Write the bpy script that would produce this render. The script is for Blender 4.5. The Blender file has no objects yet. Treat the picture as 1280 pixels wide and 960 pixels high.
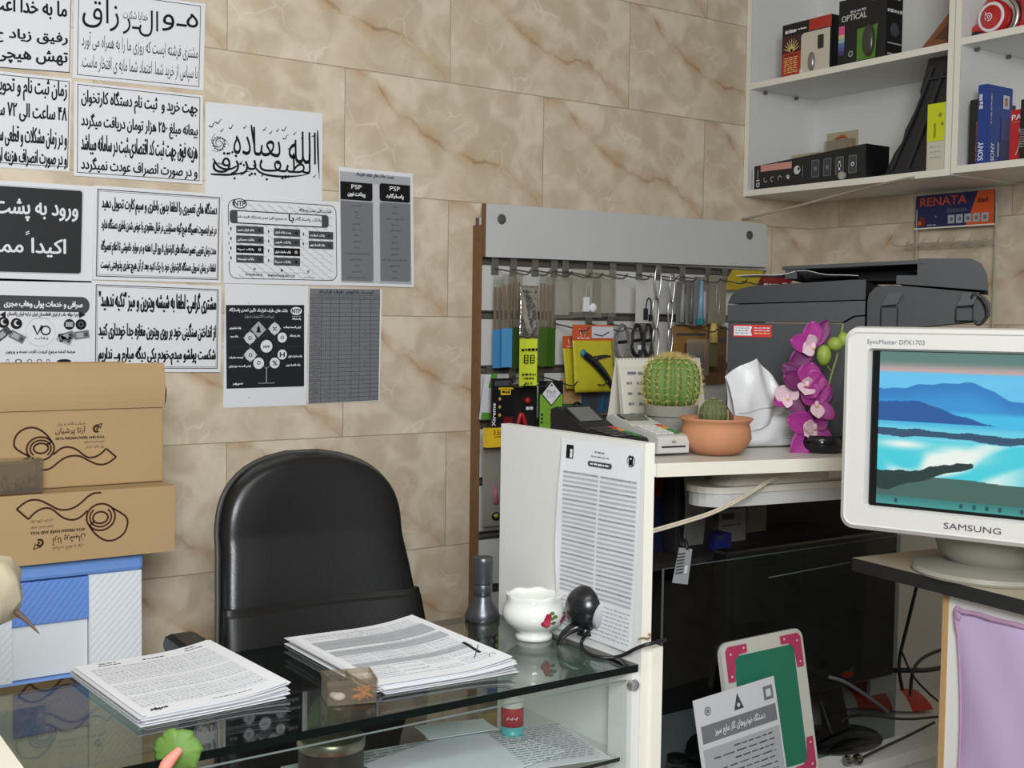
import bpy, math, random, unicodedata
from mathutils import Vector, Matrix, geometry
import numpy as np

random.seed(7)
S = bpy.context.scene
COL = S.collection
PI = math.pi

# ------------------------------------------------------------------ camera
F_PX, YAW, PITCH, ROLL = 1513.37, math.radians(35.051), math.radians(-2.995), math.radians(0.801)
CAM = Vector((-1.2428, -2.6730, 1.4724))
_right0 = Vector((math.cos(YAW), -math.sin(YAW), 0))
FWD = Vector((math.sin(YAW) * math.cos(PITCH), math.cos(YAW) * math.cos(PITCH), math.sin(PITCH)))
_up0 = _right0.cross(FWD)
RIGHT = _right0 * math.cos(ROLL) + _up0 * math.sin(ROLL)
UP = -_right0 * math.sin(ROLL) + _up0 * math.cos(ROLL)
cd = bpy.data.cameras.new('camera')
cd.sensor_width = 36.0
cd.lens = 36.0 * F_PX / 1280.0
cd.clip_start = 0.02
cam = bpy.data.objects.new('camera', cd)
COL.objects.link(cam)
cam.matrix_world = Matrix.Translation(CAM) @ Matrix((RIGHT, UP, -FWD)).transposed().to_4x4()
S.camera = cam

# ------------------------------------------------------------------ light and exposure
S.view_settings.view_transform = 'Standard'
S.view_settings.look = 'None'
S.view_settings.gamma = 1.0
S.view_settings.use_curve_mapping = False
S.view_settings.exposure = 0.0
world = bpy.data.worlds.new('world')
S.world = world
world.use_nodes = True
bg = world.node_tree.nodes['Background']
bg.inputs[0].default_value = (0.93, 0.97, 1.0, 1)
bg.inputs[1].default_value = 0.24


def area_light(name, loc, target, sx, sy, power, color):
    ld = bpy.data.lights.new(name, 'AREA')
    ld.shape = 'RECTANGLE'
    ld.size, ld.size_y, ld.energy, ld.color = sx, sy, power, color
    o = bpy.data.objects.new(name, ld)
    COL.objects.link(o)
    o.location = loc
    o.rotation_euler = (Vector(target) - Vector(loc)).to_track_quat('-Z', 'Y').to_euler()
    return o


area_light('shop_window_light', (-1.4, -3.2, 2.2), (-0.6, 0, 1.1), 0.9, 0.9, 74, (0.94, 0.97, 1.0))
area_light('ceiling_lamp_light', (-0.75, -2.1, 2.85), (-0.75, -1.6, 0), 1.1, 0.35, 8, (1.0, 0.97, 0.92))


# ------------------------------------------------------------------ pixel rays of the photograph (1280x960)
def ray(px, py):
    return RIGHT * ((px - 640) / F_PX) - UP * ((py - 480) / F_PX) + FWD


def hit(px, py, ax, val):
    d = ray(px, py)
    return CAM + d * ((val - CAM[ax]) / d[ax])


def at(px, py, depth):
    return CAM + ray(px, py) * depth


# ------------------------------------------------------------------ materials
def lin(c):
    c /= 255.0
    return c / 12.92 if c <= 0.04045 else ((c + 0.055) / 1.055) ** 2.4


def rgb(r, g, b):
    return (lin(r), lin(g), lin(b), 1.0)


MATS = {}


def M(name, col=None, rough=0.5, metal=0.0, spec=0.5, bump=0.0, bscale=80.0, var=0.0, vscale=6.0, emit=0.0, coat=0.0, sheen=0.0):
    if name in MATS:
        return MATS[name]
    m = bpy.data.materials.new(name)
    m.use_nodes = True
    nt = m.node_tree
    b = nt.nodes['Principled BSDF']
    c = rgb(*col)
    b.inputs['Base Color'].default_value = c
    b.inputs['Roughness'].default_value = rough
    b.inputs['Metallic'].default_value = metal
    b.inputs['Specular IOR Level'].default_value = spec
    b.inputs['Coat Weight'].default_value = coat
    if emit:
        b.inputs['Emission Color'].default_value = c
        b.inputs['Emission Strength'].default_value = emit
    if var or bump:
        tc = nt.nodes.new('ShaderNodeTexCoord')
    if var:
        n = nt.nodes.new('ShaderNodeTexNoise')
        n.inputs['Scale'].default_value = vscale
        n.inputs['Detail'].default_value = 5
        nt.links.new(tc.outputs['Object'], n.inputs['Vector'])
        mix = nt.nodes.new('ShaderNodeMix')
        mix.data_type = 'RGBA'
        mix.inputs[6].default_value = tuple(x * (1 - var) for x in c[:3]) + (1,)
        mix.inputs[7].default_value = tuple(min(1, x * (1 + var * 0.7)) for x in c[:3]) + (1,)
        nt.links.new(n.outputs[0], mix.inputs[0])
        nt.links.new(mix.outputs[2], b.inputs['Base Color'])
    if bump:
        n2 = nt.nodes.new('ShaderNodeTexNoise')
        n2.inputs['Scale'].default_value = bscale
        n2.inputs['Detail'].default_value = 3
        nt.links.new(tc.outputs['Object'], n2.inputs['Vector'])
        bp = nt.nodes.new('ShaderNodeBump')
        bp.inputs['Strength'].default_value = bump
        bp.inputs['Distance'].default_value = 0.004
        nt.links.new(n2.outputs[0], bp.inputs['Height'])
        nt.links.new(bp.outputs['Normal'], b.inputs['Normal'])
    MATS[name] = m
    return m


def clear(name, tint, rough=0.03, ior=1.5, haze=0.0, hazecol=(220, 220, 215), scratch=0.0):
    """thin clear sheet: what passes through is tinted, the rest is reflected by Fresnel"""
    if name in MATS:
        return MATS[name]
    m = bpy.data.materials.new(name)
    m.use_nodes = True
    nt = m.node_tree
    nt.nodes.clear()
    out = nt.nodes.new('ShaderNodeOutputMaterial')
    tr = nt.nodes.new('ShaderNodeBsdfTransparent')
    tr.inputs[0].default_value = rgb(*tint)
    gl = nt.nodes.new('ShaderNodeBsdfGlossy')
    gl.inputs['Roughness'].default_value = rough
    # Schlick reflectance, the same from both sides of the sheet
    lw = nt.nodes.new('ShaderNodeLayerWeight')
    lw.inputs[0].default_value = 0.5
    r0 = ((ior - 1) / (ior + 1)) ** 2
    pw = nt.nodes.new('ShaderNodeMath')
    pw.operation = 'POWER'
    pw.inputs[1].default_value = 5.0
    nt.links.new(lw.outputs['Facing'], pw.inputs[0])
    fr = nt.nodes.new('ShaderNodeMath')
    fr.operation = 'MULTIPLY_ADD'
    fr.inputs[1].default_value = 1 - r0
    fr.inputs[2].default_value = r0
    nt.links.new(pw.outputs[0], fr.inputs[0])
    mx = nt.nodes.new('ShaderNodeMixShader')
    base = tr.outputs[0]
    if haze:
        df = nt.nodes.new('ShaderNodeBsdfDiffuse')
        df.inputs[0].default_value = rgb(*hazecol)
        m2 = nt.nodes.new('ShaderNodeMixShader')
        m2.inputs[0].default_value = haze
        nt.links.new(tr.outputs[0], m2.inputs[1])
        nt.links.new(df.outputs[0], m2.inputs[2])
        base = m2.outputs[0]
    if scratch:
        tc = nt.nodes.new('ShaderNodeTexCoord')
        n = nt.nodes.new('ShaderNodeTexNoise')
        n.inputs['Scale'].default_value = 60
        nt.links.new(tc.outputs['Object'], n.inputs['Vector'])
        bp = nt.nodes.new('ShaderNodeBump')
        bp.inputs['Strength'].default_value = scratch
        bp.inputs['Distance'].default_value = 0.004
        nt.links.new(n.outputs[0], bp.inputs['Height'])
        nt.links.new(bp.outputs['Normal'], gl.inputs['Normal'])
        nt.links.new(bp.outputs['Normal'], lw.inputs['Normal'])
    nt.links.new(fr.outputs[0], mx.inputs[0])
    nt.links.new(base, mx.inputs[1])
    nt.links.new(gl.outputs[0], mx.inputs[2])
    nt.links.new(mx.outputs[0], out.inputs[0])
    MATS[name] = m
    return m


def tile_material(name, axis, x_shift, z_shift):
    """running-bond 60x30 cm cream marble tiles with a rust vein printed across each tile"""
    m = bpy.data.materials.new(name)
    m.use_nodes = True
    nt = m.node_tree
    N, L = nt.nodes, nt.links
    b = N['Principled BSDF']

    def math_(op, a, c=None, clamp=False):
        n = N.new('ShaderNodeMath')
        n.operation = op
        n.use_clamp = clamp
        for i, q in enumerate((a, c)):
            if q is None:
                continue
            if isinstance(q, (int, float)):
                n.inputs[i].default_value = q
            else:
                L.new(q, n.inputs[i])
        return n.outputs[0]

    def smooth(v, lo, hi, a=0.0, c=1.0):
        n = N.new('ShaderNodeMapRange')
        n.interpolation_type = 'SMOOTHSTEP'
        L.new(v, n.inputs[0])
        n.inputs[1].default_value, n.inputs[2].default_value = lo, hi
        n.inputs[3].default_value, n.inputs[4].default_value = a, c
        return n.outputs[0]

    def mixc(f, a, c):
        n = N.new('ShaderNodeMix')
        n.data_type = 'RGBA'
        if isinstance(f, float):
            n.inputs[0].default_value = f
        else:
            L.new(f, n.inputs[0])
        for i, q in ((6, a), (7, c)):
            if isinstance(q, tuple):
                n.inputs[i].default_value = q
            else:
                L.new(q, n.inputs[i])
        return n.outputs[2]

    geo = N.new('ShaderNodeNewGeometry')
    sep = N.new('ShaderNodeSeparateXYZ')
    L.new(geo.outputs['Position'], sep.inputs[0])
    x = math_('ADD', sep.outputs[axis], x_shift)
    z = math_('ADD', sep.outputs[2], z_shift)
    zr = math_('DIVIDE', z, 0.3)
    row = math_('FLOOR', zr)
    v = math_('FRACT', zr)
    par = math_('FLOORED_MODULO', row, 2.0)
    xr = math_('DIVIDE', math_('ADD', x, math_('MULTIPLY', par, 0.3)), 0.6)
    col = math_('FLOOR', xr)
    u = math_('FRACT', xr)
    ident = math_('ADD', math_('MULTIPLY', row, 3.17), math_('MULTIPLY', col, 7.31))
    cv = N.new('ShaderNodeCombineXYZ')
    L.new(math_('MULTIPLY', u, 0.6), cv.inputs[0])
    L.new(math_('MULTIPLY', v, 0.3), cv.inputs[1])
    L.new(math_('MULTIPLY', math_('FLOORED_MODULO', ident, 3.0), 0.012), cv.inputs[2])

    def noise(scale, detail=4, dist=0.0):
        n = N.new('ShaderNodeTexNoise')
        n.inputs['Scale'].default_value = scale
        n.inputs['Detail'].default_value = detail
        n.inputs['Distortion'].default_value = dist
        L.new(cv.outputs[0], n.inputs['Vector'])
        return n.outputs[0]

    fc = N.new('ShaderNodeFloatCurve')
    cu = fc.mapping.curves[0]
    pts = [(0, 0.99), (0.13, 0.93), (0.22, 0.76), (0.36, 0.55), (0.5, 0.42), (0.6, 0.34), (0.72, 0.37), (0.86, 0.2), (1, 0.02)]
    cu.points[0].location = pts[0]
    cu.points[1].location = pts[-1]
    for p in pts[1:-1]:
        cu.points.new(*p)
    fc.mapping.update()
    L.new(u, fc.inputs[1])
    nz = noise(14, 5)
    d = math_('ADD', math_('SUBTRACT', v, fc.outputs[0]), math_('MULTIPLY', math_('SUBTRACT', nz, 0.5), 0.24))
    ad = math_('ABSOLUTE', d)
    wide = noise(9, 3)
    halo = math_('MULTIPLY', smooth(ad, 0.0, 0.13, 1, 0), smooth(wide, 0.38, 0.62))
    core = math_('MULTIPLY', smooth(ad, 0.0, 0.03, 1, 0), smooth(noise(8, 3), 0.40, 0.62, 0.12, 1))
    base = mixc(smooth(noise(11, 6, 0.6), 0.32, 0.68), rgb(197, 181, 156), rgb(222, 209, 187))
    base = mixc(math_('MULTIPLY', smooth(noise(5, 3), 0.45, 0.7), 0.4), base, rgb(206, 184, 160))
    vor = N.new('ShaderNodeTexVoronoi')
    vor.feature = 'DISTANCE_TO_EDGE'
    vor.inputs['Scale'].default_value = 13
    nd = N.new('ShaderNodeVectorMath')
    nd.operation = 'ADD'
    nn = N.new('ShaderNodeTexNoise')
    nn.inputs['Scale'].default_value = 12
    L.new(cv.outputs[0], nn.inputs['Vector'])
    sc = N.new('ShaderNodeVectorMath')
    sc.operation = 'SCALE'
    sc.inputs[3].default_value = 0.07
    L.new(nn.outputs[1], sc.inputs[0])
    L.new(cv.outputs[0], nd.inputs[0])
    L.new(sc.outputs[0], nd.inputs[1])
    L.new(nd.outputs[0], vor.inputs['Vector'])
    crack = math_('MULTIPLY', smooth(vor.outputs[0], 0.0, 0.05, 1, 0), smooth(noise(7, 2), 0.48, 0.66))
    base = mixc(math_('MULTIPLY', crack, 0.45), base, rgb(240, 230, 212))
    base = mixc(math_('MULTIPLY', halo, 0.55), base, rgb(186, 146, 106))
    base = mixc(math_('MULTIPLY', core, 0.62), base, rgb(150, 112, 78))
    gu = math_('MULTIPLY', math_('MINIMUM', u, math_('SUBTRACT', 1.0, u)), 0.6)
    gv = math_('MULTIPLY', math_('MINIMUM', v, math_('SUBTRACT', 1.0, v)), 0.3)
    edge = math_('MINIMUM', gu, gv)
    grout = smooth(edge, 0.0007, 0.0017, 1, 0)
    base = mixc(math_('MULTIPLY', grout, 0.75), base, rgb(150, 134, 108))
    L.new(base, b.inputs['Base Color'])
    b.inputs['Roughness'].default_value = 0.34
    b.inputs['Specular IOR Level'].default_value = 0.35
    bp = N.new('ShaderNodeBump')
    bp.inputs['Strength'].default_value = 0.35
    bp.inputs['Distance'].default_value = 0.002
    L.new(math_('SUBTRACT', smooth(noise(26, 3), 0.2, 0.8, 0, 0.25), grout), bp.inputs['Height'])
    L.new(bp.outputs['Normal'], b.inputs['Normal'])
    return m


WHITE_P = M('paper_white', (226, 228, 232), 0.7, spec=0.25)
WHITE_P2 = M('paper_white_dull', (208, 210, 214), 0.7, spec=0.2)
INK = M('ink_black', (20, 20, 22), 0.6, spec=0.2)
INK_G = M('ink_dark_grey', (72, 74, 78), 0.65, spec=0.2)
INK_M = M('ink_mid_grey', (118, 121, 126), 0.65, spec=0.2)
INK_L = M('ink_light_grey', (170, 173, 178), 0.65, spec=0.2)
INK_LL = M('ink_pale_grey', (196, 199, 204), 0.65, spec=0.2)
MELA = M('white_melamine', (226, 226, 222), 0.4, var=0.03)
MELA_E = M('cream_edge_banding', (236, 232, 218), 0.45)
CHIP = M('raw_chipboard', (126, 92, 62), 0.9, bump=0.5, var=0.25, vscale=60)
CHIP_L = M('raw_chipboard_light', (186, 148, 100), 0.85, bump=0.3, var=0.12, vscale=60)
BLACK = M('black_plastic', (24, 25, 27), 0.42)
BLACK_M = M('black_matte', (17, 17, 18), 0.7)
DGREY = M('dark_grey_plastic', (58, 60, 62), 0.5, bump=0.12, bscale=400)
STEEL = M('bright_steel', (190, 190, 188), 0.25, metal=1.0)
WIRE = M('dull_wire', (120, 118, 112), 0.35, metal=0.9)
CARD = M('corrugated_card', (174, 147, 108), 0.85, spec=0.15, var=0.06, vscale=9, bump=0.1, bscale=40)
CARD_D = M('card_edge', (160, 120, 76), 0.85, spec=0.15, var=0.1, vscale=30)
TAPE = M('brown_tape', (152, 116, 74), 0.25, var=0.15, vscale=20, bump=0.25, bscale=30)
BROWN_INK = M('brown_print', (66, 40, 30), 0.8, spec=0.1)
GLASS = clear('clear_glass', (242, 247, 245))
GLASS_T = clear('counter_top_glass', (206, 217, 211), ior=2.0)
PLAST_C = clear('box_plastic', (240, 236, 228), rough=0.1, haze=0.06, hazecol=(220, 212, 196))
GLASS_E = M('glass_edge_green', (9, 18, 16), 0.35, spec=0.15)
PLAST = clear('clear_film', (238, 238, 235), rough=0.12, haze=0.05, scratch=0.5)
PLAST_H = clear('hazy_plastic', (225, 222, 212), rough=0.15, haze=0.20, hazecol=(220, 214, 202), scratch=0.2)
SMOKE = clear('smoked_glass', (120, 132, 132), rough=0.03)

# ------------------------------------------------------------------ Persian letter joining (the glyphs have contextual forms)
FORMS = {}
for _cp in list(range(0xFB50, 0xFC00)) + list(range(0xFE80, 0xFEFD)):
    _d = unicodedata.decomposition(chr(_cp)).split()
    if _d and _d[0] in ('<isolated>', '<final>', '<initial>', '<medial>'):
        FORMS.setdefault(''.join(chr(int(q, 16)) for q in _d[1:]), {})[_d[0][1:-1]] = chr(_cp)


def shape(s):
    for a, c in ('\u0643\u06a9', '\u064a\u06cc'):
        s = s.replace(a, c)
    toks = []
    i = 0
    while i < len(s):
        if s[i:i + 2] in FORMS and s[i] == '\u0644':
            toks.append(s[i:i + 2])
            i += 2
        else:
            toks.append(s[i])
            i += 1
    out = []
    for k, t in enumerate(toks):
        f = FORMS.get(t)
        if not f:
            out.append(t)
            continue
        p = FORMS.get(toks[k - 1]) if k else None
        n = FORMS.get(toks[k + 1]) if k + 1 < len(toks) else None
        jp = bool(p and 'initial' in p and 'final' in f)
        jn = bool(n and 'final' in n and 'initial' in f)
        key = 'medial' if jp and jn else 'final' if jp else 'initial' if jn else 'isolated'
        out.append(f.get(key) or f.get('isolated') or t)
    out = [c for c in out if c != '\u200c']
    # visual order: reverse everything, keep runs of digits and Latin letters readable
    vis, run = [], []
    for c in reversed(out):
        if c.isdigit() or (ord(c) < 0x250 and c.isalnum()):
            run.append(c)
        else:
            vis += list(reversed(run))
            run = []
            vis.append({'(': ')', ')': '('}.get(c, c))
    vis += list(reversed(run))
    return ''.join(vis)


TXT = {}


def text_geo(s, bold, res):
    """letter outlines filled by a constrained triangulation and the non-zero winding rule (the strokes of joined letters overlap)"""
    k = (s, res)
    if k not in TXT:
        cu = bpy.data.curves.new('lettering', 'FONT')
        rtl = any(0x600 <= ord(c) < 0x700 for c in s)
        cu.body = shape(s) if rtl else s
        cu.resolution_u = res
        cu.fill_mode = 'NONE'
        o = bpy.data.objects.new('lettering', cu)
        COL.objects.link(o)
        bpy.context.view_layer.update()
        me = bpy.data.meshes.new_from_object(o.evaluated_get(bpy.context.evaluated_depsgraph_get()))
        n, ne = len(me.vertices), len(me.edges)
        co = np.zeros(n * 3)
        me.vertices.foreach_get('co', co)
        co = co.reshape(-1, 3)[:, :2]
        ed = np.zeros(ne * 2, dtype=np.int32)
        me.edges.foreach_get('vertices', ed)
        ed = ed.reshape(-1, 2)
        vs, es, fs = geometry.delaunay_2d_cdt([Vector(c) for c in co], [tuple(int(q) for q in e) for e in ed], [], 0, 1e-6)[:3]
        V = np.array([(v.x, v.y) for v in vs])
        T = np.array([tuple(f) for f in fs])
        cen = V[T].mean(1)
        # orient every contour the way it was drawn: follow the chain of vertex numbers
        A_, B_ = co[ed[:, 0]], co[ed[:, 1]]
        step = ed[:, 1] - ed[:, 0]
        flip = (step < 0) & (step == -1) | (step > 1)          # the closing edge joins last to first
        A_, B_ = np.where(flip[:, None], B_, A_), np.where(flip[:, None], A_, B_)
        keep = []
        for c0 in range(0, len(cen), 400):
            P = cen[c0:c0 + 400]
            ay, by = A_[None, :, 1], B_[None, :, 1]
            ax, bx = A_[None, :, 0], B_[None, :, 0]
            px, py = P[:, 0, None], P[:, 1, None]
            side = (bx - ax) * (py - ay) - (px - ax) * (by - ay)
            wn = ((ay <= py) & (by > py) & (side > 0)).sum(1) - ((ay > py) & (by <= py) & (side < 0)).sum(1)
            keep.append(wn != 0)
        T = T[np.concatenate(keep)]
        lo, hi = V.min(0), V.max(0)
        TXT[k] = ((V - lo) / np.maximum(hi - lo, 1e-6), [tuple(int(q) for q in t_) for t_ in T], (hi - lo))
        bpy.data.objects.remove(o)
        bpy.data.curves.remove(cu)
        bpy.data.meshes.remove(me)
    return TXT[k]


class Fr:
    """flat frame: p(u, v) with u to the right and v downward, both 0..1, w lifted along the normal in metres"""

    def __init__(s, O, U, D):
        s.O, s.U, s.D = Vector(O), Vector(U), Vector(D)
        s.N = s.D.cross(s.U).normalized()      # toward the reader
        s.w, s.h = s.U.length, s.D.length

    def p(s, u, v, w=0.0):
        return s.O + s.U * u + s.D * v + s.N * w

    def sub(s, u0, v0, u1, v1, lift=0.0):
        return Fr(s.p(u0, v0, lift), s.U * (u1 - u0), s.D * (v1 - v0))

    def flip(s):
        return Fr(s.p(1, 1), -s.U, -s.D)


class MB:
    def __init__(s):
        s.v, s.f, s.m = [], [], []

    def add(s, vs, fs, mat):
        k = len(s.v)
        s.v += [tuple(q) for q in vs]
        for f in fs:
            s.f.append(tuple(i + k for i in f))
            s.m.append(mat)
        return s

    def box(s, c, d, mat, R=None):
        c = Vector(c)
        vs = []
        for i in range(8):
            q = Vector(((i & 1) - 0.5, ((i >> 1) & 1) - 0.5, ((i >> 2) & 1) - 0.5)) * 1.0
            q = Vector((q.x * d[0], q.y * d[1], q.z * d[2]))
            vs.append(c + (R @ q if R else q))
        return s.add(vs, [(0, 2, 3, 1), (4, 5, 7, 6), (0, 1, 5, 4), (2, 6, 7, 3), (0, 4, 6, 2), (1, 3, 7, 5)], mat)

    def span(s, a, c, mat):
        """box from corner a to corner c"""
        return s.box([(a[i] + c[i]) / 2 for i in range(3)], [abs(c[i] - a[i]) for i in range(3)], mat)

    def prism(s, pts, ext, mat, side=None):
        """polygon of 3-D points pushed along ext"""
        n = len(pts)
        ext = Vector(ext)
        a = [Vector(q) for q in pts]
        c = [q + ext for q in a]
        s.add(a + c, [tuple(range(n)), tuple(range(2 * n - 1, n - 1, -1))], mat)
        s.add(a + c, [(i, i + n, (i + 1) % n + n, (i + 1) % n) for i in range(n)], side or mat)
        return s

    def poly(s, pts, mat):
        return s.add(pts, [tuple(range(len(pts)))], mat)

    def lathe(s, prof, mat, c=(0, 0, 0), n=28, sx=1.0, sy=1.0, mod=None):
        c = Vector(c)
        vs = []
        for j, (r, z) in enumerate(prof):
            for i in range(n):
                a = 2 * PI * i / n
                k = mod(a, j) if mod else 1.0
                vs.append(c + Vector((r * k * math.cos(a) * sx, r * k * math.sin(a) * sy, z)))
        fs = []
        for j in range(len(prof) - 1):
            for i in range(n):
                fs.append((j * n + i, j * n + (i + 1) % n, (j + 1) * n + (i + 1) % n, (j + 1) * n + i))
        if prof[0][0] > 1e-5:
            fs.append(tuple(reversed(range(n))))
        if prof[-1][0] > 1e-5:
            fs.append(tuple(range((len(prof) - 1) * n, len(prof) * n)))
        return s.add(vs, fs, mat)

    def tube(s, path, r, mat, n=8, closed=False, smooth=0):
        P = [Vector(q) for q in path]
        for _ in range(smooth):
            Q = []
            m = len(P)
            rng = range(m if closed else m - 1)
            if not closed:
                Q.append(P[0])
            for i in rng:
                a, c = P[i], P[(i + 1) % m]
                Q += [a * 0.75 + c * 0.25, a * 0.25 + c * 0.75]
            if not closed:
                Q.append(P[-1])
            P = Q
        m = len(P)
        rr = r if callable(r) else (lambda t: r)
        vs, fs = [], []
        ref = None
        for i in range(m):
            if closed:
                t = P[(i + 1) % m] - P[i - 1]
            else:
                t = P[min(i + 1, m - 1)] - P[max(i - 1, 0)]
            t = t.normalized() if t.length > 1e-9 else Vector((0, 0, 1))
            if ref is None:
                ref = Vector((0, 0, 1)) if abs(t.z) < 0.9 else Vector((1, 0, 0))
            ref = (ref - t * ref.dot(t)).normalized()
            bi = t.cross(ref)
            q = rr(i / max(1, m - 1))
            for k in range(n):
                a = 2 * PI * k / n
                vs.append(P[i] + (ref * math.cos(a) + bi * math.sin(a)) * q)
        for i in range(m if closed else m - 1):
            j = (i + 1) % m
            for k in range(n):
                fs.append((i * n + k, i * n + (k + 1) % n, j * n + (k + 1) % n, j * n + k))
        if not closed:
            fs.append(tuple(reversed(range(n))))
            fs.append(tuple(range((m - 1) * n, m * n)))
        return s.add(vs, fs, mat)

    def ball(s, c, r, mat, nu=20, nv=12, fn=None, R=None):
        c = Vector(c)
        r = (r, r, r) if isinstance(r, (int, float)) else r
        vs = []
        for j in range(nv + 1):
            th = PI * j / nv
            for i in range(nu):
                a = 2 * PI * i / nu
                d = Vector((math.sin(th) * math.cos(a), math.sin(th) * math.sin(a), math.cos(th)))
                k = fn(a, th) if fn else 1.0
                q = Vector((d.x * r[0] * k, d.y * r[1] * k, d.z * r[2] * k))
                vs.append(c + (R @ q if R else q))
        fs = []
        for j in range(nv):
            for i in range(nu):
                fs.append((j * nu + i, (j + 1) * nu + i, (j + 1) * nu + (i + 1) % nu, j * nu + (i + 1) % nu))
        return s.add(vs, fs, mat)

    def grid(s, fn, nu, nv, mat, thick=0.0):
        """surface fn(u, v) with u, v in 0..1; thick gives a back face along the local normal"""
        g = [[Vector(fn(i / nu, j / nv)) for i in range(nu + 1)] for j in range(nv + 1)]
        vs = [q for row in g for q in row]
        W = nu + 1
        fs = [(j * W + i, j * W + i + 1, (j + 1) * W + i + 1, (j + 1) * W + i) for j in range(nv) for i in range(nu)]
        if not thick:
            return s.add(vs, fs, mat)
        nn = (g[0][nu] - g[0][0]).cross(g[nv][0] - g[0][0]).normalized() * thick
        k = len(vs)
        vs2 = vs + [q + nn for q in vs]
        fs2 = fs + [tuple(i + k for i in reversed(f)) for f in fs]
        ring = [i for i in range(W)] + [j * W + nu for j in range(1, nv + 1)] + [nv * W + i for i in range(nu - 1, -1, -1)] + [j * W for j in range(nv - 1, 0, -1)]
        for a in range(len(ring)):
            p, q = ring[a], ring[(a + 1) % len(ring)]
            fs2.append((q, p, p + k, q + k))
        return s.add(vs2, fs2, mat)

    # ---- flat marks on a frame
    def rect(s, F, u0, v0, u1, v1, mat, w=0.0006):
        return s.poly([F.p(u0, v1, w), F.p(u1, v1, w), F.p(u1, v0, w), F.p(u0, v0, w)], mat)

    def rrect(s, F, u0, v0, u1, v1, mat, r=0.004, w=0.0006, corners='1111', n=6):
        pts = rr_pts(F, u0, v0, u1, v1, r, corners, n)
        return s.poly([F.p(a, c, w) for a, c in reversed(pts)], mat)

    def outline(s, F, u0, v0, u1, v1, mat, t=0.0008, r=0.0, w=0.0006, n=6):
        a = rr_pts(F, u0, v0, u1, v1, r, '1111', n) if r else [(u0, v0), (u1, v0), (u1, v1), (u0, v1)]
        du, dv = t / F.w, t / F.h
        c = rr_pts(F, u0 + du, v0 + dv, u1 - du, v1 - dv, max(r - t, 1e-4), '1111', n) if r else [(u0 + du, v0 + dv), (u1 - du, v0 + dv), (u1 - du, v1 - dv), (u0 + du, v1 - dv)]
        m = len(a)
        return s.add([F.p(*q, w) for q in a] + [F.p(*q, w) for q in c], [((i + 1) % m, i, i + m, (i + 1) % m + m) for i in range(m)], mat)

    def disc(s, F, u, v, r, mat, w=0.0008, n=24, r_in=0.0, a0=0.0, a1=2 * PI, sx=1.0):
        P = lambda a, q: F.p(u + q * sx * math.cos(a) / F.w, v + q * math.sin(a) / F.h, w)
        if r_in <= 0 and a1 - a0 >= 2 * PI - 1e-6:
            return s.poly([P(-2 * PI * i / n, r) for i in range(n)], mat)
        A = [a0 + (a1 - a0) * i / n for i in range(n + 1)]
        vs = [P(a, r) for a in A] + [P(a, r_in) for a in A]
        return s.add(vs, [(i + 1, i, i + n + 1, i + n + 2) for i in range(n)], mat)

    def stroke(s, F, pts, t, mat, w=0.0007, closed=False, smooth=0, taper=None):
        P = [(Vector((u * F.w, v * F.h))) for u, v in pts]
        for _ in range(smooth):
            Q = [] if closed else [P[0]]
            m = len(P)
            for i in range(m if closed else m - 1):
                a, c = P[i], P[(i + 1) % m]
                Q += [a * 0.75 + c * 0.25, a * 0.25 + c * 0.75]
            if not closed:
                Q.append(P[-1])
            P = Q
        m = len(P)
        vs = []
        for i in range(m):
            d = (P[(i + 1) % m] - P[i - 1]) if closed else (P[min(i + 1, m - 1)] - P[max(i - 1, 0)])
            d = d.normalized() if d.length > 1e-9 else Vector((1, 0))
            k = taper(i / (m - 1)) if taper else 1.0
            nrm = Vector((-d.y, d.x)) * t * 0.5 * k
            for q in (P[i] + nrm, P[i] - nrm):
                vs.append(F.p(q.x / F.w, q.y / F.h, w))
        fs = []
        for i in range(m if closed else m - 1):
            j = (i + 1) % m
            fs.append((2 * i, 2 * i + 1, 2 * j + 1, 2 * j))
        return s.add(vs, fs, mat)

    def text(s, F, t, u0, v0, u1, v1, mat, bold=0.0, res=3, w=0.0008, keep=None, slant=0.0):
        """lettering stretched into the box; keep='r'/'l'/'c' keeps the proportions instead"""
        co, fs, sz = text_geo(t, 0.0, res)
        if keep:
            h = (v1 - v0) * F.h
            wd = min(h * sz[0] / sz[1], abs(u1 - u0) * F.w)
            du = wd / F.w
            if keep == 'r':
                u0 = u1 - du
            elif keep == 'l':
                u1 = u0 + du
            else:
                c = (u0 + u1) / 2
                u0, u1 = c - du / 2, c + du / 2
        d = bold * 0.022          # heavier strokes: the same letters struck several times, a hair apart
        shifts = ((0, 0),) if d < 1e-5 else ((d, 0), (-d, 0), (0, d * 0.7), (0, -d * 0.7))
        for k, (dx, dy) in enumerate(shifts):
            vs = [F.p(u0 + (q[0] + slant * q[1]) * (u1 - u0) + dx / F.w, v1 - q[1] * (v1 - v0) + dy / F.h, w + k * 0.00002) for q in co]
            s.add(vs, fs, mat)
        return s

    def scrawl(s, F, u0, v0, u1, v1, mat, words=6, w=0.0007, rnd=random):
        """a line of print too small to read: uneven dashes"""
        u = u0
        while u < u1:
            L = (u1 - u0) / words * rnd.uniform(0.5, 1.2)
            e = min(u1, u + L)
            k = rnd.uniform(0, 0.25) * (v1 - v0)
            s.rect(F, u, v0 + k, e, v1 - rnd.uniform(0, 0.2) * (v1 - v0), mat, w)
            u = e + (u1 - u0) / words * 0.22
        return s

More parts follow.
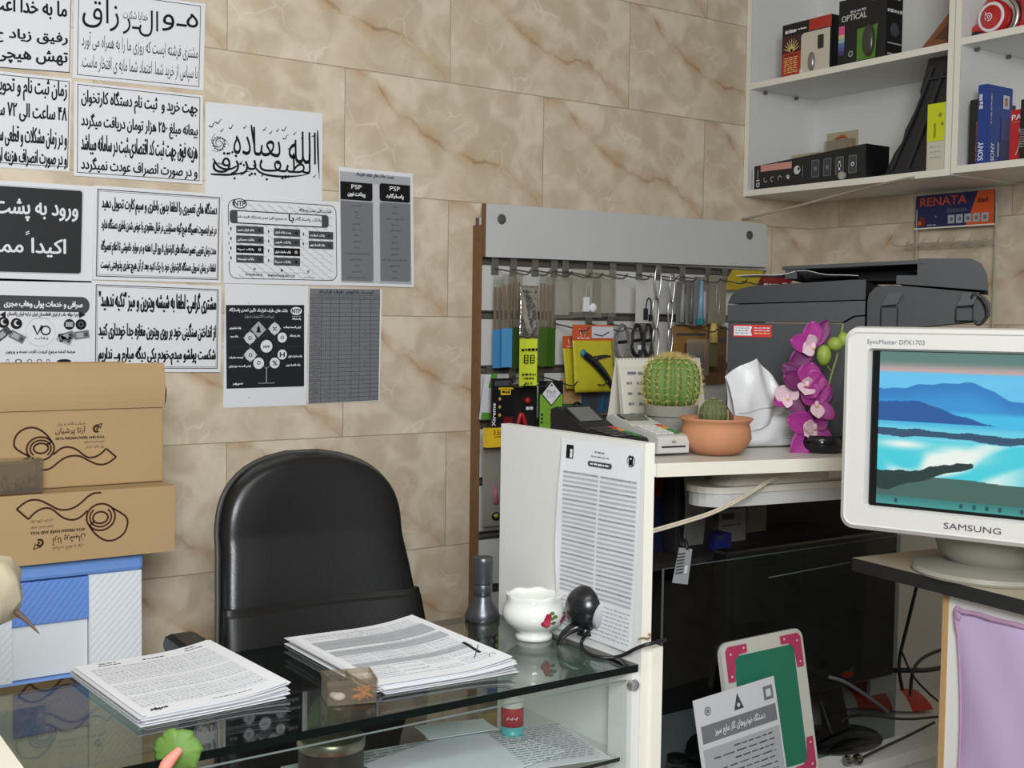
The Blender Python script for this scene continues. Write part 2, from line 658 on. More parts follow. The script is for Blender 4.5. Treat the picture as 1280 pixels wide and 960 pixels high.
    def build(s, name, parent=None, loc=None, rz=0.0, smooth=False, bevel=0.0, sub=0, auto=None):
        me = bpy.data.meshes.new(name)
        me.from_pydata(s.v, [], s.f)
        slots = []
        for q in s.m:
            if q not in slots:
                slots.append(q)
                me.materials.append(q)
        ix = {q: i for i, q in enumerate(slots)}
        me.polygons.foreach_set('material_index', [ix[q] for q in s.m])
        if smooth or auto is not None:
            me.polygons.foreach_set('use_smooth', [True] * len(me.polygons))
            if auto is not None:
                me.set_sharp_from_angle(angle=math.radians(auto))
        me.update()
        o = bpy.data.objects.new(name, me)
        COL.objects.link(o)
        if parent:
            o.parent = parent
        if loc is not None:
            o.location = loc
        o.rotation_euler = (0, 0, rz)
        if bevel:
            bv = o.modifiers.new('edge', 'BEVEL')
            bv.width, bv.segments, bv.limit_method = bevel, 2, 'ANGLE'
            bv.harden_normals = False
        if sub:
            sb = o.modifiers.new('smooth', 'SUBSURF')
            sb.levels = sb.render_levels = sub
        return o


def rr_pts(F, u0, v0, u1, v1, r, corners='1111', n=6):
    ru, rv = r / F.w, r / F.h
    out = []
    for k, (cu, cv, a) in enumerate(((u0, v0, PI), (u1, v0, 1.5 * PI), (u1, v1, 0), (u0, v1, 0.5 * PI))):
        if corners[k] == '1':
            ox = cu + (ru if k in (0, 3) else -ru)
            oy = cv + (rv if k in (0, 1) else -rv)
            for i in range(n + 1):
                q = a + 0.5 * PI * i / n
                out.append((ox + ru * math.cos(q), oy + rv * math.sin(q)))
        else:
            out.append((cu, cv))
    return out


def tag(o, label, cat, group=None, kind=None):
    if label:
        o['label'] = label
    if cat:
        o['category'] = cat
    if group:
        o['group'] = group
    if kind:
        o['kind'] = kind
    return o


def thing(name, label, cat, loc, rz=0.0, group=None, rot=None):
    o = bpy.data.objects.new(name, None)
    o.empty_display_size = 0.05
    COL.objects.link(o)
    o.location = loc
    o.rotation_euler = rot if rot else (0, 0, rz)
    return tag(o, label, cat, group)


def struct(mb, name, **k):
    return tag(mb.build(name, **k), None, None, None, 'structure')


def copy_tree(o, loc, label, rz=None):
    c = o.copy()
    COL.objects.link(c)
    c.location = loc
    if rz is not None:
        c.rotation_euler = (0, 0, rz)
    c['label'] = label
    for ch in list(o.children):
        d = ch.copy()
        COL.objects.link(d)
        d.parent = c
        for g in list(ch.children):
            e = g.copy()
            COL.objects.link(e)
            e.parent = d
    return c

# ================================================================== THE SETTING
XB = 1.795            # wall with the cupboards
m = MB(); m.span((-2.6, 0, 0), (XB + 0.1, 0.1, 2.95), tile_material('marble_tile_poster_wall', 0, 0.475, -0.28 + 0.3))
struct(m, 'wall_back')
m = MB(); m.span((XB, -5.2, 0), (XB + 0.1, 0, 2.95), tile_material('marble_tile_cupboard_wall', 1, 0.12, -0.28 + 0.3))
struct(m, 'wall_right')
m = MB(); m.span((-2.6, -5.2, -0.1), (XB + 0.1, 0.1, 0), M('floor_tile_grey', (150, 142, 130), 0.35, var=0.1))
struct(m, 'floor')
m = MB(); m.span((-2.6, -5.2, 2.95), (XB + 0.1, 0.1, 3.05), M('ceiling_white', (214, 210, 200), 0.9))
struct(m, 'ceiling')

# ================================================================== POSTERS TAPED TO THE TILES


def poster(name, label, tl, tr, bl, layer=0, paper=WHITE_P, cat='poster', group='printed sheets on the tiled wall'):
    y = -0.0012 - 0.0016 * layer
    O, A, B = hit(*tl, 1, y), hit(*tr, 1, y), hit(*bl, 1, y)
    m = MB()
    F = Fr((0, 0, 0), A - O, B - O)
    m.prism([F.p(0, 1), F.p(1, 1), F.p(1, 0), F.p(0, 0)], (0, 0.0009, 0), paper)
    m.finish = lambda: tag(m.build(name, loc=O), label, cat, group)

    def loc(px, py):
        q = hit(px, py, 1, y) - O
        # solve q = U u + D v in the plane
        a, b_, c, d = F.U.x, F.D.x, F.U.z, F.D.z
        det = a * d - b_ * c
        return ((q.x * d - b_ * q.z) / det, (a * q.z - c * q.x) / det)
    F.loc = loc
    return m, F


B1, B2, B3 = 0.018, 0.036, 0.048

# -- top row, cut by the frame on the left
m, F = poster('printed_notice', 'white notice with bold black lines at the top left corner, partly cut off', (-92, -40), (91, -19), (-94, 77))
u1 = F.loc(88, 40)[0]
G = F.sub(0.02, 0.0, u1, 1.0)
m.outline(F, 0.03, 0.03, F.loc(88.5, 30)[0], F.loc(88, 91)[1], INK, 0.0014)
ux = F.loc(0, 40)[0]
for (t, ya, yb, la, lb) in (('\u0645\u0627 \u0628\u0647 \u062e\u062f\u0627 \u0627\u0639\u062a', -2, 26, -12, 83), ('\u0631\u0641\u06cc\u0642 \u0632\u06cc\u0627\u062f \u062c', 38, 60, -8, 84), ('\u062a\u0647\u0634 \u0647\u06cc\u0686\u06cc', 62, 85, -6, 84)):
    ua, va = F.loc(lb, yb)
    ub, vb = F.loc(la, ya - 8)
    m.text(F, t, ub, F.loc(42, ya)[1], ua, F.loc(42, yb - 4)[1], INK, B3)
m.finish()

m, F = poster('printed_notice', 'white notice with large thin calligraphic heading, topmost beside the bare tiles', (93, -18), (256.5, 5), (91, 97))
m.outline(F, 0.03, 0.03, 0.965, 0.965, INK, 0.0013)
m.text(F, '\u0647\u0640\u0648', 0.66, 0.13, 0.945, 0.37, INK, 0.004, 5)
m.text(F, '\u0627\u0644\u0640\u0631', 0.36, 0.16, 0.63, 0.46, INK, 0.004, 5)
m.text(F, '\u0632\u0627\u0642', 0.06, 0.1, 0.33, 0.45, INK, 0.0, 5)
m.text(F, '\u062e\u062f\u0627\u06cc\u0627 \u0634\u06a9\u0631\u062a', 0.36, 0.19, 0.55, 0.31, INK, 0.0, 3)
m.text(F, '\u0645\u0634\u062a\u0631\u06cc \u0641\u0631\u0634\u062a\u0647 \u0627\u06cc\u0633\u062a \u06a9\u0647 \u0631\u0648\u0632\u06cc \u0645\u0627 \u0631\u0627 \u0628\u0647 \u0647\u0645\u0631\u0627\u0647 \u0645\u06cc \u0622\u0648\u0631\u062f', 0.06, 0.48, 0.95, 0.68, INK, 0.0)
m.text(F, '\u0628\u0627 \u0633\u067e\u0627\u0633 \u0627\u0632 \u062e\u0631\u06cc\u062f \u0634\u0645\u0627. \u0627\u0639\u062a\u0645\u0627\u062f \u0634\u0645\u0627 \u0645\u0627\u06cc\u0647 \u06cc \u0627\u0641\u062a\u062e\u0627\u0631 \u0645\u0627\u0633\u062a.', 0.06, 0.73, 0.95, 0.93, INK, 0.0)
m.finish()

# -- second row
m, F = poster('printed_notice', 'white bold notice cut off at the left edge, second from the top', (-94, 79), (89, 98.5), (-96, 203))
m.outline(F, 0.03, 0.03, F.loc(86, 150)[0], 0.955, INK, 0.0014)
for (t, ya, yb, lx) in (('\u0632\u0645\u0627\u0646 \u062b\u0628\u062a \u0646\u0627\u0645 \u0648 \u062a\u062d\u0648\u06cc\u0644', 99, 128, -8), ('\u06f4\u06f8 \u0633\u0627\u0639\u062a \u0627\u0644\u06cc \u06f7\u06f2 \u0633\u0627', 131, 154, -5), ('\u0648 \u062f\u0631 \u0632\u0645\u0627\u0646 \u0645\u0634\u06a9\u0644\u0627\u062a \u0648 \u0642\u0637\u0639\u06cc \u0633\u0627\u0645\u0627\u0646\u0647', 160, 186, -15), ('\u0648 \u062f\u0631 \u0635\u0648\u0631\u062a \u0627\u0646\u0635\u0631\u0627\u0641 \u0647\u0632\u06cc\u0646\u0647 \u0627\u0648', 188, 210, -2)):
    m.text(F, t, F.loc(lx, ya)[0], F.loc(42, ya - 1)[1], F.loc(83, yb)[0], F.loc(42, yb - 1)[1], INK, B2)
m.finish()

m, F = poster('printed_notice', 'white notice of four condensed bold lines, left of the flowing calligraphy sheet', (92.5, 101.5), (254, 119.5), (92, 219.5), 1)
m.outline(F, 0.025, 0.025, 0.975, 0.965, INK, 0.0014)
for t, a, b_ in (('\u062c\u0647\u062a \u062e\u0631\u06cc\u062f \u0648  \u062b\u0628\u062a \u0646\u0627\u0645 \u062f\u0633\u062a\u06af\u0627\u0647 \u06a9\u0627\u0631\u062a\u062e\u0648\u0627\u0646', 0.06, 0.28), ('\u0628\u06cc\u0639\u0627\u0646\u0647 \u0645\u0628\u0644\u063a \u06f2\u06f5\u06f0 \u0647\u0632\u0627\u0631 \u062a\u0648\u0645\u0627\u0646 \u062f\u0631\u06cc\u0627\u0641\u062a \u0645\u06cc\u06af\u0631\u062f\u062f', 0.32, 0.52), ('\u0647\u0632\u06cc\u0646\u0647 \u0641\u0648\u0642 \u062c\u0647\u062a \u062b\u0628\u062a \u06a9\u062f \u0627\u0642\u062a\u0635\u0627\u062f\u06cc\u060c\u062b\u0628\u062a \u062f\u0631 \u0633\u0627\u0645\u0627\u0646\u0647 \u0645\u06cc\u0628\u0627\u0634\u062f', 0.545, 0.77), ('\u0648 \u062f\u0631 \u0635\u0648\u0631\u062a \u0627\u0646\u0635\u0631\u0627\u0641 \u0639\u0648\u062f\u062a \u0646\u0645\u06cc\u06af\u0631\u062f\u062f', 0.79, 0.955)):
    m.text(F, t, 0.055, a, 0.955, b_, INK, B2)
m.finish()

# -- third row
m, F = poster('printed_notice', 'sheet with a black rounded panel and big white lettering, at the left edge', (-98, 219), (117.5, 233), (-100, 349))
ra, rb = F.loc(103, 238)[0], F.loc(101, 342)[1]
m.rrect(F, 0.04, 0.055, ra, rb, M('toner_black', (38, 39, 41), 0.55, spec=0.3), 0.006)
m.outline(F, 0.036, 0.045, ra + 0.006, rb + 0.008, INK_M, 0.0006, 0.007)
m.text(F, '\u0648\u0631\u0648\u062f \u0628\u0647 \u067e\u0634\u062a', F.loc(-7, 260)[0], F.loc(50, 250)[1], F.loc(97, 270)[0], F.loc(50, 277)[1], WHITE_P, B3, 3, 0.0012)
m.text(F, '\u0627\u06a9\u06cc\u062f\u0627 \u0645\u0645\u0646', F.loc(-18, 310)[0], F.loc(50, 298)[1], F.loc(82, 310)[0], F.loc(50, 322)[1], WHITE_P, B3, 3, 0.0012)
for k in (0, 1):
    a_ = F.loc(32, 291 + 2.6 * k)
    b_ = F.loc(36.5, 289 + 2.6 * k)
    m.stroke(F, [a_, b_], 0.002, WHITE_P, 0.0012)
m.finish()

m, F = poster('printed_notice', 'white notice with a double border and four lines, beside the black panel sheet', (117.5, 231.5), (278, 243), (115.5, 349.5), 1)
m.outline(F, 0.025, 0.035, 0.98, 0.965, INK, 0.0017)
m.outline(F, 0.036, 0.055, 0.969, 0.945, INK, 0.0007)
for t, a, b_ in (('\u062f\u0633\u062a\u06af\u0627\u0647 \u0647\u0627\u06cc \u062a\u0639\u0645\u06cc\u0631\u06cc \u0631\u0627 \u0644\u0637\u0641\u0627 \u0628\u062f\u0648\u0646 \u0628\u0627\u0637\u0631\u06cc \u0648 \u0633\u06cc\u0645 \u06a9\u0627\u0631\u062a \u062a\u062d\u0648\u06cc\u0644 \u062f\u0647\u06cc\u062f', 0.1, 0.29), ('\u062f\u0631 \u063a\u06cc\u0631 \u0627\u06cc\u0646\u0635\u0648\u0631\u062a \u062a\u0639\u0645\u06cc\u0631\u06af\u0627\u0647 \u0647\u06cc\u0686 \u06af\u0648\u0646\u0647 \u0645\u0633\u0626\u0648\u0644\u06cc\u062a\u06cc \u062f\u0631 \u0642\u0628\u0627\u0644 \u0645\u0641\u0642\u0648\u062f\u06cc \u06cc\u0627 \u0639\u0648\u0636 \u0634\u062f\u0646 \u0628\u0627\u0637\u0631\u06cc \u062f\u0633\u062a\u06af\u0627\u0647 \u0646\u062f\u0627\u0631\u062f', 0.34, 0.5), ('\u0645\u062f\u062a \u0632\u0645\u0627\u0646 \u062a\u0642\u0631\u06cc\u0628\u06cc \u062a\u0639\u0645\u06cc\u0631 \u062f\u0633\u062a\u06af\u0627\u0647 \u0647\u0627\u06cc \u06a9\u0627\u0631\u062a\u062e\u0648\u0627\u0646 \u06f5 \u0631\u0648\u0632 \u0627\u0644\u06cc \u06f1 \u0647\u0641\u062a\u0647 \u0648 \u062f\u0631 \u0645\u0648\u0627\u0631\u062f \u062e\u0627\u0645\u0648\u0634\u06cc \u062a\u0627 \u0627\u0639\u0644\u0627\u0645 \u062a\u0639\u0645\u06cc\u0631\u06af\u0627\u0647', 0.57, 0.73), ('\u0644\u0637\u0641\u0627 \u062f\u0631 \u0632\u0645\u0627\u0646 \u062a\u062d\u0648\u06cc\u0644 \u062f\u0633\u062a\u06af\u0627\u0647 \u06a9\u0627\u0631\u062a\u062e\u0648\u0627\u0646 \u062e\u0648\u062f \u0631\u0627 \u0686\u06a9 \u06a9\u0646\u06cc\u062f \u0628\u0639\u062f \u0627\u0632 \u0622\u0646 \u0647\u06cc\u0686 \u0639\u0630\u0631\u06cc \u067e\u0630\u06cc\u0631\u0641\u062a\u0646\u06cc \u0646\u06cc\u0633\u062a', 0.77, 0.92)):
    m.text(F, t, 0.06, a, 0.955, b_, INK, B2)
m.finish()

# -- fourth row: exchange flyer and lean notice
m, F = poster('printed_flyer', 'flyer with a grey rounded heading and a round emblem, rising behind the top cardboard box', (-60, 346), (116.5, 351.5), (-62, 494))
L = F.loc
a = L(112, 372)
m.rrect(F, L(-10, 372)[0], L(50, 370)[1], a[0], L(50, 392)[1], INK_G, 0.017, corners='1111')
m.rect(F, L(-10, 389)[0], L(50, 389.5)[1], L(99, 389)[0], L(50, 398)[1], WHITE_P, 0.0009)
m.text(F, '\u0635\u0631\u0627\u0641\u06cc \u0648 \u062e\u062f\u0645\u0627\u062a \u067e\u0648\u0644\u06cc \u0648\u0647\u0627\u0628 \u0645\u062c\u0631\u06cc', L(5, 382)[0], L(50, 376)[1], L(103, 382)[0], L(50, 386)[1], WHITE_P, B2, 3, 0.0012)
m.text(F, '\u0627\u062c\u0631\u0627 \u062d\u0648\u0627\u0644\u0647 \u062c\u0627\u062a \u0627\u0632 \u0627\u06cc\u0631\u0627\u0646 \u0627\u0641\u063a\u0627\u0646\u0633\u062a\u0627\u0646 \u0627\u06cc\u0631\u0627\u0646 \u062a\u0631\u06a9\u06cc\u0647 \u0627\u06cc\u0631\u0627\u0646 \u067e\u0627\u06a9\u0633\u062a\u0627\u0646', L(9, 393)[0], L(50, 390)[1], L(98, 393)[0], L(50, 396.5)[1], INK, B1, 2, 0.0012)
for (x0, xt) in ((7, -1), (98.5, 107)):
    m.poly([F.p(*L(x0, 389), 0.001), F.p(*L(xt, 393.5), 0.001), F.p(*L(x0, 398), 0.001)][::(1 if x0 < 50 else -1)], INK)
for cx, cy, g in ((4, 403, 0), (20.5, 404.5, 0), (86.5, 405.5, 1), (101, 405.5, 2)):
    u, v = L(cx, cy)
    m.disc(F, u, v, 0.0115, INK, 0.0009)
    if g == 0:
        m.disc(F, u + 0.004, v - 0.004, 0.0065, WHITE_P2, 0.0012)
        m.disc(F, u + 0.014, v - 0.008, 0.0052, INK, 0.0015)
    elif g == 1:
        m.rect(F, u - 0.027, v - 0.022, u + 0.027, v + 0.022, INK_L, 0.0012)
    else:
        m.disc(F, u, v, 0.0055, INK_M, 0.0012, r_in=0.004)
u, v = L(50.5, 415)
m.disc(F, u, v, 0.0305, INK_L, 0.0009, 40, 0.0298)
m.stroke(F, [L(41.5, 406.5), L(46.5, 418), L(52.5, 406.8)], 0.0042, INK, 0.001)
uu, vv = L(57, 413)
m.disc(F, uu, vv, 0.0105, INK, 0.001, 24, 0.0075)
m.text(F, '\u0648\u0647\u0627\u0628', L(43.5, 421)[0], L(50, 420)[1], L(60, 421)[0], L(50, 425)[1], INK, 0.0, 2)
for cx, cy, ang, c in ((4, 417, -0.7, INK_G), (21.5, 421, 0.5, INK_M), (83, 420.5, -0.3, INK_M), (102, 418.5, -0.15, INK_M), (80.5, 424, 0.4, INK_L)):
    u, v = L(cx, cy)
    G = Fr(F.p(u, v), Vector((math.cos(ang), 0, -math.sin(ang))) * 0.032, Vector((-math.sin(ang), 0, -math.cos(ang))) * 0.017)
    m.rect(G, -0.5, -0.5, 0.5, 0.5, c, 0.001)
    m.rect(G, -0.35, -0.3, 0.1, 0.3, INK_L if c is not INK_L else INK_M, 0.0013)
    m.rect(G, 0.2, -0.2, 0.4, 0.25, INK_G, 0.0013)
m.text(F, '\u0639\u0631\u0636\u0647 \u06a9\u0646\u0646\u062f\u0647 \u0645\u0631\u0646\u0648\u0639 \u06a9\u0631\u06cc\u062f\u062a \u06a9\u0627\u0631\u062a \u0639\u0645\u062f\u0647 \u0648 \u067e\u0631\u0686\u0648\u0646', L(7, 440)[0], L(50, 437.5)[1], L(94, 440)[0], L(50, 443)[1], INK, B1, 2)
for cx, wd in ((9.5, 5), (23, 12), (37, 9), (49, 10), (60, 7), (80, 26)):
    u, v = L(cx, 451.5)
    m.disc(F, u, v, 0.0045, INK if wd > 10 else INK_G, 0.0009, 20, 0.0 if wd > 20 else 0.003, sx=wd / 8)
m.finish()

m, F = poster('printed_notice', 'white notice of three heavy condensed lines, lowest at left above the cardboard box', (114.5, 350.5), (277, 357.5), (113.5, 465), 2)
m.outline(F, 0.03, 0.04, 0.975, 0.96, INK, 0.0017)
m.outline(F, 0.042, 0.06, 0.963, 0.94, INK, 0.0007)
for t, a, b_ in (('\u0645\u0634\u062a\u0631\u06cc \u06af\u0631\u0627\u0645\u06cc: \u0644\u0637\u0641\u0627 \u0628\u0647 \u0634\u06cc\u0634\u0647 \u0648\u06cc\u062a\u0631\u06cc\u0646 \u0648 \u0645\u06cc\u0632 "\u062a\u06a9\u06cc\u0647 \u0646\u062f\u0647\u06cc\u062f"', 0.09, 0.33), ('\u0627\u0632 \u0627\u0646\u062f\u0627\u062e\u062a\u0646 \u0633\u0646\u06af\u06cc\u0646\u06cc \u062e\u0648\u062f \u0628\u0631 \u0631\u0648\u06cc \u0648\u06cc\u062a\u0631\u06cc\u0646 \u0645\u063a\u0627\u0632\u0647 \u062c\u062f\u0627 \u062e\u0648\u062f\u062f\u0627\u0631\u06cc \u06a9\u0646\u06cc\u062f', 0.44, 0.64), ('\u0634\u06a9\u0633\u062a \u067e\u0648\u0644\u0634\u0648 \u0645\u06cc\u062f\u0645\u060c\u062e\u0648\u062f\u0645 \u06cc\u06a9\u06cc \u062f\u06cc\u06af\u0647 \u0645\u06cc\u0627\u0631\u0645 \u0648... \u0646\u062f\u0627\u0631\u06cc\u0645', 0.71, 0.92)):
    m.text(F, t, 0.055, a, 0.955, b_, INK, B3)
m.finish()

# -- calligraphy sheet
m, F = poster('calligraphy_sheet', 'plain white sheet with flowing black calligraphy and a round seal, right of the notices', (256.5, 127), (403, 141.5), (256.5, 243), 0)
L = lambda x, y: F.loc(250 + x / 3.84, 120 + y / 3.84)


def word(t, x0, y0, x1, y1, bold=0.008):
    a, b_ = L(x0, y0), L(x1, y1)
    m.text(F, t, min(a[0], b_[0]), a[1], max(a[0], b_[0]), b_[1], INK, bold, 5)


word('\u0627\u0644\u0644\u0647', 425, 165, 556, 330, 0.0)
word('\u0628\u0639\u0628\u0627\u062f\u0647', 160, 140, 385, 330, 0.006)
word('\u0644\u0637\u06cc\u0641', 285, 262, 530, 400, 0.0)
word('\u06cc\u0631\u0632\u0642', 60, 265, 270, 385, 0.006)
for pts in (((563, 165), (566, 290), (572, 400)), ((245, 138), (262, 260)), ((62, 300), (90, 345), (140, 355), (180, 335), (205, 310)), ((255, 330), (290, 375), (380, 388), (470, 385), (530, 372)), ((50, 375), (150, 380), (240, 360))):
    m.stroke(F, [L(*q) for q in pts], 0.0034, INK, 0.001, smooth=2, taper=lambda t: 0.35 + 1.1 * math.sin(PI * min(1, t + 0.12)))
for (x, y, r) in ((60, 140, 18), (90, 125, 14), (105, 165, 8), (150, 150, 12), (215, 150, 8), (310, 160, 9), (340, 175, 8), (372, 165, 8), (405, 160, 13), (410, 200, 14), (430, 250, 9), (455, 180, 7), (490, 200, 6), (545, 190, 8), (550, 385, 8), (300, 380, 7), (420, 345, 8)):
    a = L(x, y)
    m.stroke(F, [L(x - r, y + 2), L(x - r * 0.2, y + r * 0.7), L(x + r * 0.4, y - r * 0.7), L(x + r, y - r)], 0.0022, INK, 0.001, smooth=2, taper=lambda t: 1.3 - t)
for (x, y) in ((165, 395), (195, 325), (210, 332), (238, 380), (395, 395), (410, 392), (320, 400), (140, 275), (155, 270)):
    m.poly([F.p(*L(x + dx, y + dy), 0.001) for dx, dy in ((-7, 0), (0, 7), (7, 0), (0, -7))], INK)
u, v = L(90, 228)
m.disc(F, u, v, 0.0135, INK, 0.0009, 40, 0.0128)
for k in range(9):
    a0 = k * 0.7
    m.stroke(F, [(u + 0.08 * math.cos(a0 + t * 0.5) * (0.25 + 0.09 * t * (k % 3 + 1) / 2), v + 0.1 * math.sin(a0 + t * 0.5) * (0.25 + 0.09 * t * (k % 3 + 1) / 2)) for t in range(7)], 0.0008, INK, 0.001, smooth=1)
for k in range(14):
    aa = 2 * PI * k / 14
    m.disc(F, u + 0.0148 * math.cos(aa) / F.w, v + 0.0148 * math.sin(aa) / F.h, 0.002, INK_G, 0.0009, 10)
m.scrawl(F, L(75, 318)[0], L(75, 318)[1], L(115, 330)[0], L(115, 330)[1], INK_G, 4)
m.finish()

# -- bank table with hatched ground
m, F = poster('bank_leaflet', 'white leaflet with rounded frame, oval badge and dark table cells, under the calligraphy sheet', (277.5, 243), (425, 252.5), (279.5, 354), 1)
L = lambda x, y: F.loc(275 + x / 8, 240 + y / 8)
fr = (0.045, 0.045, 0.965, 0.945)
for k in range(-8, 30):            # pale hatching
    for j in range(12):
        u, v = 0.03 + j * 0.085 + (k % 2) * 0.04, 0.08 + k * 0.045
        if 0.07 < u < 0.9 and 0.07 < v < 0.9:
            m.poly([F.p(u, v + 0.012, 0.0004), F.p(u + 0.045, v + 0.045, 0.0004), F.p(u + 0.05, v + 0.033, 0.0004), F.p(u + 0.006, v, 0.0004)], INK_LL)
m.outline(F, *fr, INK, 0.0016, 0.018)
u, v = L(195, 115)
m.disc(F, u, v, 0.0115, INK, 0.0009, 28, 0.0095, sx=1.55)
m.disc(F, u, v, 0.0095, WHITE_P, 0.0008, 28, sx=1.6)
m.text(F, 'NTP', u - 0.045, v - 0.03, u + 0.045, v + 0.03, INK, 0.02, 2, 0.0012)
m.text(F, '\u0634\u0631\u06a9\u062a \u0646\u06af\u06cc\u0646 \u062a\u0645\u062f\u0646 \u067e\u0627\u0633\u0627\u0631\u06af\u0627\u062f', L(785, 185)[0], L(950, 172)[1], L(1110, 205)[0], L(950, 210)[1], INK, B1, 2)
ua, va = L(95, 200); ub, vb = L(1085, 305)
va = L(590, 205)[1]; vb = L(590, 335)[1]
m.rrect(F, ua, va, ub, vb, INK_G, 0.008, 0.0008)
m.rect(F, ua + 0.06, va, ub - 0.06, vb, INK, 0.0010)
m.rect(F, ua + 0.062, va + 0.012, ub - 0.062, vb - 0.012, WHITE_P, 0.0013)
m.text(F, '\u0628\u0627\u0646\u06a9 \u067e\u0627\u0633\u0627\u0631\u06af\u0627\u062f', L(745, 270)[0], L(880, 255)[1], L(1010, 300)[0], L(880, 302)[1], INK_G, B1, 2, 0.0016)
m.text(F, '\u0628\u0627', L(685, 230)[0], L(710, 225)[1], L(735, 300)[0], L(710, 310)[1], INK, B2, 2, 0.0016)
m.text(F, '\u0628\u0647 \u0645\u062c\u0645\u0648\u0639 \u0646\u06af\u06cc\u0646 \u062a\u0645\u062f\u0646 \u067e\u0627\u0633\u0627\u0631\u06af\u0627\u062f \u0627\u0641\u0632\u0648\u062f\u0647 \u0634\u062f', L(170, 240)[0], L(420, 240)[1], L(665, 280)[0], L(420, 280)[1], INK_G, B1, 2, 0.0016)
banks = ['\u0628\u0627\u0646\u06a9 \u0627\u06cc\u0631\u0627\u0646 \u0632\u0645\u06cc\u0646', '\u0628\u0627\u0646\u06a9 \u0645\u0633\u06a9\u0646', '\u0628\u0627\u0646\u06a9 \u0633\u067e\u0647', '\u0628\u0627\u0646\u06a9 \u062a\u0648\u0633\u0639\u0647', '\u067e\u0633\u062a \u0628\u0627\u0646\u06a9 \u0627\u06cc\u0631\u0627\u0646', '\u0628\u0627\u0646\u06a9 \u0634\u0647\u0631', '\u0628\u0627\u0646\u06a9 \u0635\u0627\u062f\u0631\u0627\u062a \u0627\u06cc\u0631\u0627\u0646', '\u0628\u0627\u0646\u06a9 \u0633\u06cc\u0646\u0627', '\u0628\u0627\u0646\u06a9 \u062a\u062c\u0627\u0631\u062a', '\u0628\u0627\u0646\u06a9 \u0627\u0642\u062a\u0635\u0627\u062f \u0646\u0648\u06cc\u0646']
i = 0
for cx0, cx1, ny, ya in ((160, 437, 4, 335), (537, 800, 4, 362), (885, 1132, 2, 390)):
    for r in range(ny):
        y0 = ya + r * 97
        a, b_ = L(cx0, y0), L(cx1, y0 + 12 + 84)
        c = INK if r == 2 else INK_G
        m.rect(F, a[0], a[1], b_[0], b_[1] - 0.01, c, 0.0008)
        q = L(cx0 - 55, y0 + 30)
        m.rect(F, q[0] - 0.022, q[1] - 0.035, q[0] + 0.02, q[1] + 0.04, WHITE_P, 0.0008)
        m.rect(F, q[0] - 0.004, q[1] - 0.015, q[0] + 0.008, q[1] + 0.02, INK_G, 0.0011)
        h = b_[1] - a[1]
        m.text(F, banks[i], a[0] + 0.01, a[1] + h * 0.32, a[0] + (b_[0] - a[0]) * 0.64, a[1] + h * 0.66, WHITE_P, B1, 2, 0.0012)
        m.disc(F, b_[0] - 0.035, a[1] + h * 0.45, 0.0034, WHITE_P if r == 2 else INK, 0.0012, 14, 0.0 if i % 3 == 1 else 0.0018)
        i += 1
for x, y in ((345, 770), (617, 785), (880, 795)):
    m.disc(F, *L(x, y), 0.003, INK if x == 617 else INK_M, 0.0009, 14)
m.rect(F, L(220, 800)[0], L(600, 806)[1], L(930, 800)[0], L(600, 808)[1], INK_M)
m.text(F, 'WWW.NTPASARGAD.COM', L(475, 825)[0], L(610, 825)[1], L(745, 850)[0], L(610, 850)[1], INK, 0.01, 1)
m.text(F, 'NTPASARGAD.IR', L(255, 818)[0], L(340, 815)[1], L(425, 835)[0], L(340, 838)[1], INK, 0.01, 1)
m.scrawl(F, L(840, 842)[0], L(895, 848)[1], L(950, 850)[0], L(895, 858)[1], INK_M, 3)
m.finish()

# -- PSP list
m, F = poster('bank_list_sheet', 'grey printed sheet with two columns under dark headings, rightmost of the wall sheets', (423.5, 208.5), (516, 217), (425.5, 356.5), 2)
L = lambda x, y: F.loc(415 + x / 6, 205 + y / 6)
m.rect(F, L(58, 60)[0], 0.035, L(588, 100)[0], 0.975, INK_L, 0.0004)
m.rect(F, L(306, 200)[0], 0.12, L(352, 200)[0], 0.975, INK_LL, 0.0006)
m.text(F, '\u0644\u06cc\u0633\u062a \u0628\u0627\u0646\u06a9 \u0647\u0627\u06cc \u0637\u0631\u0641 \u0642\u0631\u0627\u0631\u062f\u0627\u062f', L(180, 85)[0], L(320, 72)[1], L(460, 85)[0], L(320, 105)[1], INK, B1, 3)
cols = ((62, 302, 138, 272, 282, 878, '\u067e\u0631\u062f\u0627\u062e\u062a \u0646\u0648\u06cc\u0646', '0110'), (356, 583, 152, 285, 293, 880, '\u067e\u0627\u0633\u0627\u0631\u06af\u0627\u0631\u062f', '1000'))
rows = ['\u0627\u0642\u062a\u0635\u0627\u062f \u0646\u0648\u06cc\u0646', '\u0633\u06cc\u0646\u0627', '\u0645\u0633\u06a9\u0646', '\u06a9\u0634\u0627\u0648\u0631\u0632\u06cc', '\u067e\u0633\u062a \u0628\u0627\u0646\u06a9', '\u0633\u067e\u0647', '\u06af\u0631\u062f\u0634\u06af\u0631\u06cc', '\u067e\u0627\u0633\u0627\u0631\u06af\u0627\u062f', '\u0628\u0627\u0646\u06a9 \u0642\u0631\u0636 \u0627\u0644\u062d\u0633\u0646\u0647 \u0645\u0647\u0631 \u0627\u06cc\u0631\u0627\u0646', '\u062a\u0648\u0633\u0639\u0647 \u062a\u0639\u0627\u0648\u0646', '\u062a\u062c\u0627\u0631\u062a', '\u0627\u06cc\u0631\u0627\u0646 \u0632\u0645\u06cc\u0646', '\u0628\u0627\u0646\u06a9 \u0635\u0646\u0639\u062a \u0648 \u0645\u0639\u062f\u0646']
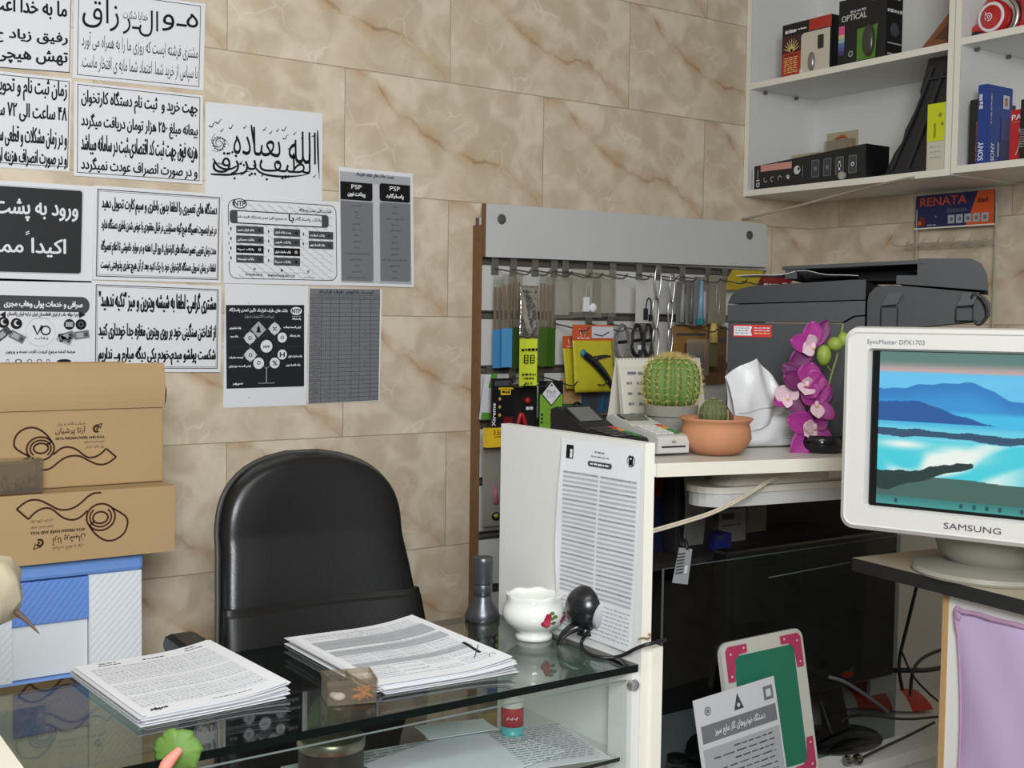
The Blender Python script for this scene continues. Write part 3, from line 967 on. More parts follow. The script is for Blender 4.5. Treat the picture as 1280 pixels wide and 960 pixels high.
for x0, x1, h0, h1, b0, b1, t, cor in cols:
    xm = (x0 + x1) / 2
    a, b_ = L(x0, (h0 + h1) / 2)[0], L(x1, (h0 + h1) / 2)[0]
    m.rrect(F, a, L(xm, h0)[1], b_, L(xm, h1)[1], INK, 0.007, 0.0008, '1011' if cor == '1000' else '0111' if False else ('0010' if cor == '0110' else '1000'))
    m.text(F, 'PSP', L(xm - 38, 175)[0], L(xm, h0 + 18)[1], L(xm + 38, 175)[0], L(xm, h0 + 50)[1], WHITE_P, 0.012, 3, 0.0012)
    m.text(F, t, L(xm - 65, 240)[0], L(xm, h0 + 72)[1], L(xm + 65, 240)[0], L(xm, h0 + 112)[1], WHITE_P, B2, 3, 0.0012)
    m.rrect(F, a, L(xm, b0)[1], b_, L(xm, b1)[1], INK_M, 0.008, 0.0008, '0010' if cor == '0110' else '1010')
    n = 13
    for k in range(n):
        yy = b0 + 32 + k * (b1 - b0 - 60) / (n - 1)
        s_ = rows[k if x0 < 100 else (k * 5 + 2) % 13]
        m.text(F, s_, L(x0 + 8, yy)[0], L(xm, yy - 9)[1], L(x1 - 8, yy)[0], L(xm, yy + 9)[1], INK, 0.0, 1, 0.0012, keep='c')
m.finish()

# -- dark tree sheet
m, F = poster('bank_tree_sheet', 'sheet with a black square panel showing a tree of round emblems, above the office chair', (281.5, 354.5), (385.5, 357.5), (279, 510), 0)
L = lambda x, y: F.loc(270 + x / 5.333, 340 + y / 5.333)
a, b_, c, d = L(65, 220), L(587, 220), L(587, 762), L(70, 778)
m.poly([F.p(*d, 0.0006), F.p(*c, 0.0006), F.p(*b_, 0.0006), F.p(*a, 0.0006)], M('toner_black2', (30, 32, 38), 0.5, spec=0.3))
W = WHITE_P
u, v = L(534, 260)
m.disc(F, u, v, 0.0096, W, 0.0009, 24, sx=1.55)
m.text(F, 'NTP', u - 0.055, v - 0.018, u + 0.055, v + 0.018, INK, 0.02, 2, 0.0013)
m.text(F, '\u0628\u0627\u0646\u06a9 \u0647\u0627\u06cc \u0637\u0631\u0641 \u0642\u0631\u0627\u0631\u062f\u0627\u062f \u0646\u06af\u06cc\u0646 \u062a\u0645\u062f\u0646 \u067e\u0627\u0633\u0627\u0631\u06af\u0627\u062f', L(85, 250)[0], L(280, 240)[1], L(475, 260)[0], L(280, 272)[1], W, B1, 3, 0.001)
m.text(F, '(\u067e\u0631\u062f\u0627\u062e\u062a \u0627\u0644\u06a9\u062a\u0631\u0648\u0646\u06cc\u06a9 \u0633\u067e\u0647\u0631)', L(190, 295)[0], L(290, 283)[1], L(385, 295)[0], L(290, 312)[1], INK_L, 0.0, 2, 0.001)
m.text(F, '\u067e\u0627\u0633\u0627\u0631\u06af\u0627\u062f', L(505, 312)[0], L(535, 303)[1], L(565, 312)[0], L(535, 322)[1], W, B1, 2, 0.001)
m.scrawl(F, L(505, 295)[0], L(535, 293)[1], L(565, 295)[0], L(535, 298)[1], INK_L, 3, 0.001)
for pts in (((95, 497), (565, 495)), ((335, 380), (335, 640)), ((75, 384), (240, 384)), ((75, 440), (190, 440)), ((440, 384), (575, 380)), ((470, 437), (575, 435)), ((255, 475), (310, 430), (345, 400)), ((410, 475), (370, 440)), ((270, 515), (318, 560), (318, 580)), ((405, 515), (352, 570)), ((300, 610), (335, 645), (372, 610))):
    m.stroke(F, [L(*q) for q in pts], 0.0009, INK_G if pts[0][1] != 610 else INK_L, 0.0009)
m.stroke(F, [L(335, 635), L(335, 738)], 0.002, INK_L, 0.001)
m.rect(F, L(280, 740)[0], L(335, 737)[1], L(390, 740)[0], L(335, 744)[1], INK_M, 0.001)
for cx, cy, r, g in ((282, 383, 40, 2), (225, 440, 35, 1), (390, 378, 35, 1), (440, 437, 32, 0), (335, 495, 40, 0), (228, 553, 36, 1), (440, 550, 32, 0), (283, 608, 36, 0), (390, 606, 34, 0)):
    u, v = L(cx, cy)
    q = r / 5.333 * 0.00199
    if g:
        m.poly([F.p(u + dx * q * 1.3 / F.w, v + dy * q * 1.3 / F.h, 0.0009) for dx, dy in ((0, 1), (1, 0), (0, -1), (-1, 0))], INK_L)
    if g != 2:
        m.disc(F, u, v, q, W if g == 0 else WHITE_P2, 0.0012)
m.text(F, 'NTP', L(315, 490)[0], L(335, 490)[1], L(356, 500)[0], L(335, 506)[1], INK, 0.02, 2, 0.0016)
m.text(F, 'H', L(425, 530)[0], L(440, 535)[1], L(455, 560)[0], L(440, 566)[1], INK, 0.03, 2, 0.0016)
m.text(F, '%', L(375, 590)[0], L(390, 590)[1], L(406, 620)[0], L(390, 622)[1], INK, 0.02, 2, 0.0016)
for cx, cy in ((283, 605), (228, 553), (225, 440), (440, 437)):
    m.disc(F, *L(cx, cy), 0.0045, INK_G, 0.0016, 16, 0.0026)
m.poly([F.p(*L(282 + dx, 383 + dy), 0.0016) for dx, dy in ((-16, 20), (16, 20), (8, 0), (12, -4), (0, -28), (-12, -4), (-8, 0))], INK)
for dx, dy in ((-8, -8), (8, -8), (-8, 8), (8, 8), (0, 0)):
    m.disc(F, *L(390 + dx, 378 + dy), 0.0018, INK, 0.0016, 10)
for t, x0, x1, y in (('\u0628\u0627\u0646\u06a9 \u06a9\u0634\u0627\u0648\u0631\u0632\u06cc', 90, 165, 374), ('\u0628\u0627\u0646\u06a9 \u0633\u067e\u0647', 95, 145, 430), ('\u0642\u0631\u0636 \u0627\u0644\u062d\u0633\u0646\u0647 \u0631\u0633\u0627\u0644\u062a', 450, 565, 368), ('\u0628\u0627\u0646\u06a9 \u067e\u0627\u0633\u0627\u0631\u06af\u0627\u062f', 490, 558, 425), ('\u062a\u0648\u0633\u0639\u0647 \u0635\u0627\u062f\u0631\u0627\u062a', 85, 180, 570), ('\u0642\u0631\u0636 \u0627\u0644\u062d\u0633\u0646\u0647 \u0645\u0647\u0631 \u0627\u06cc\u0631\u0627\u0646', 85, 232, 628), ('\u0628\u0627\u0646\u06a9 \u0635\u0627\u062f\u0631\u0627\u062a \u0627\u06cc\u0631\u0627\u0646', 480, 572, 562), ('\u0628\u0627\u0646\u06a9 \u0627\u0642\u062a\u0635\u0627\u062f \u0646\u0648\u06cc\u0646', 465, 560, 620), ('\u0633\u067e\u0647\u0631', 110, 178, 747)):
    m.text(F, t, L(x0, y)[0], L((x0 + x1) / 2, y - 8)[1], L(x1, y)[0], L((x0 + x1) / 2, y + 9)[1], W, B1, 2, 0.001)
for x, y in ((217, 207), (221, 835)):
    m.disc(F, *L(x, y), 0.0012, INK_G, 0.0009, 8)
m.finish()

# -- grey grid table
m, F = poster('bank_table_sheet', 'grey sheet printed with a fine grid table, beside the tree of emblems', (387, 359.5), (477.5, 361.5), (384, 504.5), 1)
L = lambda x, y: F.loc(270 + x / 5.333, 340 + y / 5.333)
a, b_, c, d = L(626, 110), L(1092, 116), L(1086, 862), L(616, 874)
Gf = Fr(F.p(*a), F.p(*b_) - F.p(*a), F.p(*d) - F.p(*a))
m.rect(Gf, 0, 0, 1, 1, INK_M, 0.0005)
nr = 25
top = 0.055
for k in range(nr + 1):
    v = top + (1 - top) * k / nr
    m.rect(Gf, 0, v - 0.0012, 1, v + 0.0012, INK, 0.0009)
cxs = (0, 0.165, 0.295, 0.415, 0.595, 0.71, 0.87, 1.0)
for u in cxs:
    m.rect(Gf, u - 0.002, top, u + 0.002, 1, INK, 0.0009)
m.outline(Gf, 0, 0, 1, 1, INK, 0.0006, w=0.0009)
m.text(Gf, '\u0644\u06cc\u0633\u062a \u0628\u0627\u0646\u06a9\u0647\u0627\u06cc \u0637\u0631\u0641 \u0642\u0631\u0627\u0631\u062f\u0627\u062f', 0.12, 0.012, 0.9, 0.045, INK, B1, 2)
for r in range(nr):
    v0 = top + (1 - top) * r / nr
    hh = (1 - top) / nr
    m.text(Gf, rows[(r * 4) % 13], 0.02, v0 + hh * 0.25, 0.15, v0 + hh * 0.8, INK, 0.0, 1, keep='c')
    for k in range(1, 7):
        if r == 0:
            m.text(Gf, rows[(k * 3) % 13], cxs[k] + 0.01, v0 + hh * 0.2, cxs[k + 1] - 0.01, v0 + hh * 0.85, INK, 0.0, 1, keep='c')
        elif random.random() < 0.42 - 0.06 * k:
            m.disc(Gf, (cxs[k] + cxs[k + 1]) / 2, v0 + hh / 2, 0.0013, INK, 0.0009, 8)
m.finish()

# ================================================================== LEFT: DRAWERS AND CARTONS
YD = -0.38            # front of the drawer tower
BLUE = M('drawer_blue', (112, 152, 218), 0.4)
BLUE_D = M('drawer_blue_panel', (98, 138, 210), 0.45)
WICK = M('drawer_white', (216, 222, 226), 0.45)


def wicker(m, F, u0, v0, u1, v1, mat, cell=0.011):
    """woven relief: rows of staggered raised lozenges"""
    W, H = (u1 - u0) * F.w, (v1 - v0) * F.h
    nx, ny = max(2, int(W / (cell * 1.7))), max(2, int(H / cell))
    fn = lambda a, c: F.p(u0 + (u1 - u0) * a, v0 + (v1 - v0) * (1 - c), 0.0005 * math.cos(2 * PI * (a * nx + (0.5 if int(c * ny) % 2 else 0))) * abs(math.sin(PI * c * ny)) + 0.0006)
    m.grid(fn, nx * 6, ny * 4, mat)


q0, q1 = hit(181, 690, 1, YD), hit(180, 821, 1, YD)
DX1 = q0.x
DW, DH = 0.345, 0.206
DX0 = DX1 - DW
ztop = q0.z
t = thing('drawer_tower', 'blue and white plastic drawer tower with woven-look fronts under the cartons', 'drawers', ((DX0 + DX1) / 2, YD + 0.17, 0))
m = MB(); m.span((-DW / 2, -0.165, ztop - 0.035), (DW / 2, 0.165, ztop), BLUE); m.build('top_rim', t, bevel=0.008)
for k in range(4):
    zt = ztop - 0.035 - k * DH
    m = MB()
    m.span((-DW / 2 + 0.004, -0.150, zt - DH + 0.004), (DW / 2 - 0.004, 0.16, zt), WICK)
    dr = m.build('drawer', t, bevel=0.006)
    F = Fr((-DW / 2, -0.1635, zt), (DW, 0, 0), (0, 0, -DH + 0.022))
    for x0_, x1_, u0_, u1_ in ((-DW / 2 + 0.004, -0.20 * DW, 0.012, 0.295), (0.20 * DW, DW / 2 - 0.004, 0.705, 0.985)):
        m = MB()
        m.span((x0_, -0.163, zt - DH + 0.022), (x1_, -0.150, zt), WICK)
        wicker(m, F, u0_, 0.0, u1_, 1.0, WICK, 0.0072)
        m.build('woven_panel', dr, smooth=False)
    m = MB()
    m.span((-0.20 * DW, -0.1605, zt - DH * 0.40), (0.20 * DW, -0.150, zt - 0.002), BLUE_D)
    wicker(m, Fr((-DW / 2, -0.161, zt), (DW, 0, 0), (0, 0, -DH * 0.40)), 0.302, 0.02, 0.698, 0.98, BLUE_D, 0.0072)
    tag(m.build('handle_panel', dr), 'blue woven handle panel', None)
    m = MB(); m.span((-0.20 * DW, -0.155, zt - DH + 0.024), (0.195 * DW, -0.150, zt - DH * 0.4), WICK); m.build('label_panel', dr)
    m = MB(); m.span((-DW / 2, -0.166, zt - DH), (DW / 2, 0.16, zt - DH + 0.022), BLUE); tag(m.build('rim', dr, bevel=0.004), 'blue rim', None)
m = MB(); m.span((-DW / 2, -0.165, 0), (DW / 2, 0.165, ztop - 0.035 - 4 * DH), WICK); m.build('base', t)


def carton_art(m, F, lit=WHITE_P):
    """unrolling paper roll, crescent emblem and company lines; u to the right, v down, in front-face fractions"""
    k = BROWN_INK
    tt = 0.0034
    P = lambda x, y: ((x - 0) / 475.0, (y) / 205.0)   # art drawn on a 475 x 205 field
    el = lambda cx, cy, rx, ry, a0, a1, n=26, ro=0.0: [P(cx + rx * math.cos(a0 + (a1 - a0) * i / n) * math.cos(ro) - ry * math.sin(a0 + (a1 - a0) * i / n) * math.sin(ro), cy + rx * math.cos(a0 + (a1 - a0) * i / n) * math.sin(ro) + ry * math.sin(a0 + (a1 - a0) * i / n) * math.cos(ro)) for i in range(n + 1)]
    # roll
    m.stroke(F, el(122, 104, 62, 55, 0, 2 * PI, 32), tt, k, closed=True)
    m.stroke(F, el(124, 102, 33, 24, 0, 2 * PI, 26), tt, k, closed=True)
    m.stroke(F, el(123, 104, 47, 40, 2.3, 2 * PI + 0.9, 26), tt * 0.9, k)
    m.stroke(F, [P(72, 138), P(38, 118), P(8, 96), P(2, 70), P(16, 30), P(50, 6), P(88, 0), P(122, 14), P(152, 40), P(172, 72)], tt, k, smooth=3)
    m.stroke(F, [P(150, 88), P(172, 72)], tt * 0.9, k)
    # ribbon
    m.stroke(F, [P(180, 135), P(215, 105), P(250, 100), P(290, 115), P(330, 155), P(365, 160), P(400, 145), P(427, 118)], tt, k, smooth=3)
    m.stroke(F, [P(120, 205), P(165, 205), P(210, 165), P(250, 145), P(300, 145), P(340, 170), P(385, 195), P(430, 195), P(475, 162)], tt, k, smooth=3)
    m.stroke(F, [P(427, 118), P(475, 162)], tt, k)
    # emblem
    u, v = P(382, 20)
    m.disc(F, u, v, 0.0075, k, 0.0008, 24, 0.0035, a0=0.9, a1=2 * PI - 0.4)
    m.disc(F, u + 0.006, v, 0.0022, k, 0.0008)
    m.stroke(F, [P(375, 2), P(395, 0), P(410, -8), P(402, 6), P(400, 20)], 0.0016, k, smooth=1)

    def ln(tx, x0, x1, y0, y1, b=0.0):
        a, c = P(x0, y0), P(x1, y1)
        m.text(F, tx, a[0], a[1], c[0], c[1], k, b, 2)
    ln('\u0634\u0631\u06a9\u062a \u06a9\u0627\u063a\u0630 \u0648 \u0631\u0648\u0644', 198, 328, -18, 0)
    ln('\u0622\u0631\u062a\u0627 \u067e\u0631\u0634\u06cc\u0627\u0646', 190, 330, 5, 45, 0.01)
    ln('ARTA PERSIAN PAPER AND ROLL', 190, 420, 54, 66, 0.012)
    ln('\u062a\u0648\u0644\u06cc\u062f \u06a9\u0646\u0646\u062f\u0647 \u0627\u0646\u0648\u0627\u0639', 325, 418, 75, 90)
    ln('\u0631\u0648\u0644 \u0647\u0627\u06cc \u062d\u0631\u0627\u0631\u062a\u06cc', 325, 418, 97, 113)


YB = -0.40
a, b, c = hit(218.5, 603, 1, YB), hit(218.5, 685, 1, YB), hit(0, 617, 1, YB)
LZ0 = q0.z + 0.0005
LZ1 = LZ0 + (a.z - b.z)
LW = 0.46
t = thing('cardboard_carton', 'long lower cardboard carton printed with an upside-down paper roll, resting on the blue drawers', 'cardboard box', (a.x - LW / 2, YB, LZ0), group='cardboard cartons')
m = MB(); m.span((-LW / 2, 0, 0), (LW / 2, 0.36, LZ1 - LZ0), CARD)
m.span((-LW / 2 - 0.0, 0.178, LZ1 - LZ0), (LW / 2, 0.182, LZ1 - LZ0 + 0.0006), CARD_D)
m.span((-LW / 2, 0.135, LZ1 - LZ0), (LW / 2 - 0.02, 0.17, LZ1 - LZ0 + 0.0008), TAPE)
m.build('carton_body', t, bevel=0.003)
# art: anchor px 22..160 across, 620..678 down on the front
fa, fb, fc_ = hit(20.5, 623, 1, YB), hit(160.5, 617, 1, YB), hit(23, 681, 1, YB)
O = Vector((a.x - LW / 2, YB, LZ0))
F = Fr(Vector((fa.x, YB, fa.z)) - O, (fb.x - fa.x, 0, 0), (0, 0, -(fb.z - hit(160, 678, 1, YB).z)))
m = MB(); carton_art(m, F.flip())
m.build('printed_artwork', t)

YU = -0.34
a2, b2 = hit(204.5, 592, 1, YU), hit(212, 455, 1, YU)
UW = 0.50
UH = b2.z - LZ1 - 0.0
t = thing('cardboard_carton', 'tall upper cardboard carton with taped open top edge, standing on the long carton', 'cardboard box', (a2.x - UW / 2, YU, LZ1 + 0.001), group='cardboard cartons')
m = MB()
zc = UH * 0.63
m.span((-UW / 2, 0, 0), (UW / 2, 0.27, zc), CARD)
m.build('carton_body', t, bevel=0.003)
m = MB()
m.grid(lambda u, v: Vector((-UW / 2 + UW * u * (1 + 0.012 * v), -0.004 * math.sin(PI * v) + 0.018 * v * v, zc + (UH - zc) * v)), 10, 6, CARD, 0.004)
m.grid(lambda u, v: Vector((-UW / 2 + UW * 1.012 * u, 0.0125 + 0.004 * v, UH - 0.026 + 0.026 * v)) + Vector((0, -0.002 - 0.0008 * math.sin(40 * u), 0)), 40, 2, TAPE)
m.grid(lambda u, v: Vector((UW / 2 + 0.001 + 0.006 * v + 0.006 * math.sin(5 * v), 0.0 + 0.06 * u * v + 0.02 * v, zc + (UH - zc) * v)), 5, 8, TAPE, 0.001)
m.build('top_flap', t)
m = MB(); m.span((-UW / 2, 0.24, zc), (UW / 2, 0.245, UH * 0.98), CARD); m.span((UW / 2 - 0.006, 0.01, zc), (UW / 2 - 0.002, 0.24, UH * 0.9), CARD_D); m.build('rear_flap', t)
fa, fb = hit(16, 534, 1, YU), hit(145, 533, 1, YU)
O = Vector((a2.x - UW / 2, YU, LZ1 + 0.001))
h2 = hit(60, 532, 1, YU).z - hit(60, 586, 1, YU).z
m = MB(); carton_art(m, Fr(Vector((fa.x, YU, hit(60, 533, 1, YU).z)) - O, (fb.x - fa.x, 0, 0), (0, 0, -h2)))
m.build('printed_artwork', t)

# clear container on the lower carton's front edge
p0 = hit(57, 606, 1, -0.395)
t = thing('plastic_container', 'low clear plastic container with brown contents, on the long carton', 'container', (p0.x - 0.092, -0.3665, LZ1 + 0.0012))
m = MB()
BRN = M('brown_bits', (118, 84, 58), 0.8, var=0.5, vscale=60)
for sx_ in (-1, 1):
    m.span((sx_ * 0.088 - 0.0015, -0.025, 0.002), (sx_ * 0.088 + 0.0015, 0.02, 0.056), PLAST_C)
m.span((-0.088, -0.026, 0.002), (0.088, -0.024, 0.056), PLAST_C); m.span((-0.088, 0.0195, 0.002), (0.088, 0.021, 0.056), PLAST_C)
m.span((-0.088, -0.025, 0), (0.088, 0.02, 0.003), M('dark_brown_base', (84, 52, 36), 0.5))
m.build('tub', t)
m = MB(); m.span((-0.091, -0.029, 0.054), (0.091, 0.023, 0.062), PLAST_C); m.build('lid', t, bevel=0.003)
m = MB()
for k in range(60):
    m.ball((random.uniform(-0.08, 0.08), random.uniform(-0.017, 0.012), random.uniform(0.006, 0.030)), random.uniform(0.004, 0.008), BRN, 6, 4)
tag(m.build('brown_pieces', t), 'loose brown pieces', None, None, 'stuff')

# ================================================================== OFFICE CHAIR
LEATH = M('black_leather', (22, 23, 25), 0.33, spec=0.6, bump=0.08, bscale=220)
LEATH2 = M('black_leather_fold', (17, 17, 18), 0.45, bump=0.08, bscale=220)
CH = Vector((-0.172, -0.46, 0))
t = thing('office_chair', 'black leather office chair with a tall rounded back behind the glass counter', 'chair', CH, math.radians(-2))
t.scale = (1.0, 1.0, 0.991)


def back_half(z):
    """half width of the backrest at height z (0.55 .. 1.207)"""
    if z > 1.03:
        q = min(1.0, (z - 1.03) / 0.177)
        return max(0.03, 0.193 * (1 - q ** 3.0) ** (1 / 2.2))
    return float(np.interp(z, (0.55, 0.85, 0.97, 1.03), (0.214, 0.211, 0.200, 0.193)))


def back_surface(m, mat, z0, z1, y_off, th, grow=0.0, nz=56, na=40, bulge=None, top=1.207):
    rows = []
    for j in range(nz + 1):
        kk = j / nz
        kk = 1 - (1 - kk) ** 1.6
        z = z0 + (z1 - z0) * kk
        w = back_half(min(z, top) if z1 >= top - 0.001 else z) + grow
        e = 1.0
        if bulge:
            e = bulge(kk)
        lean = 0.045 * ((z - 0.55) / 0.65) - 0.035 * math.sin(PI * min(1, max(0, (z - 0.55) / 0.5)))
        ring = []
        for i in range(na):
            a = 2 * PI * i / na
            cx, sx_ = math.cos(a), math.sin(a)
            x = w * math.copysign(abs(cx) ** 0.55, cx)
            y = th * e * math.copysign(abs(sx_) ** 0.75, sx_) * (0.35 + 0.65 * min(1, w / 0.12))
            wrap = -0.045 * (x / 0.22) ** 2
            ring.append(Vector((x, y_off + lean + y + wrap, z)))
        rows.append(ring)
    vs = [q for r in rows for q in r]
    fs = [(j * na + i, j * na + (i + 1) % na, (j + 1) * na + (i + 1) % na, (j + 1) * na + i) for j in range(nz) for i in range(na)]
    fs += [tuple(reversed(range(na))), tuple(range(nz * na, nz * na + na))]
    m.add(vs, fs, mat)


m = MB(); back_surface(m, LEATH, 0.72, 1.207, 0.0, 0.042); m.build('backrest', t, smooth=True)
m = MB(); back_surface(m, BLACK, 0.58, 1.207, 0.036, 0.016, 0.003); m.build('back_shell', t, smooth=True)
m = MB(); back_surface(m, LEATH2, 0.55, 0.925, -0.012, 0.052, 0.006, bulge=lambda k: 0.75 + 0.3 * math.sin(PI * k) if k < 0.97 else 0.6); m.build('lumbar_cushion', t, smooth=True)
ring = []
for s_ in (-1, 1):
    for j in range(30):
        kk = j / 29 if s_ < 0 else 1 - j / 29
        z = 0.6 + (1.207 - 0.6) * (1 - (1 - kk) ** 1.6)
        w = back_half(z) + 0.004
        lean = 0.045 * ((z - 0.55) / 0.65) - 0.035 * math.sin(PI * min(1, (z - 0.55) / 0.5))
        ring.append(Vector((s_ * w, 0.022 + lean - 0.045 * (w / 0.22) ** 2, z)))
m = MB(); m.tube(ring, 0.0055, M('piping_grey', (70, 68, 62), 0.5), 6); tag(m.build('piping', t, smooth=True), 'grey edge piping', None)
m = MB()
m.ball((0, -0.20, 0.50), (0.245, 0.225, 0.062), LEATH, 32, 14, lambda a, th: 1 / max(abs(math.cos(a)), abs(math.sin(a))) ** 0.55)
m.build('seat', t, smooth=True)
for s_ in (-1,):
    m = MB()
    m.tube([(s_ * 0.255, -0.05, 0.47), (s_ * 0.285, -0.06, 0.62), (s_ * 0.285, -0.10, 0.85)], 0.018, BLACK, 8, smooth=2)
    m.tube([(s_ * 0.255, -0.36, 0.47), (s_ * 0.285, -0.34, 0.62), (s_ * 0.285, -0.26, 0.85)], 0.018, BLACK, 8, smooth=2)
    fr_ = m.build('armrest', t, smooth=True)
    m = MB(); m.span((s_ * 0.285 - 0.034, -0.30, 0.85), (s_ * 0.285 + 0.034, -0.02, 0.888), BLACK); m.build('arm_pad', fr_, bevel=0.016)
m = MB(); m.lathe([(0.07, 0.435), (0.07, 0.42), (0.032, 0.41), (0.032, 0.24), (0.024, 0.24), (0.024, 0.1)], BLACK, (0, -0.20, 0)); m.build('gas_stem', t, auto=40)
for k in range(5):
    a_ = 2 * PI * k / 5 + 0.3
    m = MB(); m.tube([(0, -0.20, 0.11), (0.14 * math.cos(a_), -0.20 + 0.14 * math.sin(a_), 0.09), (0.23 * math.cos(a_), -0.20 + 0.23 * math.sin(a_), 0.068)], lambda q: 0.026 - 0.01 * q, BLACK, 8)
    lg = m.build('leg', t, smooth=True)
    m = MB()
    R_ = Matrix.Rotation(a_, 3, 'Z')
    ctr = Vector((0.23 * math.cos(a_), -0.20 + 0.23 * math.sin(a_), 0.03))
    prof = [(0.0, -0.022), (0.026, -0.022), (0.03, -0.016), (0.03, 0.016), (0.026, 0.022), (0.0, 0.022)]
    mm = MB(); mm.lathe(prof, BLACK_M, n=16)
    Rx = R_ @ Matrix.Rotation(PI / 2, 3, 'X')
    m.add([ctr + Rx @ Vector(q) for q in mm.v], mm.f, BLACK_M)
    m.build('caster', lg, auto=40)

# ================================================================== GLASS COUNTER
GT = 0.952            # top of the glass
CXR, CYF, CYB = -0.035, -1.297, -0.908
CXL = -1.0
t = thing('glass_counter', 'glass-topped display counter with a tall white end panel', 'counter', ((CXL + CXR) / 2, (CYF + CYB) / 2, 0))
O = Vector(t.location)


def part_(m, name, parent=t, **k):
    o = m.build(name, parent, **k)
    return o


def off(m):
    m.v = [tuple(Vector(q) - O) for q in m.v]
    return m


m = MB()
m.add([(CXL, CYF, GT), (CXR, CYF, GT), (CXR, CYB, GT), (CXL, CYB, GT)], [(0, 1, 2, 3)], GLASS_T)
m.add([(CXL, CYF, GT - 0.011), (CXR, CYF, GT - 0.011), (CXR, CYB, GT - 0.011), (CXL, CYB, GT - 0.011)], [(3, 2, 1, 0)], GLASS_T)
m.add([(CXL, CYF, GT), (CXR, CYF, GT), (CXR, CYB, GT), (CXL, CYB, GT), (CXL, CYF, GT - 0.011), (CXR, CYF, GT - 0.011), (CXR, CYB, GT - 0.011), (CXL, CYB, GT - 0.011)], [(4, 5, 1, 0), (6, 7, 3, 2), (5, 6, 2, 1), (7, 4, 0, 3)], GLASS_E)
part_(off(m), 'glass_top')
m = MB(); yq = CYF + 0.006
m.add([(CXL, yq, 0.42), (CXR, yq, 0.42), (CXR, yq, GT - 0.023), (CXL, yq, GT - 0.023)], [(0, 1, 2, 3)], GLASS)
m.span((CXL, yq, GT - 0.0238), (CXR, yq + 0.005, GT - 0.023), M('glass_edge_light', (150, 160, 158), 0.2))
part_(off(m), 'front_glass')
m = MB()
ZS = 0.805
m.add([(CXL, CYF + 0.02, ZS), (CXR, CYF + 0.02, ZS), (CXR, CYB, ZS), (CXL, CYB, ZS)], [(0, 1, 2, 3)], GLASS)
m.add([(CXL, CYF + 0.02, ZS), (CXR, CYF + 0.02, ZS), (CXR, CYF + 0.02, ZS - 0.006), (CXL, CYF + 0.02, ZS - 0.006)], [(3, 2, 1, 0)], GLASS_E)
part_(off(m), 'glass_shelf')
m = MB(); m.span((CXL, CYF + 0.01, 0.36), (CXR, CYB, 0.42), MELA); m.span((CXL, CYF + 0.03, 0.0), (CXR, CYB - 0.02, 0.36), MELA); part_(off(m), 'base_cabinet')
# end panel, standing higher than the glass
PT = 1.291
m = MB(); m.span((CXR, CYF - 0.006, 0.0), (CXR + 0.018, CYB - 0.012, PT), MELA)
m.span((CXR - 0.0005, CYF - 0.0068, 0.0), (CXR + 0.0185, CYF - 0.0055, PT), MELA_E)
part_(off(m), 'end_panel')
m = MB(); zb = hit(814, 811, 1, CYF - 0.012).z
m.span((CXR + 0.0187, CYF - 0.012, 0.0), (CXR + 0.0387, CYF + 0.02, zb), MELA_E); m.span((CXR - 0.016, CYF - 0.004, 0.0), (CXR - 0.0005, CYF + 0.05, GT - 0.012), MELA); part_(off(m), 'corner_post')
m = MB()
for (y_, z_) in ((CYF + 0.004, hit(790, 856, 1, CYF).z), (CYB - 0.03, 0.9)):
    F0 = MB(); F0.lathe([(0.0, 0.0), (0.009, 0.0), (0.0105, 0.004), (0.008, 0.009), (0.0, 0.010)], STEEL, n=18)
    R_ = Matrix.Rotation(PI / 2, 3, 'X')
    m.add([Vector((CXR - 0.011, y_ - 0.002, z_)) + R_ @ Vector(q) for q in F0.v], F0.f, STEEL)
    m.span((CXR - 0.014, y_ - 0.002, z_ - 0.008), (CXR - 0.001, y_ + 0.012, z_ + 0.008), STEEL)
o = part_(off(m), 'glass_clamp', auto=40)
m = MB()
qa, qb = hit(0, 931, 2, GT + 0.001), hit(22, 962, 2, GT + 0.001)
d_ = (qb - qa).normalized(); n_ = Vector((-d_.y, d_.x, 0))
if n_.x > 0:
    n_ = -n_
m.prism([qa - d_ * 0.12, qb + d_ * 0.03, qb + d_ * 0.03 + n_ * 0.05, qa - d_ * 0.12 + n_ * 0.05], (0, 0, 0.012), MELA_E)
tag(off(m).build('end_trim', t), 'white trim at the left end', None)

# printed price sheet on the end panel
XP = CXR - 0.0012
a, b, c = hit(703, 547, 0, XP), hit(803.5, 560, 0, XP), hit(694, 783, 0, XP)
U, D = b - a, c - a
m = MB()
wv = lambda u, v: 0.0012 + 0.0022 * (0.5 + 0.5 * math.sin(9 * u + 6 * v)) * (0.3 + v) + (0.004 * (1 - u) ** 6 * (0.4 + 0.6 * math.sin(7 * v) ** 2))
F = Fr((0, 0, 0), U, D)
m.grid(lambda u, v: F.p(u + (0.0 if u > 0.05 else 0.02 * math.sin(9 * v)), 1 - v, wv(u, 1 - v)), 26, 40, WHITE_P)


class FW(Fr):
    def p(s, u, v, w=0.0):
        return s.O + s.U * u + s.D * v + s.N * (w + wv(u, v) + 0.0002)


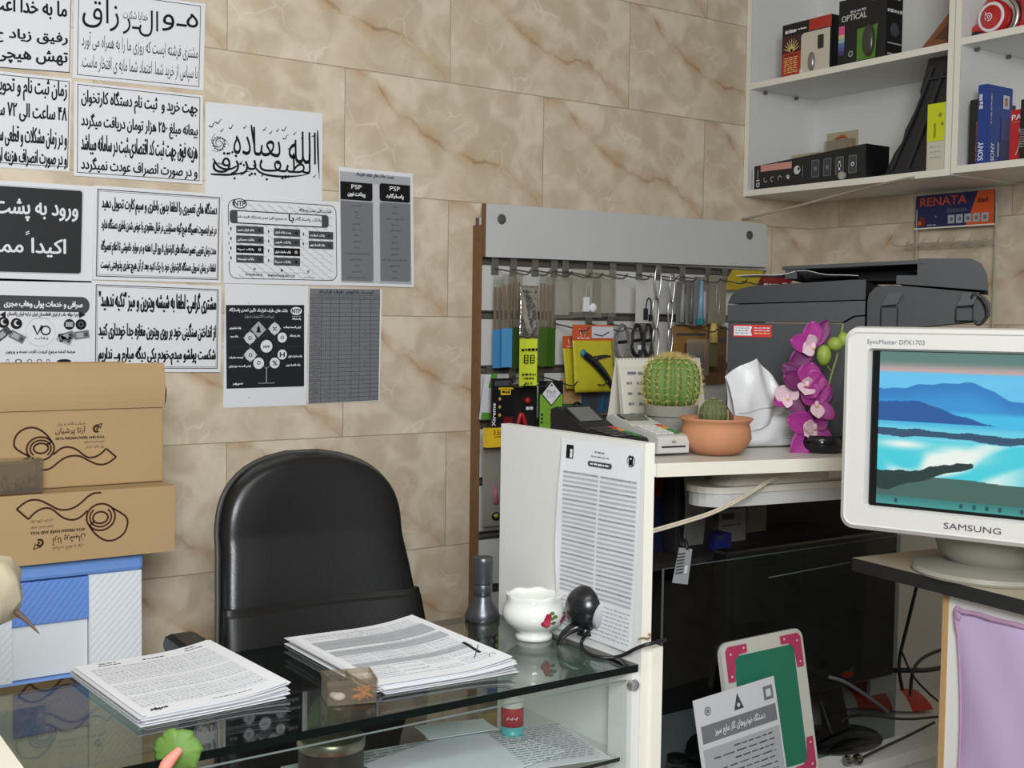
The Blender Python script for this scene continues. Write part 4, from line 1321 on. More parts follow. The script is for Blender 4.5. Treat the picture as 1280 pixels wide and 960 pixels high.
G = FW((0, 0, 0), U, D)
rnd = random.Random(3)
n = 27
for k in range(n):
    v0 = 0.165 + k * 0.0235
    for c0, c1 in ((0.06, 0.5), (0.52, 0.965)):
        for q in range(8):
            ua, ub = c0 + (c1 - c0) * q / 8, c0 + (c1 - c0) * (q + 1) / 8
            m.rect(G, ua, v0, ub, v0 + 0.0135, INK_LL, 0.0003)
        m.scrawl(G, c0 + 0.01, v0 + 0.003, c1 - 0.01, v0 + 0.009, INK_L if k % 3 else INK_M, 14, 0.0006, rnd)
for k in range(8):
    m.scrawl(G, 0.08, 0.815 + k * 0.021, 0.955, 0.821 + k * 0.021, INK_L, 16, 0.0005, rnd)
m.rrect(G, 0.36, 0.098, 0.66, 0.125, INK_G, 0.004, 0.0005)
m.scrawl(G, 0.39, 0.106, 0.63, 0.117, WHITE_P, 6, 0.0009, rnd)
m.scrawl(G, 0.44, 0.045, 0.56, 0.055, INK_M, 3, 0.0006, rnd)
m.scrawl(G, 0.4, 0.07, 0.62, 0.077, INK_M, 5, 0.0006, rnd)
m.rect(G, 0.085, 0.03, 0.175, 0.1, INK, 0.0006)
m.disc(G, 0.15, 0.06, 0.0032, WHITE_P, 0.0009)
m.rect(G, 0.135, 0.07, 0.165, 0.095, WHITE_P, 0.0009)
m.disc(G, 0.885, 0.07, 0.0092, INK, 0.0006, 28, 0.0078, a0=-1.2, a1=2.2)
m.disc(G, 0.885, 0.07, 0.0092, INK, 0.0006, 28, 0.0078, a0=2.6, a1=4.6)
m.rect(G, 0.86, 0.045, 0.91, 0.09, INK, 0.0006)
m.rect(G, 0.875, 0.055, 0.895, 0.062, WHITE_P, 0.0009)
tag(m.build('price_sheet', loc=a), 'long wrinkled sheet of fine printed rows taped to the white end panel', 'printed sheet')
# spring clip at its foot
pc = hit(806, 797, 1, CYF - 0.009)
m = MB(); m.tube([pc + Vector((-0.014, -0.001, 0.0)), pc + Vector((-0.004, -0.002, 0.001)), pc + Vector((0.004, -0.004, -0.002)), pc + Vector((0.010, -0.004, 0.004)), pc + Vector((0.004, -0.004, 0.006))], 0.0014, M('brass_clip', (170, 150, 100), 0.35, metal=0.8), 6, smooth=1)
m.v = [tuple(Vector(q) - pc) for q in m.v]
tag(m.build('clip', loc=pc, smooth=True), 'small brass clip at the front edge of the white end panel', 'clip')

# ---- things on the glass


def sheet_stack(name, label, pts, nsheets, th, draw, seed, fan=0.006, curl=0.02):
    """a pile of paper: pts are the pixel corners tl, tr, br, bl of the top sheet"""
    rnd = random.Random(seed)
    z = GT + 0.0006
    P = [hit(*q, 2, z + th) for q in pts]
    C0 = sum(P, Vector()) / 4
    base = Vector((C0.x, C0.y, z))
    t = thing(name, label, 'papers', base, group='paper piles on the glass counter')
    O, U, D = P[0] - base, P[1] - P[0], P[3] - P[0]
    cr = lambda u, v, q: curl * (max(0, u - 0.55) ** 2 * 2.2) * q
    # the body of the pile: uneven layers
    lay = 12
    body = MB()
    for k in range(lay):
        q0, q1 = k / lay, (k + 1) / lay
        du, dv = rnd.uniform(-fan, fan), rnd.uniform(-fan, fan)
        dz0 = -th + th * q0
        sh = Fr(O + U.normalized() * du + D.normalized() * dv, U, D)
        up = Vector((0, 0, 1))
        body.grid(lambda u, v: sh.p(u, 1 - v) + up * (dz0 + cr(u, 1 - v, q1) * 0.9), 10, 6, WHITE_P if k % 2 else WHITE_P2, th / lay * 1.0)
    body.build('lower_sheets', t)

    class FC(Fr):
        def p(s, u, v, w=0.0):
            return s.O + s.U * u + s.D * v + Vector((0, 0, w + cr(u, v, 1.0)))
    F = FC(O, U, D)
    m = MB()
    m.grid(lambda u, v: F.p(u, 1 - v, 0.0004), 12, 8, WHITE_P)
    draw(m, F)
    m.build('top_sheet', t)
    return t


def draw_letter(m, F):
    rnd = random.Random(5)
    for u0, u1 in ((0.14, 0.3), (0.46, 0.62), (0.78, 0.92)):
        m.scrawl(F, u0, 0.07, u1, 0.085, INK_G, 5, 0.0009, rnd)
    m.scrawl(F, 0.16, 0.03, 0.28, 0.05, INK_M, 2, 0.0009, rnd)
    m.scrawl(F, 0.80, 0.03, 0.88, 0.05, INK_M, 2, 0.0009, rnd)
    for k in range(30):
        v = 0.13 + k * 0.0255
        if k in (12, 21):
            continue
        for q in range(4):
            m.scrawl(F, 0.06 + q * 0.22, v, 0.06 + (q + 1) * 0.22 - 0.01, v + 0.010, INK_LL if k % 4 else INK_L, 6, 0.0009, rnd)
    m.scrawl(F, 0.5, 0.93, 0.78, 0.94, INK_M, 8, 0.0009, rnd)
    m.text(F, '\u0633\u067e\u0647\u0631', 0.08, 0.915, 0.2, 0.955, INK, 0.03, 2, 0.0012)


def draw_form(m, F):
    rnd = random.Random(9)
    for v0, v1 in ((0.17, 0.33), (0.37, 0.47), (0.63, 0.70)):
        for q in range(6):
            m.rect(F, 0.06 + q * 0.148, v0, 0.06 + (q + 1) * 0.148, v1, INK_L, 0.0008)
    for k in range(30):
        v = 0.06 + k * 0.029
        for q in range(4):
            if rnd.random() < 0.85:
                m.scrawl(F, 0.07 + q * 0.22, v, 0.07 + (q + 1) * 0.22 - 0.02, v + 0.009, INK_LL if k % 3 else INK_L, 6, 0.0011, rnd)
    m.rect(F, 0.5, 0.02, 0.505, 0.12, INK_L, 0.0011)
    m.stroke(F, [(0.93, 0.62), (0.9, 0.82)], 0.005, INK, 0.0012)
    m.stroke(F, [(0.82, 0.86), (0.97, 0.72)], 0.0015, INK_G, 0.0012)
    m.stroke(F, [(0.9, 0.9), (0.94, 0.86), (0.96, 0.9)], 0.001, INK_G, 0.0012, smooth=1)


sheet_stack('paper_stack', 'thick stack of white letters with fine text, on the left of the glass counter', ((92, 834), (259, 807), (382, 856), (178, 896)), 40, 0.012, draw_letter, 1)
sheet_stack('paper_stack', 'stack of printed forms with grey bands, behind the little clear box on the glass', ((362, 797), (515, 777), (624, 812), (474, 857)), 40, 0.012, draw_form, 2, 0.007, 0.026)

# little clear two-compartment box
cb = [hit(*q, 2, GT) for q in ((394, 858), (410, 884), (470, 879))]
ux_ = (cb[2] - cb[1]); wd = ux_.length
rz = math.atan2(ux_.y, ux_.x)
t = thing('clear_box', 'small clear plastic box with two compartments in front of the form stack', 'box', (cb[1] + cb[2]) / 2 + Vector((0, 0, 0.0006)), rz)
W2, DP, HH = wd / 2, 0.052, 0.034
m = MB()
for x_ in (-W2, 0.0, W2):
    m.span((x_ - 0.0009, 0, 0.001), (x_ + 0.0009, DP, HH), PLAST_C)
for y_ in (0, DP):
    m.span((-W2, y_ - 0.0009, 0.001), (W2, y_ + 0.0009, HH), PLAST_C)
m.span((-W2, 0, 0), (W2, DP, 0.0016), PLAST_C)
m.build('tray', t)
m = MB()
for y_ in (-0.0012, DP + 0.0012):
    m.span((-W2 - 0.002, y_ - 0.001, HH - 0.007), (W2 + 0.002, y_ + 0.001, HH), PLAST_C)
for x_ in (-W2 - 0.001, W2 + 0.001):
    m.span((x_ - 0.001, -0.002, HH - 0.007), (x_ + 0.001, DP + 0.002, HH), PLAST_C)
m.build('rim', t)
m = MB(); m.ball((-W2 * 0.45, DP * 0.4, 0.006), (W2 * 0.3, DP * 0.2, 0.005), WHITE_P, 10, 6); m.ball((-W2 * 0.6, DP * 0.6, 0.005), (W2 * 0.2, DP * 0.2, 0.004), WHITE_P2, 8, 5); m.build('white_scrap', t, smooth=True)
m = MB()
OR = M('orange_clip', (200, 130, 70), 0.5)
for k in range(14):
    a_ = random.uniform(0, PI)
    c_ = Vector((W2 * random.uniform(0.2, 0.85), DP * random.uniform(0.15, 0.85), random.uniform(0.003, 0.012)))
    m.tube([c_ - Vector((math.cos(a_), math.sin(a_), 0.1)) * 0.008, c_ + Vector((math.cos(a_), math.sin(a_), 0.2)) * 0.008], 0.0018, OR, 5)
m.build('orange_pins', t)

# porcelain bowl with a rose
pb = hit(667, 797, 2, GT)
PORC = M('porcelain', (232, 234, 226), 0.12, spec=0.6, coat=0.5)
t = thing('sugar_bowl', 'white porcelain bowl with a pink rose and wavy rim on the glass counter', 'bowl', pb + Vector((0, 0, 0.0006)))
R0 = 0.052
prof = [(0.0, 0.004), (0.026, 0.003), (0.029, 0.0), (0.031, 0.0), (0.030, 0.006), (0.026, 0.011), (0.038, 0.019), (0.049, 0.030), (0.0525, 0.041), (0.050, 0.052), (0.0455, 0.060), (0.0455, 0.066), (0.0462, 0.072), (0.0455, 0.074), (0.0425, 0.069), (0.042, 0.060), (0.047, 0.050), (0.048, 0.040), (0.040, 0.024), (0.02, 0.014), (0.0, 0.012)]
m = MB(); m.lathe(prof, PORC, n=48, mod=lambda a, j: 1 + (0.018 * math.cos(8 * a) if 10 < j < 15 else 0))
m.v = [(x, y, z + (0.0012 * math.cos(8 * math.atan2(y, x)) if z > 0.064 else 0)) for x, y, z in m.v]
bw = m.build('bowl', t, smooth=True)
PINK = M('rose_pink', (206, 70, 96), 0.3); PINK2 = M('rose_deep', (160, 30, 60), 0.3); LEAF = M('rose_leaf', (80, 120, 60), 0.35)


def on_bowl(az, z):
    for (r1, z1), (r2, z2) in zip(prof[5:12], prof[6:13]):
        if z1 <= z <= z2:
            r = r1 + (r2 - r1) * (z - z1) / (z2 - z1)
            break
    else:
        r = 0.05
    n = Vector((math.cos(az), math.sin(az), 0.1)).normalized()
    return Vector((r * math.cos(az), r * math.sin(az), z)) + n * 0.0006, n


def dab(m, az, z, rx, rz_, mat, lift=0.0):
    pts = []
    for i in range(10):
        a = 2 * PI * i / 10
        p, nn = on_bowl(az + rx * math.cos(a) / 0.05, z + rz_ * math.sin(a))
        pts.append(p + nn * lift)
    m.poly(pts, mat)


azc = math.atan2(-0.8, 0.25)
azc = math.atan2((CAM - pb).y, (CAM - pb).x) + 0.42
m = MB()
for k in range(9):
    dab(m, azc + random.uniform(-0.1, 0.1), 0.038 + random.uniform(-0.008, 0.008), 0.0055, 0.005, PINK if k % 2 else PINK2, 0.0001 * k)
for da, dz in ((0.16, 0.004), (0.26, -0.004), (0.3, 0.006), (0.2, 0.012)):
    dab(m, azc + da, 0.038 + dz, 0.005, 0.003, LEAF)
for k in range(5):
    dab(m, azc + 0.75 + random.uniform(-0.1, 0.1), 0.04 + random.uniform(-0.008, 0.008), 0.006, 0.006, PINK if k % 2 else PINK2, 0.0001 * k)
m.build('painted_rose', bw)

# webcam on bowed feet
pw = hit(731, 808, 2, GT)
t = thing('webcam', 'black ball webcam with arched feet on the corner of the glass counter', 'webcam', pw + Vector((0, 0, 0.0006)))
t.scale = (1.36, 1.36, 1.36)
GLB = M('webcam_black', (22, 23, 26), 0.25, spec=0.6)
m = MB()
bc = Vector((0.003, 0, 0.046))
m.ball(bc, 0.0265, GLB, 28, 18)
hd = m.build('camera_ball', t, smooth=True)
ld = (RIGHT * 0.78 - FWD * 0.55 - UP * 0.30).normalized()
R_ = ld.to_track_quat('Z', 'Y').to_matrix()


def oriented(m, c, R, sub):
    m.add([Vector(c) + R @ Vector(q) for q in sub.v], sub.f, sub.m[0])
    return m


m = MB(); s_ = MB(); s_.lathe([(0.0, 0.018), (0.013, 0.018), (0.0175, 0.0195), (0.0175, 0.024), (0.013, 0.0275), (0.010, 0.0275), (0.009, 0.0245), (0.0, 0.0245)], M('silver_ring', (176, 178, 182), 0.3), n=28); oriented(m, bc, R_, s_); m.build('lens_ring', hd, auto=45)
m = MB(); s_ = MB(); s_.lathe([(0.0, 0.0246), (0.0085, 0.0248), (0.0, 0.0275)], BLACK, n=20); oriented(m, bc, R_, s_); m.build('lens', hd, smooth=True)
m = MB(); s_ = MB(); s_.lathe([(0.0, 0.0), (0.005, 0.0), (0.005, 0.006), (0.0, 0.006)], GLB, n=14); oriented(m, bc + Vector((-0.02, -0.008, 0.002)), Vector((-0.8, -0.5, 0.1)).to_track_quat('Z', 'Y').to_matrix(), s_); m.build('knob', hd, auto=40)
m = MB(); m.lathe([(0.010, 0.014), (0.008, 0.018), (0.009, 0.024)], GLB, n=16); m.build('neck', t, smooth=True)
for az in (math.radians(338), math.radians(163), math.radians(70)):
    m = MB()
    d_ = Vector((math.cos(az), math.sin(az), 0)); nn = Vector((-d_.y, d_.x, 0))
    vs, fs = [], []
    K = 10
    for i in range(K + 1):
        q = i / K
        r_ = 0.004 + 0.029 * math.sin(q * PI / 2)
        z_ = 0.0190 * math.cos(q * PI / 2) + 0.002
        wq = 0.0100 - 0.0050 * q
        th = 0.0120 - 0.0085 * q
        nr = Vector((math.sin(q * PI / 2) * 0.7, 0, math.cos(q * PI / 2)))
        up = d_ * nr.x + Vector((0, 0, nr.z))
        p = d_ * r_ + Vector((0, 0, z_))
        vs += [p + nn * wq, p + up * th, p - nn * wq, p - up * 0.001]
    for i in range(K):
        for k in range(4):
            fs.append((4 * i + k, 4 * i + (k + 1) % 4, 4 * i + 4 + (k + 1) % 4, 4 * i + 4 + k))
    fs += [(0, 1, 2, 3), (4 * K + 3, 4 * K + 2, 4 * K + 1, 4 * K)]
    m.add(vs, fs, GLB); m.build('foot', t, smooth=True)
qs = [(hit(x, y, 2, GT + 0.002) - pw) / 1.36 for x, y in ((724, 806), (735, 818), (752, 823), (775, 822))]
qe = [(hit(*q_) - pw) / 1.36 for q_ in ((800, 808, 1, CYF - 0.02), (822, 803, 1, CYF - 0.03), (832, 800, 1, CYF - 0.01))]
m = MB(); m.tube([Vector((-0.002, -0.010, 0.022))] + qs + qe, 0.0022, BLACK, 8, smooth=2); m.build('cable', t, smooth=True)

# small metal torch standing on its head at the rear edge
pt = hit(603, 773, 2, GT)
t = thing('torch', 'grey metal torch standing head down at the rear edge of the glass', 'torch', pt + Vector((-0.004, -0.006, 0.0006)))
GM = M('gun_metal', (88, 90, 94), 0.35, metal=0.8)
m = MB(); m.lathe([(0.0, 0.0), (0.030, 0.0), (0.031, 0.006), (0.028, 0.016), (0.017, 0.034), (0.0165, 0.040), (0.015, 0.042)], GM, n=24); m.build('head', t, auto=50)
m = MB(); m.lathe([(0.0155, 0.042), (0.0165, 0.046), (0.0165, 0.060), (0.0155, 0.062), (0.0175, 0.064), (0.0185, 0.100), (0.0185, 0.106), (0.017, 0.109), (0.0, 0.109)], GM, n=24); m.build('body', t, auto=40)

# ---- things on the glass shelf inside the counter
zs = ZS + 0.0006


def flat_sheet(name, label, pts, mat, draw=None, dz=0.0, group='loose papers inside the counter'):
    P = [hit(*q, 2, zs + dz) for q in pts]
    c0 = sum(P, Vector()) / 4
    m = MB()
    F = Fr(P[0] - c0, P[1] - P[0], P[3] - P[0])
    m.grid(lambda u, v: F.p(u, 1 - v) + Vector((0, 0, 0.004 * math.sin(2.5 * u + 1.0) * math.sin(2 * v))), 8, 6, mat, 0.0012)
    if draw:
        draw(m, Fr(F.p(0, 0) + Vector((0, 0, 0.0052)), F.U, F.D))
    return tag(m.build(name, loc=c0), label, 'paper', group)


def lines(m, F):
    for k in range(16):
        m.scrawl(F, 0.08, 0.08 + k * 0.055, 0.92, 0.095 + k * 0.055, INK_M, 9)


def cut(P):
    return P


def clamp_inside(o):
    return o


BNDX, BNDY0, BNDY1 = CXR - 0.02, CYF + 0.03, CYB


def inner_sheet(name, label, cx, cy, w, d, rz, mat, dz, draw=None):
    t = MB()
    F = Fr((-w / 2, d / 2, 0), (w, 0, 0), (0, -d, 0))
    t.grid(lambda u, v: F.p(u, 1 - v) + Vector((0, 0, 0.003 * math.sin(3 * u + 1) * math.sin(2.2 * v))), 8, 6, mat, -0.0012)
    if draw:
        draw(t, Fr(F.p(0, 0) + Vector((0, 0, 0.0036)), F.U, F.D))
    return tag(t.build(name, loc=(cx, cy, zs + dz), rz=rz), label, 'paper', 'loose papers inside the counter')


def at_shelf(px, py):
    return hit(px, py, 2, zs)


inner_sheet('loose_paper', 'curled white form at the left of the inner papers, below the tin', -0.385, -1.155, 0.26, 0.20, -0.05, WHITE_P2, 0.004, lines)
inner_sheet('loose_paper', 'plain white sheet lying across the middle of the papers inside the counter', -0.27, -1.18, 0.26, 0.17, 0.22, WHITE_P, 0.012)
inner_sheet('loose_paper', 'printed page at the right end of the papers inside the counter', -0.135, -1.19, 0.15, 0.17, -0.2, WHITE_P2, 0.008, lines)
inner_sheet('loose_paper', 'white slip sticking up at the rear of the inner papers, left of the small bottle', -0.22, -1.075, 0.12, 0.06, -0.15, WHITE_P, 0.018)
m = MB(); m.grid(lambda u, v: Vector(((u - 0.5) * 0.12, (v - 0.5) * 0.1, 0.008 * abs(math.sin(3 * u)) + 0.001)), 10, 6, M('red_leaflet', (176, 44, 48), 0.5), 0.001)
tag(m.build('leaflet', loc=(-0.50, -1.2, zs + 0.003), rz=0.1), 'red leaflet poking out left of the inner papers', 'leaflet')

pt = at_shelf(640, 925)
t = thing('spray_bottle', 'small bottle with white cap, red band and turquoise foot inside the counter', 'bottle', (pt.x, pt.y, zs))
t.scale = (0.95, 0.95, 0.84)
m = MB(); m.lathe([(0.0, 0.0), (0.0175, 0.0), (0.019, 0.003), (0.019, 0.03)], M('turquoise', (84, 178, 180), 0.35), n=24); m.lathe([(0.019, 0.03), (0.019, 0.064), (0.018, 0.066)], M('label_red', (190, 40, 50), 0.4), n=24)
s0 = MB()
bt = m.build('bottle_body', t, smooth=True)
m = MB()
ab = math.atan2((CAM - pt).y, (CAM - pt).x)
for k in range(5):
    a_ = ab - 0.45 + 0.2 * k
    m.tube([(0.0194 * math.cos(a_), 0.0194 * math.sin(a_), 0.045 + 0.002 * (k % 2)), (0.0194 * math.cos(a_ + 0.12), 0.0194 * math.sin(a_ + 0.12), 0.050 - 0.003 * (k % 2))], 0.0009, WHITE_P, 5)
m.build('script_lettering', bt)
m = MB(); m.lathe([(0.0185, 0.066), (0.0185, 0.078), (0.016, 0.081), (0.009, 0.083), (0.008, 0.094), (0.0, 0.096)], M('cap_white', (226, 224, 214), 0.4), n=24); m.build('cap', t, auto=40)

pt = at_shelf(408, 945)
t = thing('round_tin', 'round tin with a shiny metal lid inside the counter', 'tin', (hit(414, 920, 2, ZS + 0.068).x, hit(414, 920, 2, ZS + 0.068).y, zs))
m = MB(); m.lathe([(0.0, 0.0), (0.047, 0.0), (0.047, 0.055)], M('tin_dark', (70, 68, 60), 0.4, metal=0.5), n=36); m.build('body', t, auto=40)
m = MB(); m.lathe([(0.048, 0.053), (0.049, 0.055), (0.049, 0.066), (0.047, 0.0685), (0.042, 0.067), (0.0, 0.067)], M('tin_lid', (150, 146, 128), 0.3, metal=0.8), n=36); m.build('lid', t, auto=40)
pt = at_shelf(470, 925)
t = thing('wrapped_sponge', 'green object in crinkled clear wrap beside the round tin', 'package', (-0.43, -1.03, zs))
m = MB(); m.ball((0, 0, 0.045), (0.03, 0.02, 0.045), M('lime_green', (128, 146, 60), 0.6), 14, 10, lambda a, th: 1 + 0.12 * math.sin(5 * a + 3 * th)); m.build('body', t, smooth=True)
m = MB(); m.ball((0.0, -0.006, 0.055), (0.018, 0.022, 0.04), PLAST, 10, 8, lambda a, th: 1 + 0.15 * math.sin(7 * a) * math.sin(5 * th)); m.build('wrap', t)

# ---- at the left frame edge: crumpled bag with a pointed stick, and a leaf in the foreground
pz = hit(8, 700, 1, -1.02)
t = thing('crumpled_bag', 'crumpled beige bag reaching in at the left edge above the counter glass', 'bag', (pz.x - 0.075, -1.02, GT + 0.0006))
TAN = M('beige_cloth', (196, 184, 158), 0.85, var=0.12, vscale=25)
zt = pz.z - GT
m = MB()
m.lathe([(0.0, 0.0), (0.05, 0.0), (0.055, 0.03), (0.05, zt * 0.5), (0.055, zt * 0.58), (0.083, zt * 0.66), (0.092, zt * 0.78), (0.088, zt * 0.92), (0.076, zt * 1.02), (0.05, zt * 1.05), (0.0, zt * 1.0)], TAN, n=40, mod=lambda a, j: 1 + (0.05 * math.sin(9 * a + j) + 0.04 * math.sin(17 * a + 2 * j)) * (0.3 if j < 3 else 1))
m.build('cloth', t, smooth=True)
m = MB(); sa, sb = hit(19, 764, 1, -1.06), hit(49, 792, 1, -1.09)
O2 = Vector(t.location)
m.tube([sa - O2 - (sb - sa) * 0.6, sa - O2, (sa + sb) / 2 - O2 + Vector((0, 0, 0.002)), sb - O2], lambda q: 0.006 * (1 - q) + 0.0006, M('dark_stick', (96, 78, 66), 0.6), 7, smooth=1)
m.build('stick', t, smooth=True)

pl = at(219, 944, 1.42)
t = thing('artificial_flower', 'green lobed leaf with a pink stem end in front of the counter edge', 'flower', (pl.x, pl.y, 0))
GRN = M('leaf_green', (100, 138, 58), 0.6, var=0.3, vscale=60)
R_ = Matrix((RIGHT, FWD, UP)).transposed()
n = 120


def leaf_pt(a, r):
    k = 1 + r * r * (0.045 * math.sin(7 * a + 0.5) + 0.018 * math.sin(15 * a) + 0.01 * math.sin(23 * a))
    q = Vector((0.0285 * k * r * math.cos(a), 0.010 * r * r + 0.0015 * math.sin(3 * a) * r * r, 0.0275 * k * r * math.sin(a)))
    return Vector((0, 0, pl.z + 0.0015)) + R_ @ q


m = MB()
vs = [leaf_pt(0, 0)]
fs = []
for j in range(1, 7):
    for i in range(n):
        vs.append(leaf_pt(2 * PI * i / n, j / 6))
for i in range(n):
    fs.append((0, 1 + i, 1 + (i + 1) % n))
for j in range(5):
    for i in range(n):
        fs.append((1 + j * n + i, 1 + (j + 1) * n + i, 1 + (j + 1) * n + (i + 1) % n, 1 + j * n + (i + 1) % n))
m.add(vs, fs, GRN)
lf = m.build('leaf', t, smooth=True)
sol = lf.modifiers.new('thickness', 'SOLIDIFY'); sol.thickness = 0.0015
PNK = M('pink_stem', (232, 140, 124), 0.6)
p1, p2, p3 = at(226, 936, 1.405), at(216, 946, 1.40), at(203, 962, 1.39)
B_ = Vector((pl.x, pl.y, 0))
m = MB(); m.tube([p1 - B_, p2 - B_, p3 - B_, p3 - B_ + Vector((0.0, 0.0, -0.05)), Vector((0, 0, pl.z - 0.2)), Vector((0, 0, 0.0))], lambda q: 0.0035 + 0.004 * min(1, q * 3), PNK, 9, smooth=2)
m.build('stem', t, smooth=True)

# ================================================================== WALL CUPBOARDS
XF = 1.492            # their front plane


def cupboard(name, label, y0, y1, zb, zm):
    t = thing(name, label, 'wall cupboard', (XF, (y0 + y1) / 2, zb), -PI / 2, 'open wall cupboards')
    W, D, H = y0 - y1, XB - 0.001 - XF, 0.72
    T = 0.018
    m = MB(); m.span((-W / 2, 0, 0), (W / 2, D, T), MELA); m.span((-W / 2, -0.0006, 0), (W / 2, 0.0005, T), MELA_E); m.build('bottom_board', t)
    for s_ in (-1, 1):
        m = MB(); m.span((s_ * W / 2, 0, T), (s_ * (W / 2 - T), D, H - T), MELA); m.span((s_ * W / 2, -0.0006, T), (s_ * (W / 2 - T), 0.0005, H - T), MELA_E); m.build('side_board', t)
    m = MB(); m.span((-W / 2, 0, H - T), (W / 2, D, H), MELA); m.build('top_board', t)
    m = MB(); m.span((-W / 2 + T, D - 0.006, T), (W / 2 - T, D, H - T), MELA); m.build('back_board', t)
    zz = zm - zb
    m = MB(); m.span((-W / 2 + T, 0.002, zz - T), (W / 2 - T, D - 0.006, zz), MELA); m.span((-W / 2 + T, 0.0012, zz - T), (W / 2 - T, 0.0025, zz), MELA_E)
    sh = m.build('shelf', t)
    for s_ in (-1, 1):
        for y_ in (0.06, 0.2):
            m = MB(); m.tube([(s_ * (W / 2 - T), y_, zz - T - 0.005), (s_ * (W / 2 - T - 0.012), y_, zz - T - 0.005)], 0.0045, M('shelf_pin', (110, 104, 92), 0.5), 8); m.build('shelf_pin', sh)
    return t


cupboard('wall_cupboard', 'white wall cupboard by the tiled corner, holding mouse boxes and a long black box', -0.002, -0.735, 1.864, 2.206)
cupboard('wall_cupboard', 'white open wall cupboard holding red headphones and upright blue and red boxes', -0.737, -1.47, 1.868, 2.211)
Z1U, Z1L, Z2U, Z2L = 2.206, 1.882, 2.211, 1.886


def wbox(name, label, cat, pl_, pr_, z0, h, depth, inset=0.01, group=None, py=100):
    ya, yb = hit(pl_, py, 0, XF + inset).y, hit(pr_, py, 0, XF + inset).y
    t = thing(name, label, cat, (XF + inset, (ya + yb) / 2, z0 + 0.0006), -PI / 2, group)
    return t, ya - yb, h, depth


def front(w, h, y=-0.0008):
    return Fr((-w / 2, y, h), (w, 0, 0), (0, 0, -h))


# mouse box with clear window
KB = M('box_black', (20, 20, 22), 0.4); RD = M('box_red', (178, 52, 40), 0.45); CRM = M('box_cream', (206, 200, 184), 0.5)
t, w, h, d = wbox('mouse_box', 'red and black box with a cream front and a silver mouse', 'box', 978, 1039, Z1U, 0.152, 0.062, group='mouse boxes on the upper shelf', py=60)
m = MB(); m.span((-w / 2, 0, 0), (w / 2, d, h), KB)
F = front(w, h)
m.rect(F, 0, 0.0, 1, 0.24, KB, 0.0002); m.rect(F, 0.55, 0, 1, 0.22, RD, 0.0004); m.rect(F, 0.0, 0.24, 0.42, 0.56, M('box_plum', (70, 30, 40), 0.5), 0.0003)
m.rect(F, 0, 0.56, 0.4, 1, RD, 0.0003)
FLW = M('flower_gold', (226, 206, 130), 0.5)
for k in range(9):
    a_ = PI * (0.1 + 0.8 * k / 8)
    m.stroke(F, [(0.2, 0.54), (0.2 - 0.17 * math.cos(a_), 0.54 - 0.25 * math.sin(a_))], 0.009, FLW, 0.0006, taper=lambda q: math.sin(PI * (0.15 + 0.8 * q)))
for k in range(9):
    m.scrawl(F, 0.05, 0.6 + k * 0.04, 0.33, 0.62 + k * 0.04, INK if k == 0 else FLW, 3, 0.0006)
m.scrawl(F, 0.06, 0.11, 0.3, 0.18, WHITE_P, 5, 0.0006); m.scrawl(F, 0.33, 0.12, 0.5, 0.16, WHITE_P, 4, 0.0006)
m.disc(F, 0.42, 0.94, 0.009, WHITE_P, 0.0006); m.disc(F, 0.42, 0.94, 0.0075, RD, 0.0009); m.poly([F.p(0.38, 0.98, 0.0012), F.p(0.46, 0.98, 0.0012), F.p(0.42, 0.89, 0.0012)], WHITE_P)
bx = m.build('carton', t)
m = MB(); m.rrect(F, 0.4, 0.24, 0.98, 0.995, CRM, 0.012, 0.001, '1000'); m.build('cream_insert', t)
m = MB(); m.ball((w * 0.13, -0.004, h * 0.19), (0.012, 0.008, 0.027), M('mouse_silver', (150, 146, 140), 0.25, metal=0.6), 16, 10); m.build('mouse', t, smooth=True)
m = MB(); m.rrect(F, 0.74, 0.34, 0.86, 0.6, M('dongle_dark', (52, 44, 40), 0.4), 0.004, 0.002); m.build('receiver', t)

t, w, h, d = wbox('mouse_box', 'black and green optical mouse box on the upper shelf', 'box', 1048, 1107, Z1U, 0.178, 0.07, 0.004, group='mouse boxes on the upper shelf', py=50)
m = MB(); m.span((-w / 2, 0, 0), (w / 2, d, h), KB)
F = front(w, h)
m.text(F, 'OPTICAL', 0.07, 0.25, 0.6, 0.34, M('print_silver', (200, 198, 190), 0.4), 0.03, 3, 0.0006, slant=0.0)
m.scrawl(F, 0.25, 0.19, 0.6, 0.235, INK_L, 4, 0.0006)
m.text(F, 'Rotel', 0.74, 0.075, 0.92, 0.13, WHITE_P2, 0.0, 2, 0.0006) if False else m.scrawl(F, 0.74, 0.08, 0.92, 0.12, WHITE_P2, 4, 0.0006)
for k, c in enumerate(((214, 90, 140), (214, 90, 140), (206, 190, 150), (150, 190, 170), (90, 120, 170), (84, 90, 150), (70, 60, 120))):
    m.rect(F, 0.01, 0.4 + k * 0.065, 0.14, 0.465 + k * 0.065, M('stripe%d' % k, c, 0.5), 0.0005)
m.disc(F, 0.28, 0.86, 0.0085, INK_L, 0.0006); m.disc(F, 0.28, 0.86, 0.006, INK_G, 0.0009)
S_ = Fr((w / 2 + 0.0008, 0, h), (0, d, 0), (0, 0, -h))
m.scrawl(S_, 0.15, 0.09, 0.85, 0.13, WHITE_P2, 4, 0.0004); m.scrawl(S_, 0.05, 0.27, 0.95, 0.33, WHITE_P2, 5, 0.0004)
m.disc(S_, 0.5, 0.58, 0.019, INK_G, 0.0004); m.rect(S_, 0.1, 0.78, 0.95, 0.8, INK_L, 0.0004); m.rect(S_, 0.1, 0.94, 0.95, 0.965, INK_L, 0.0004)
m.build('carton', t)
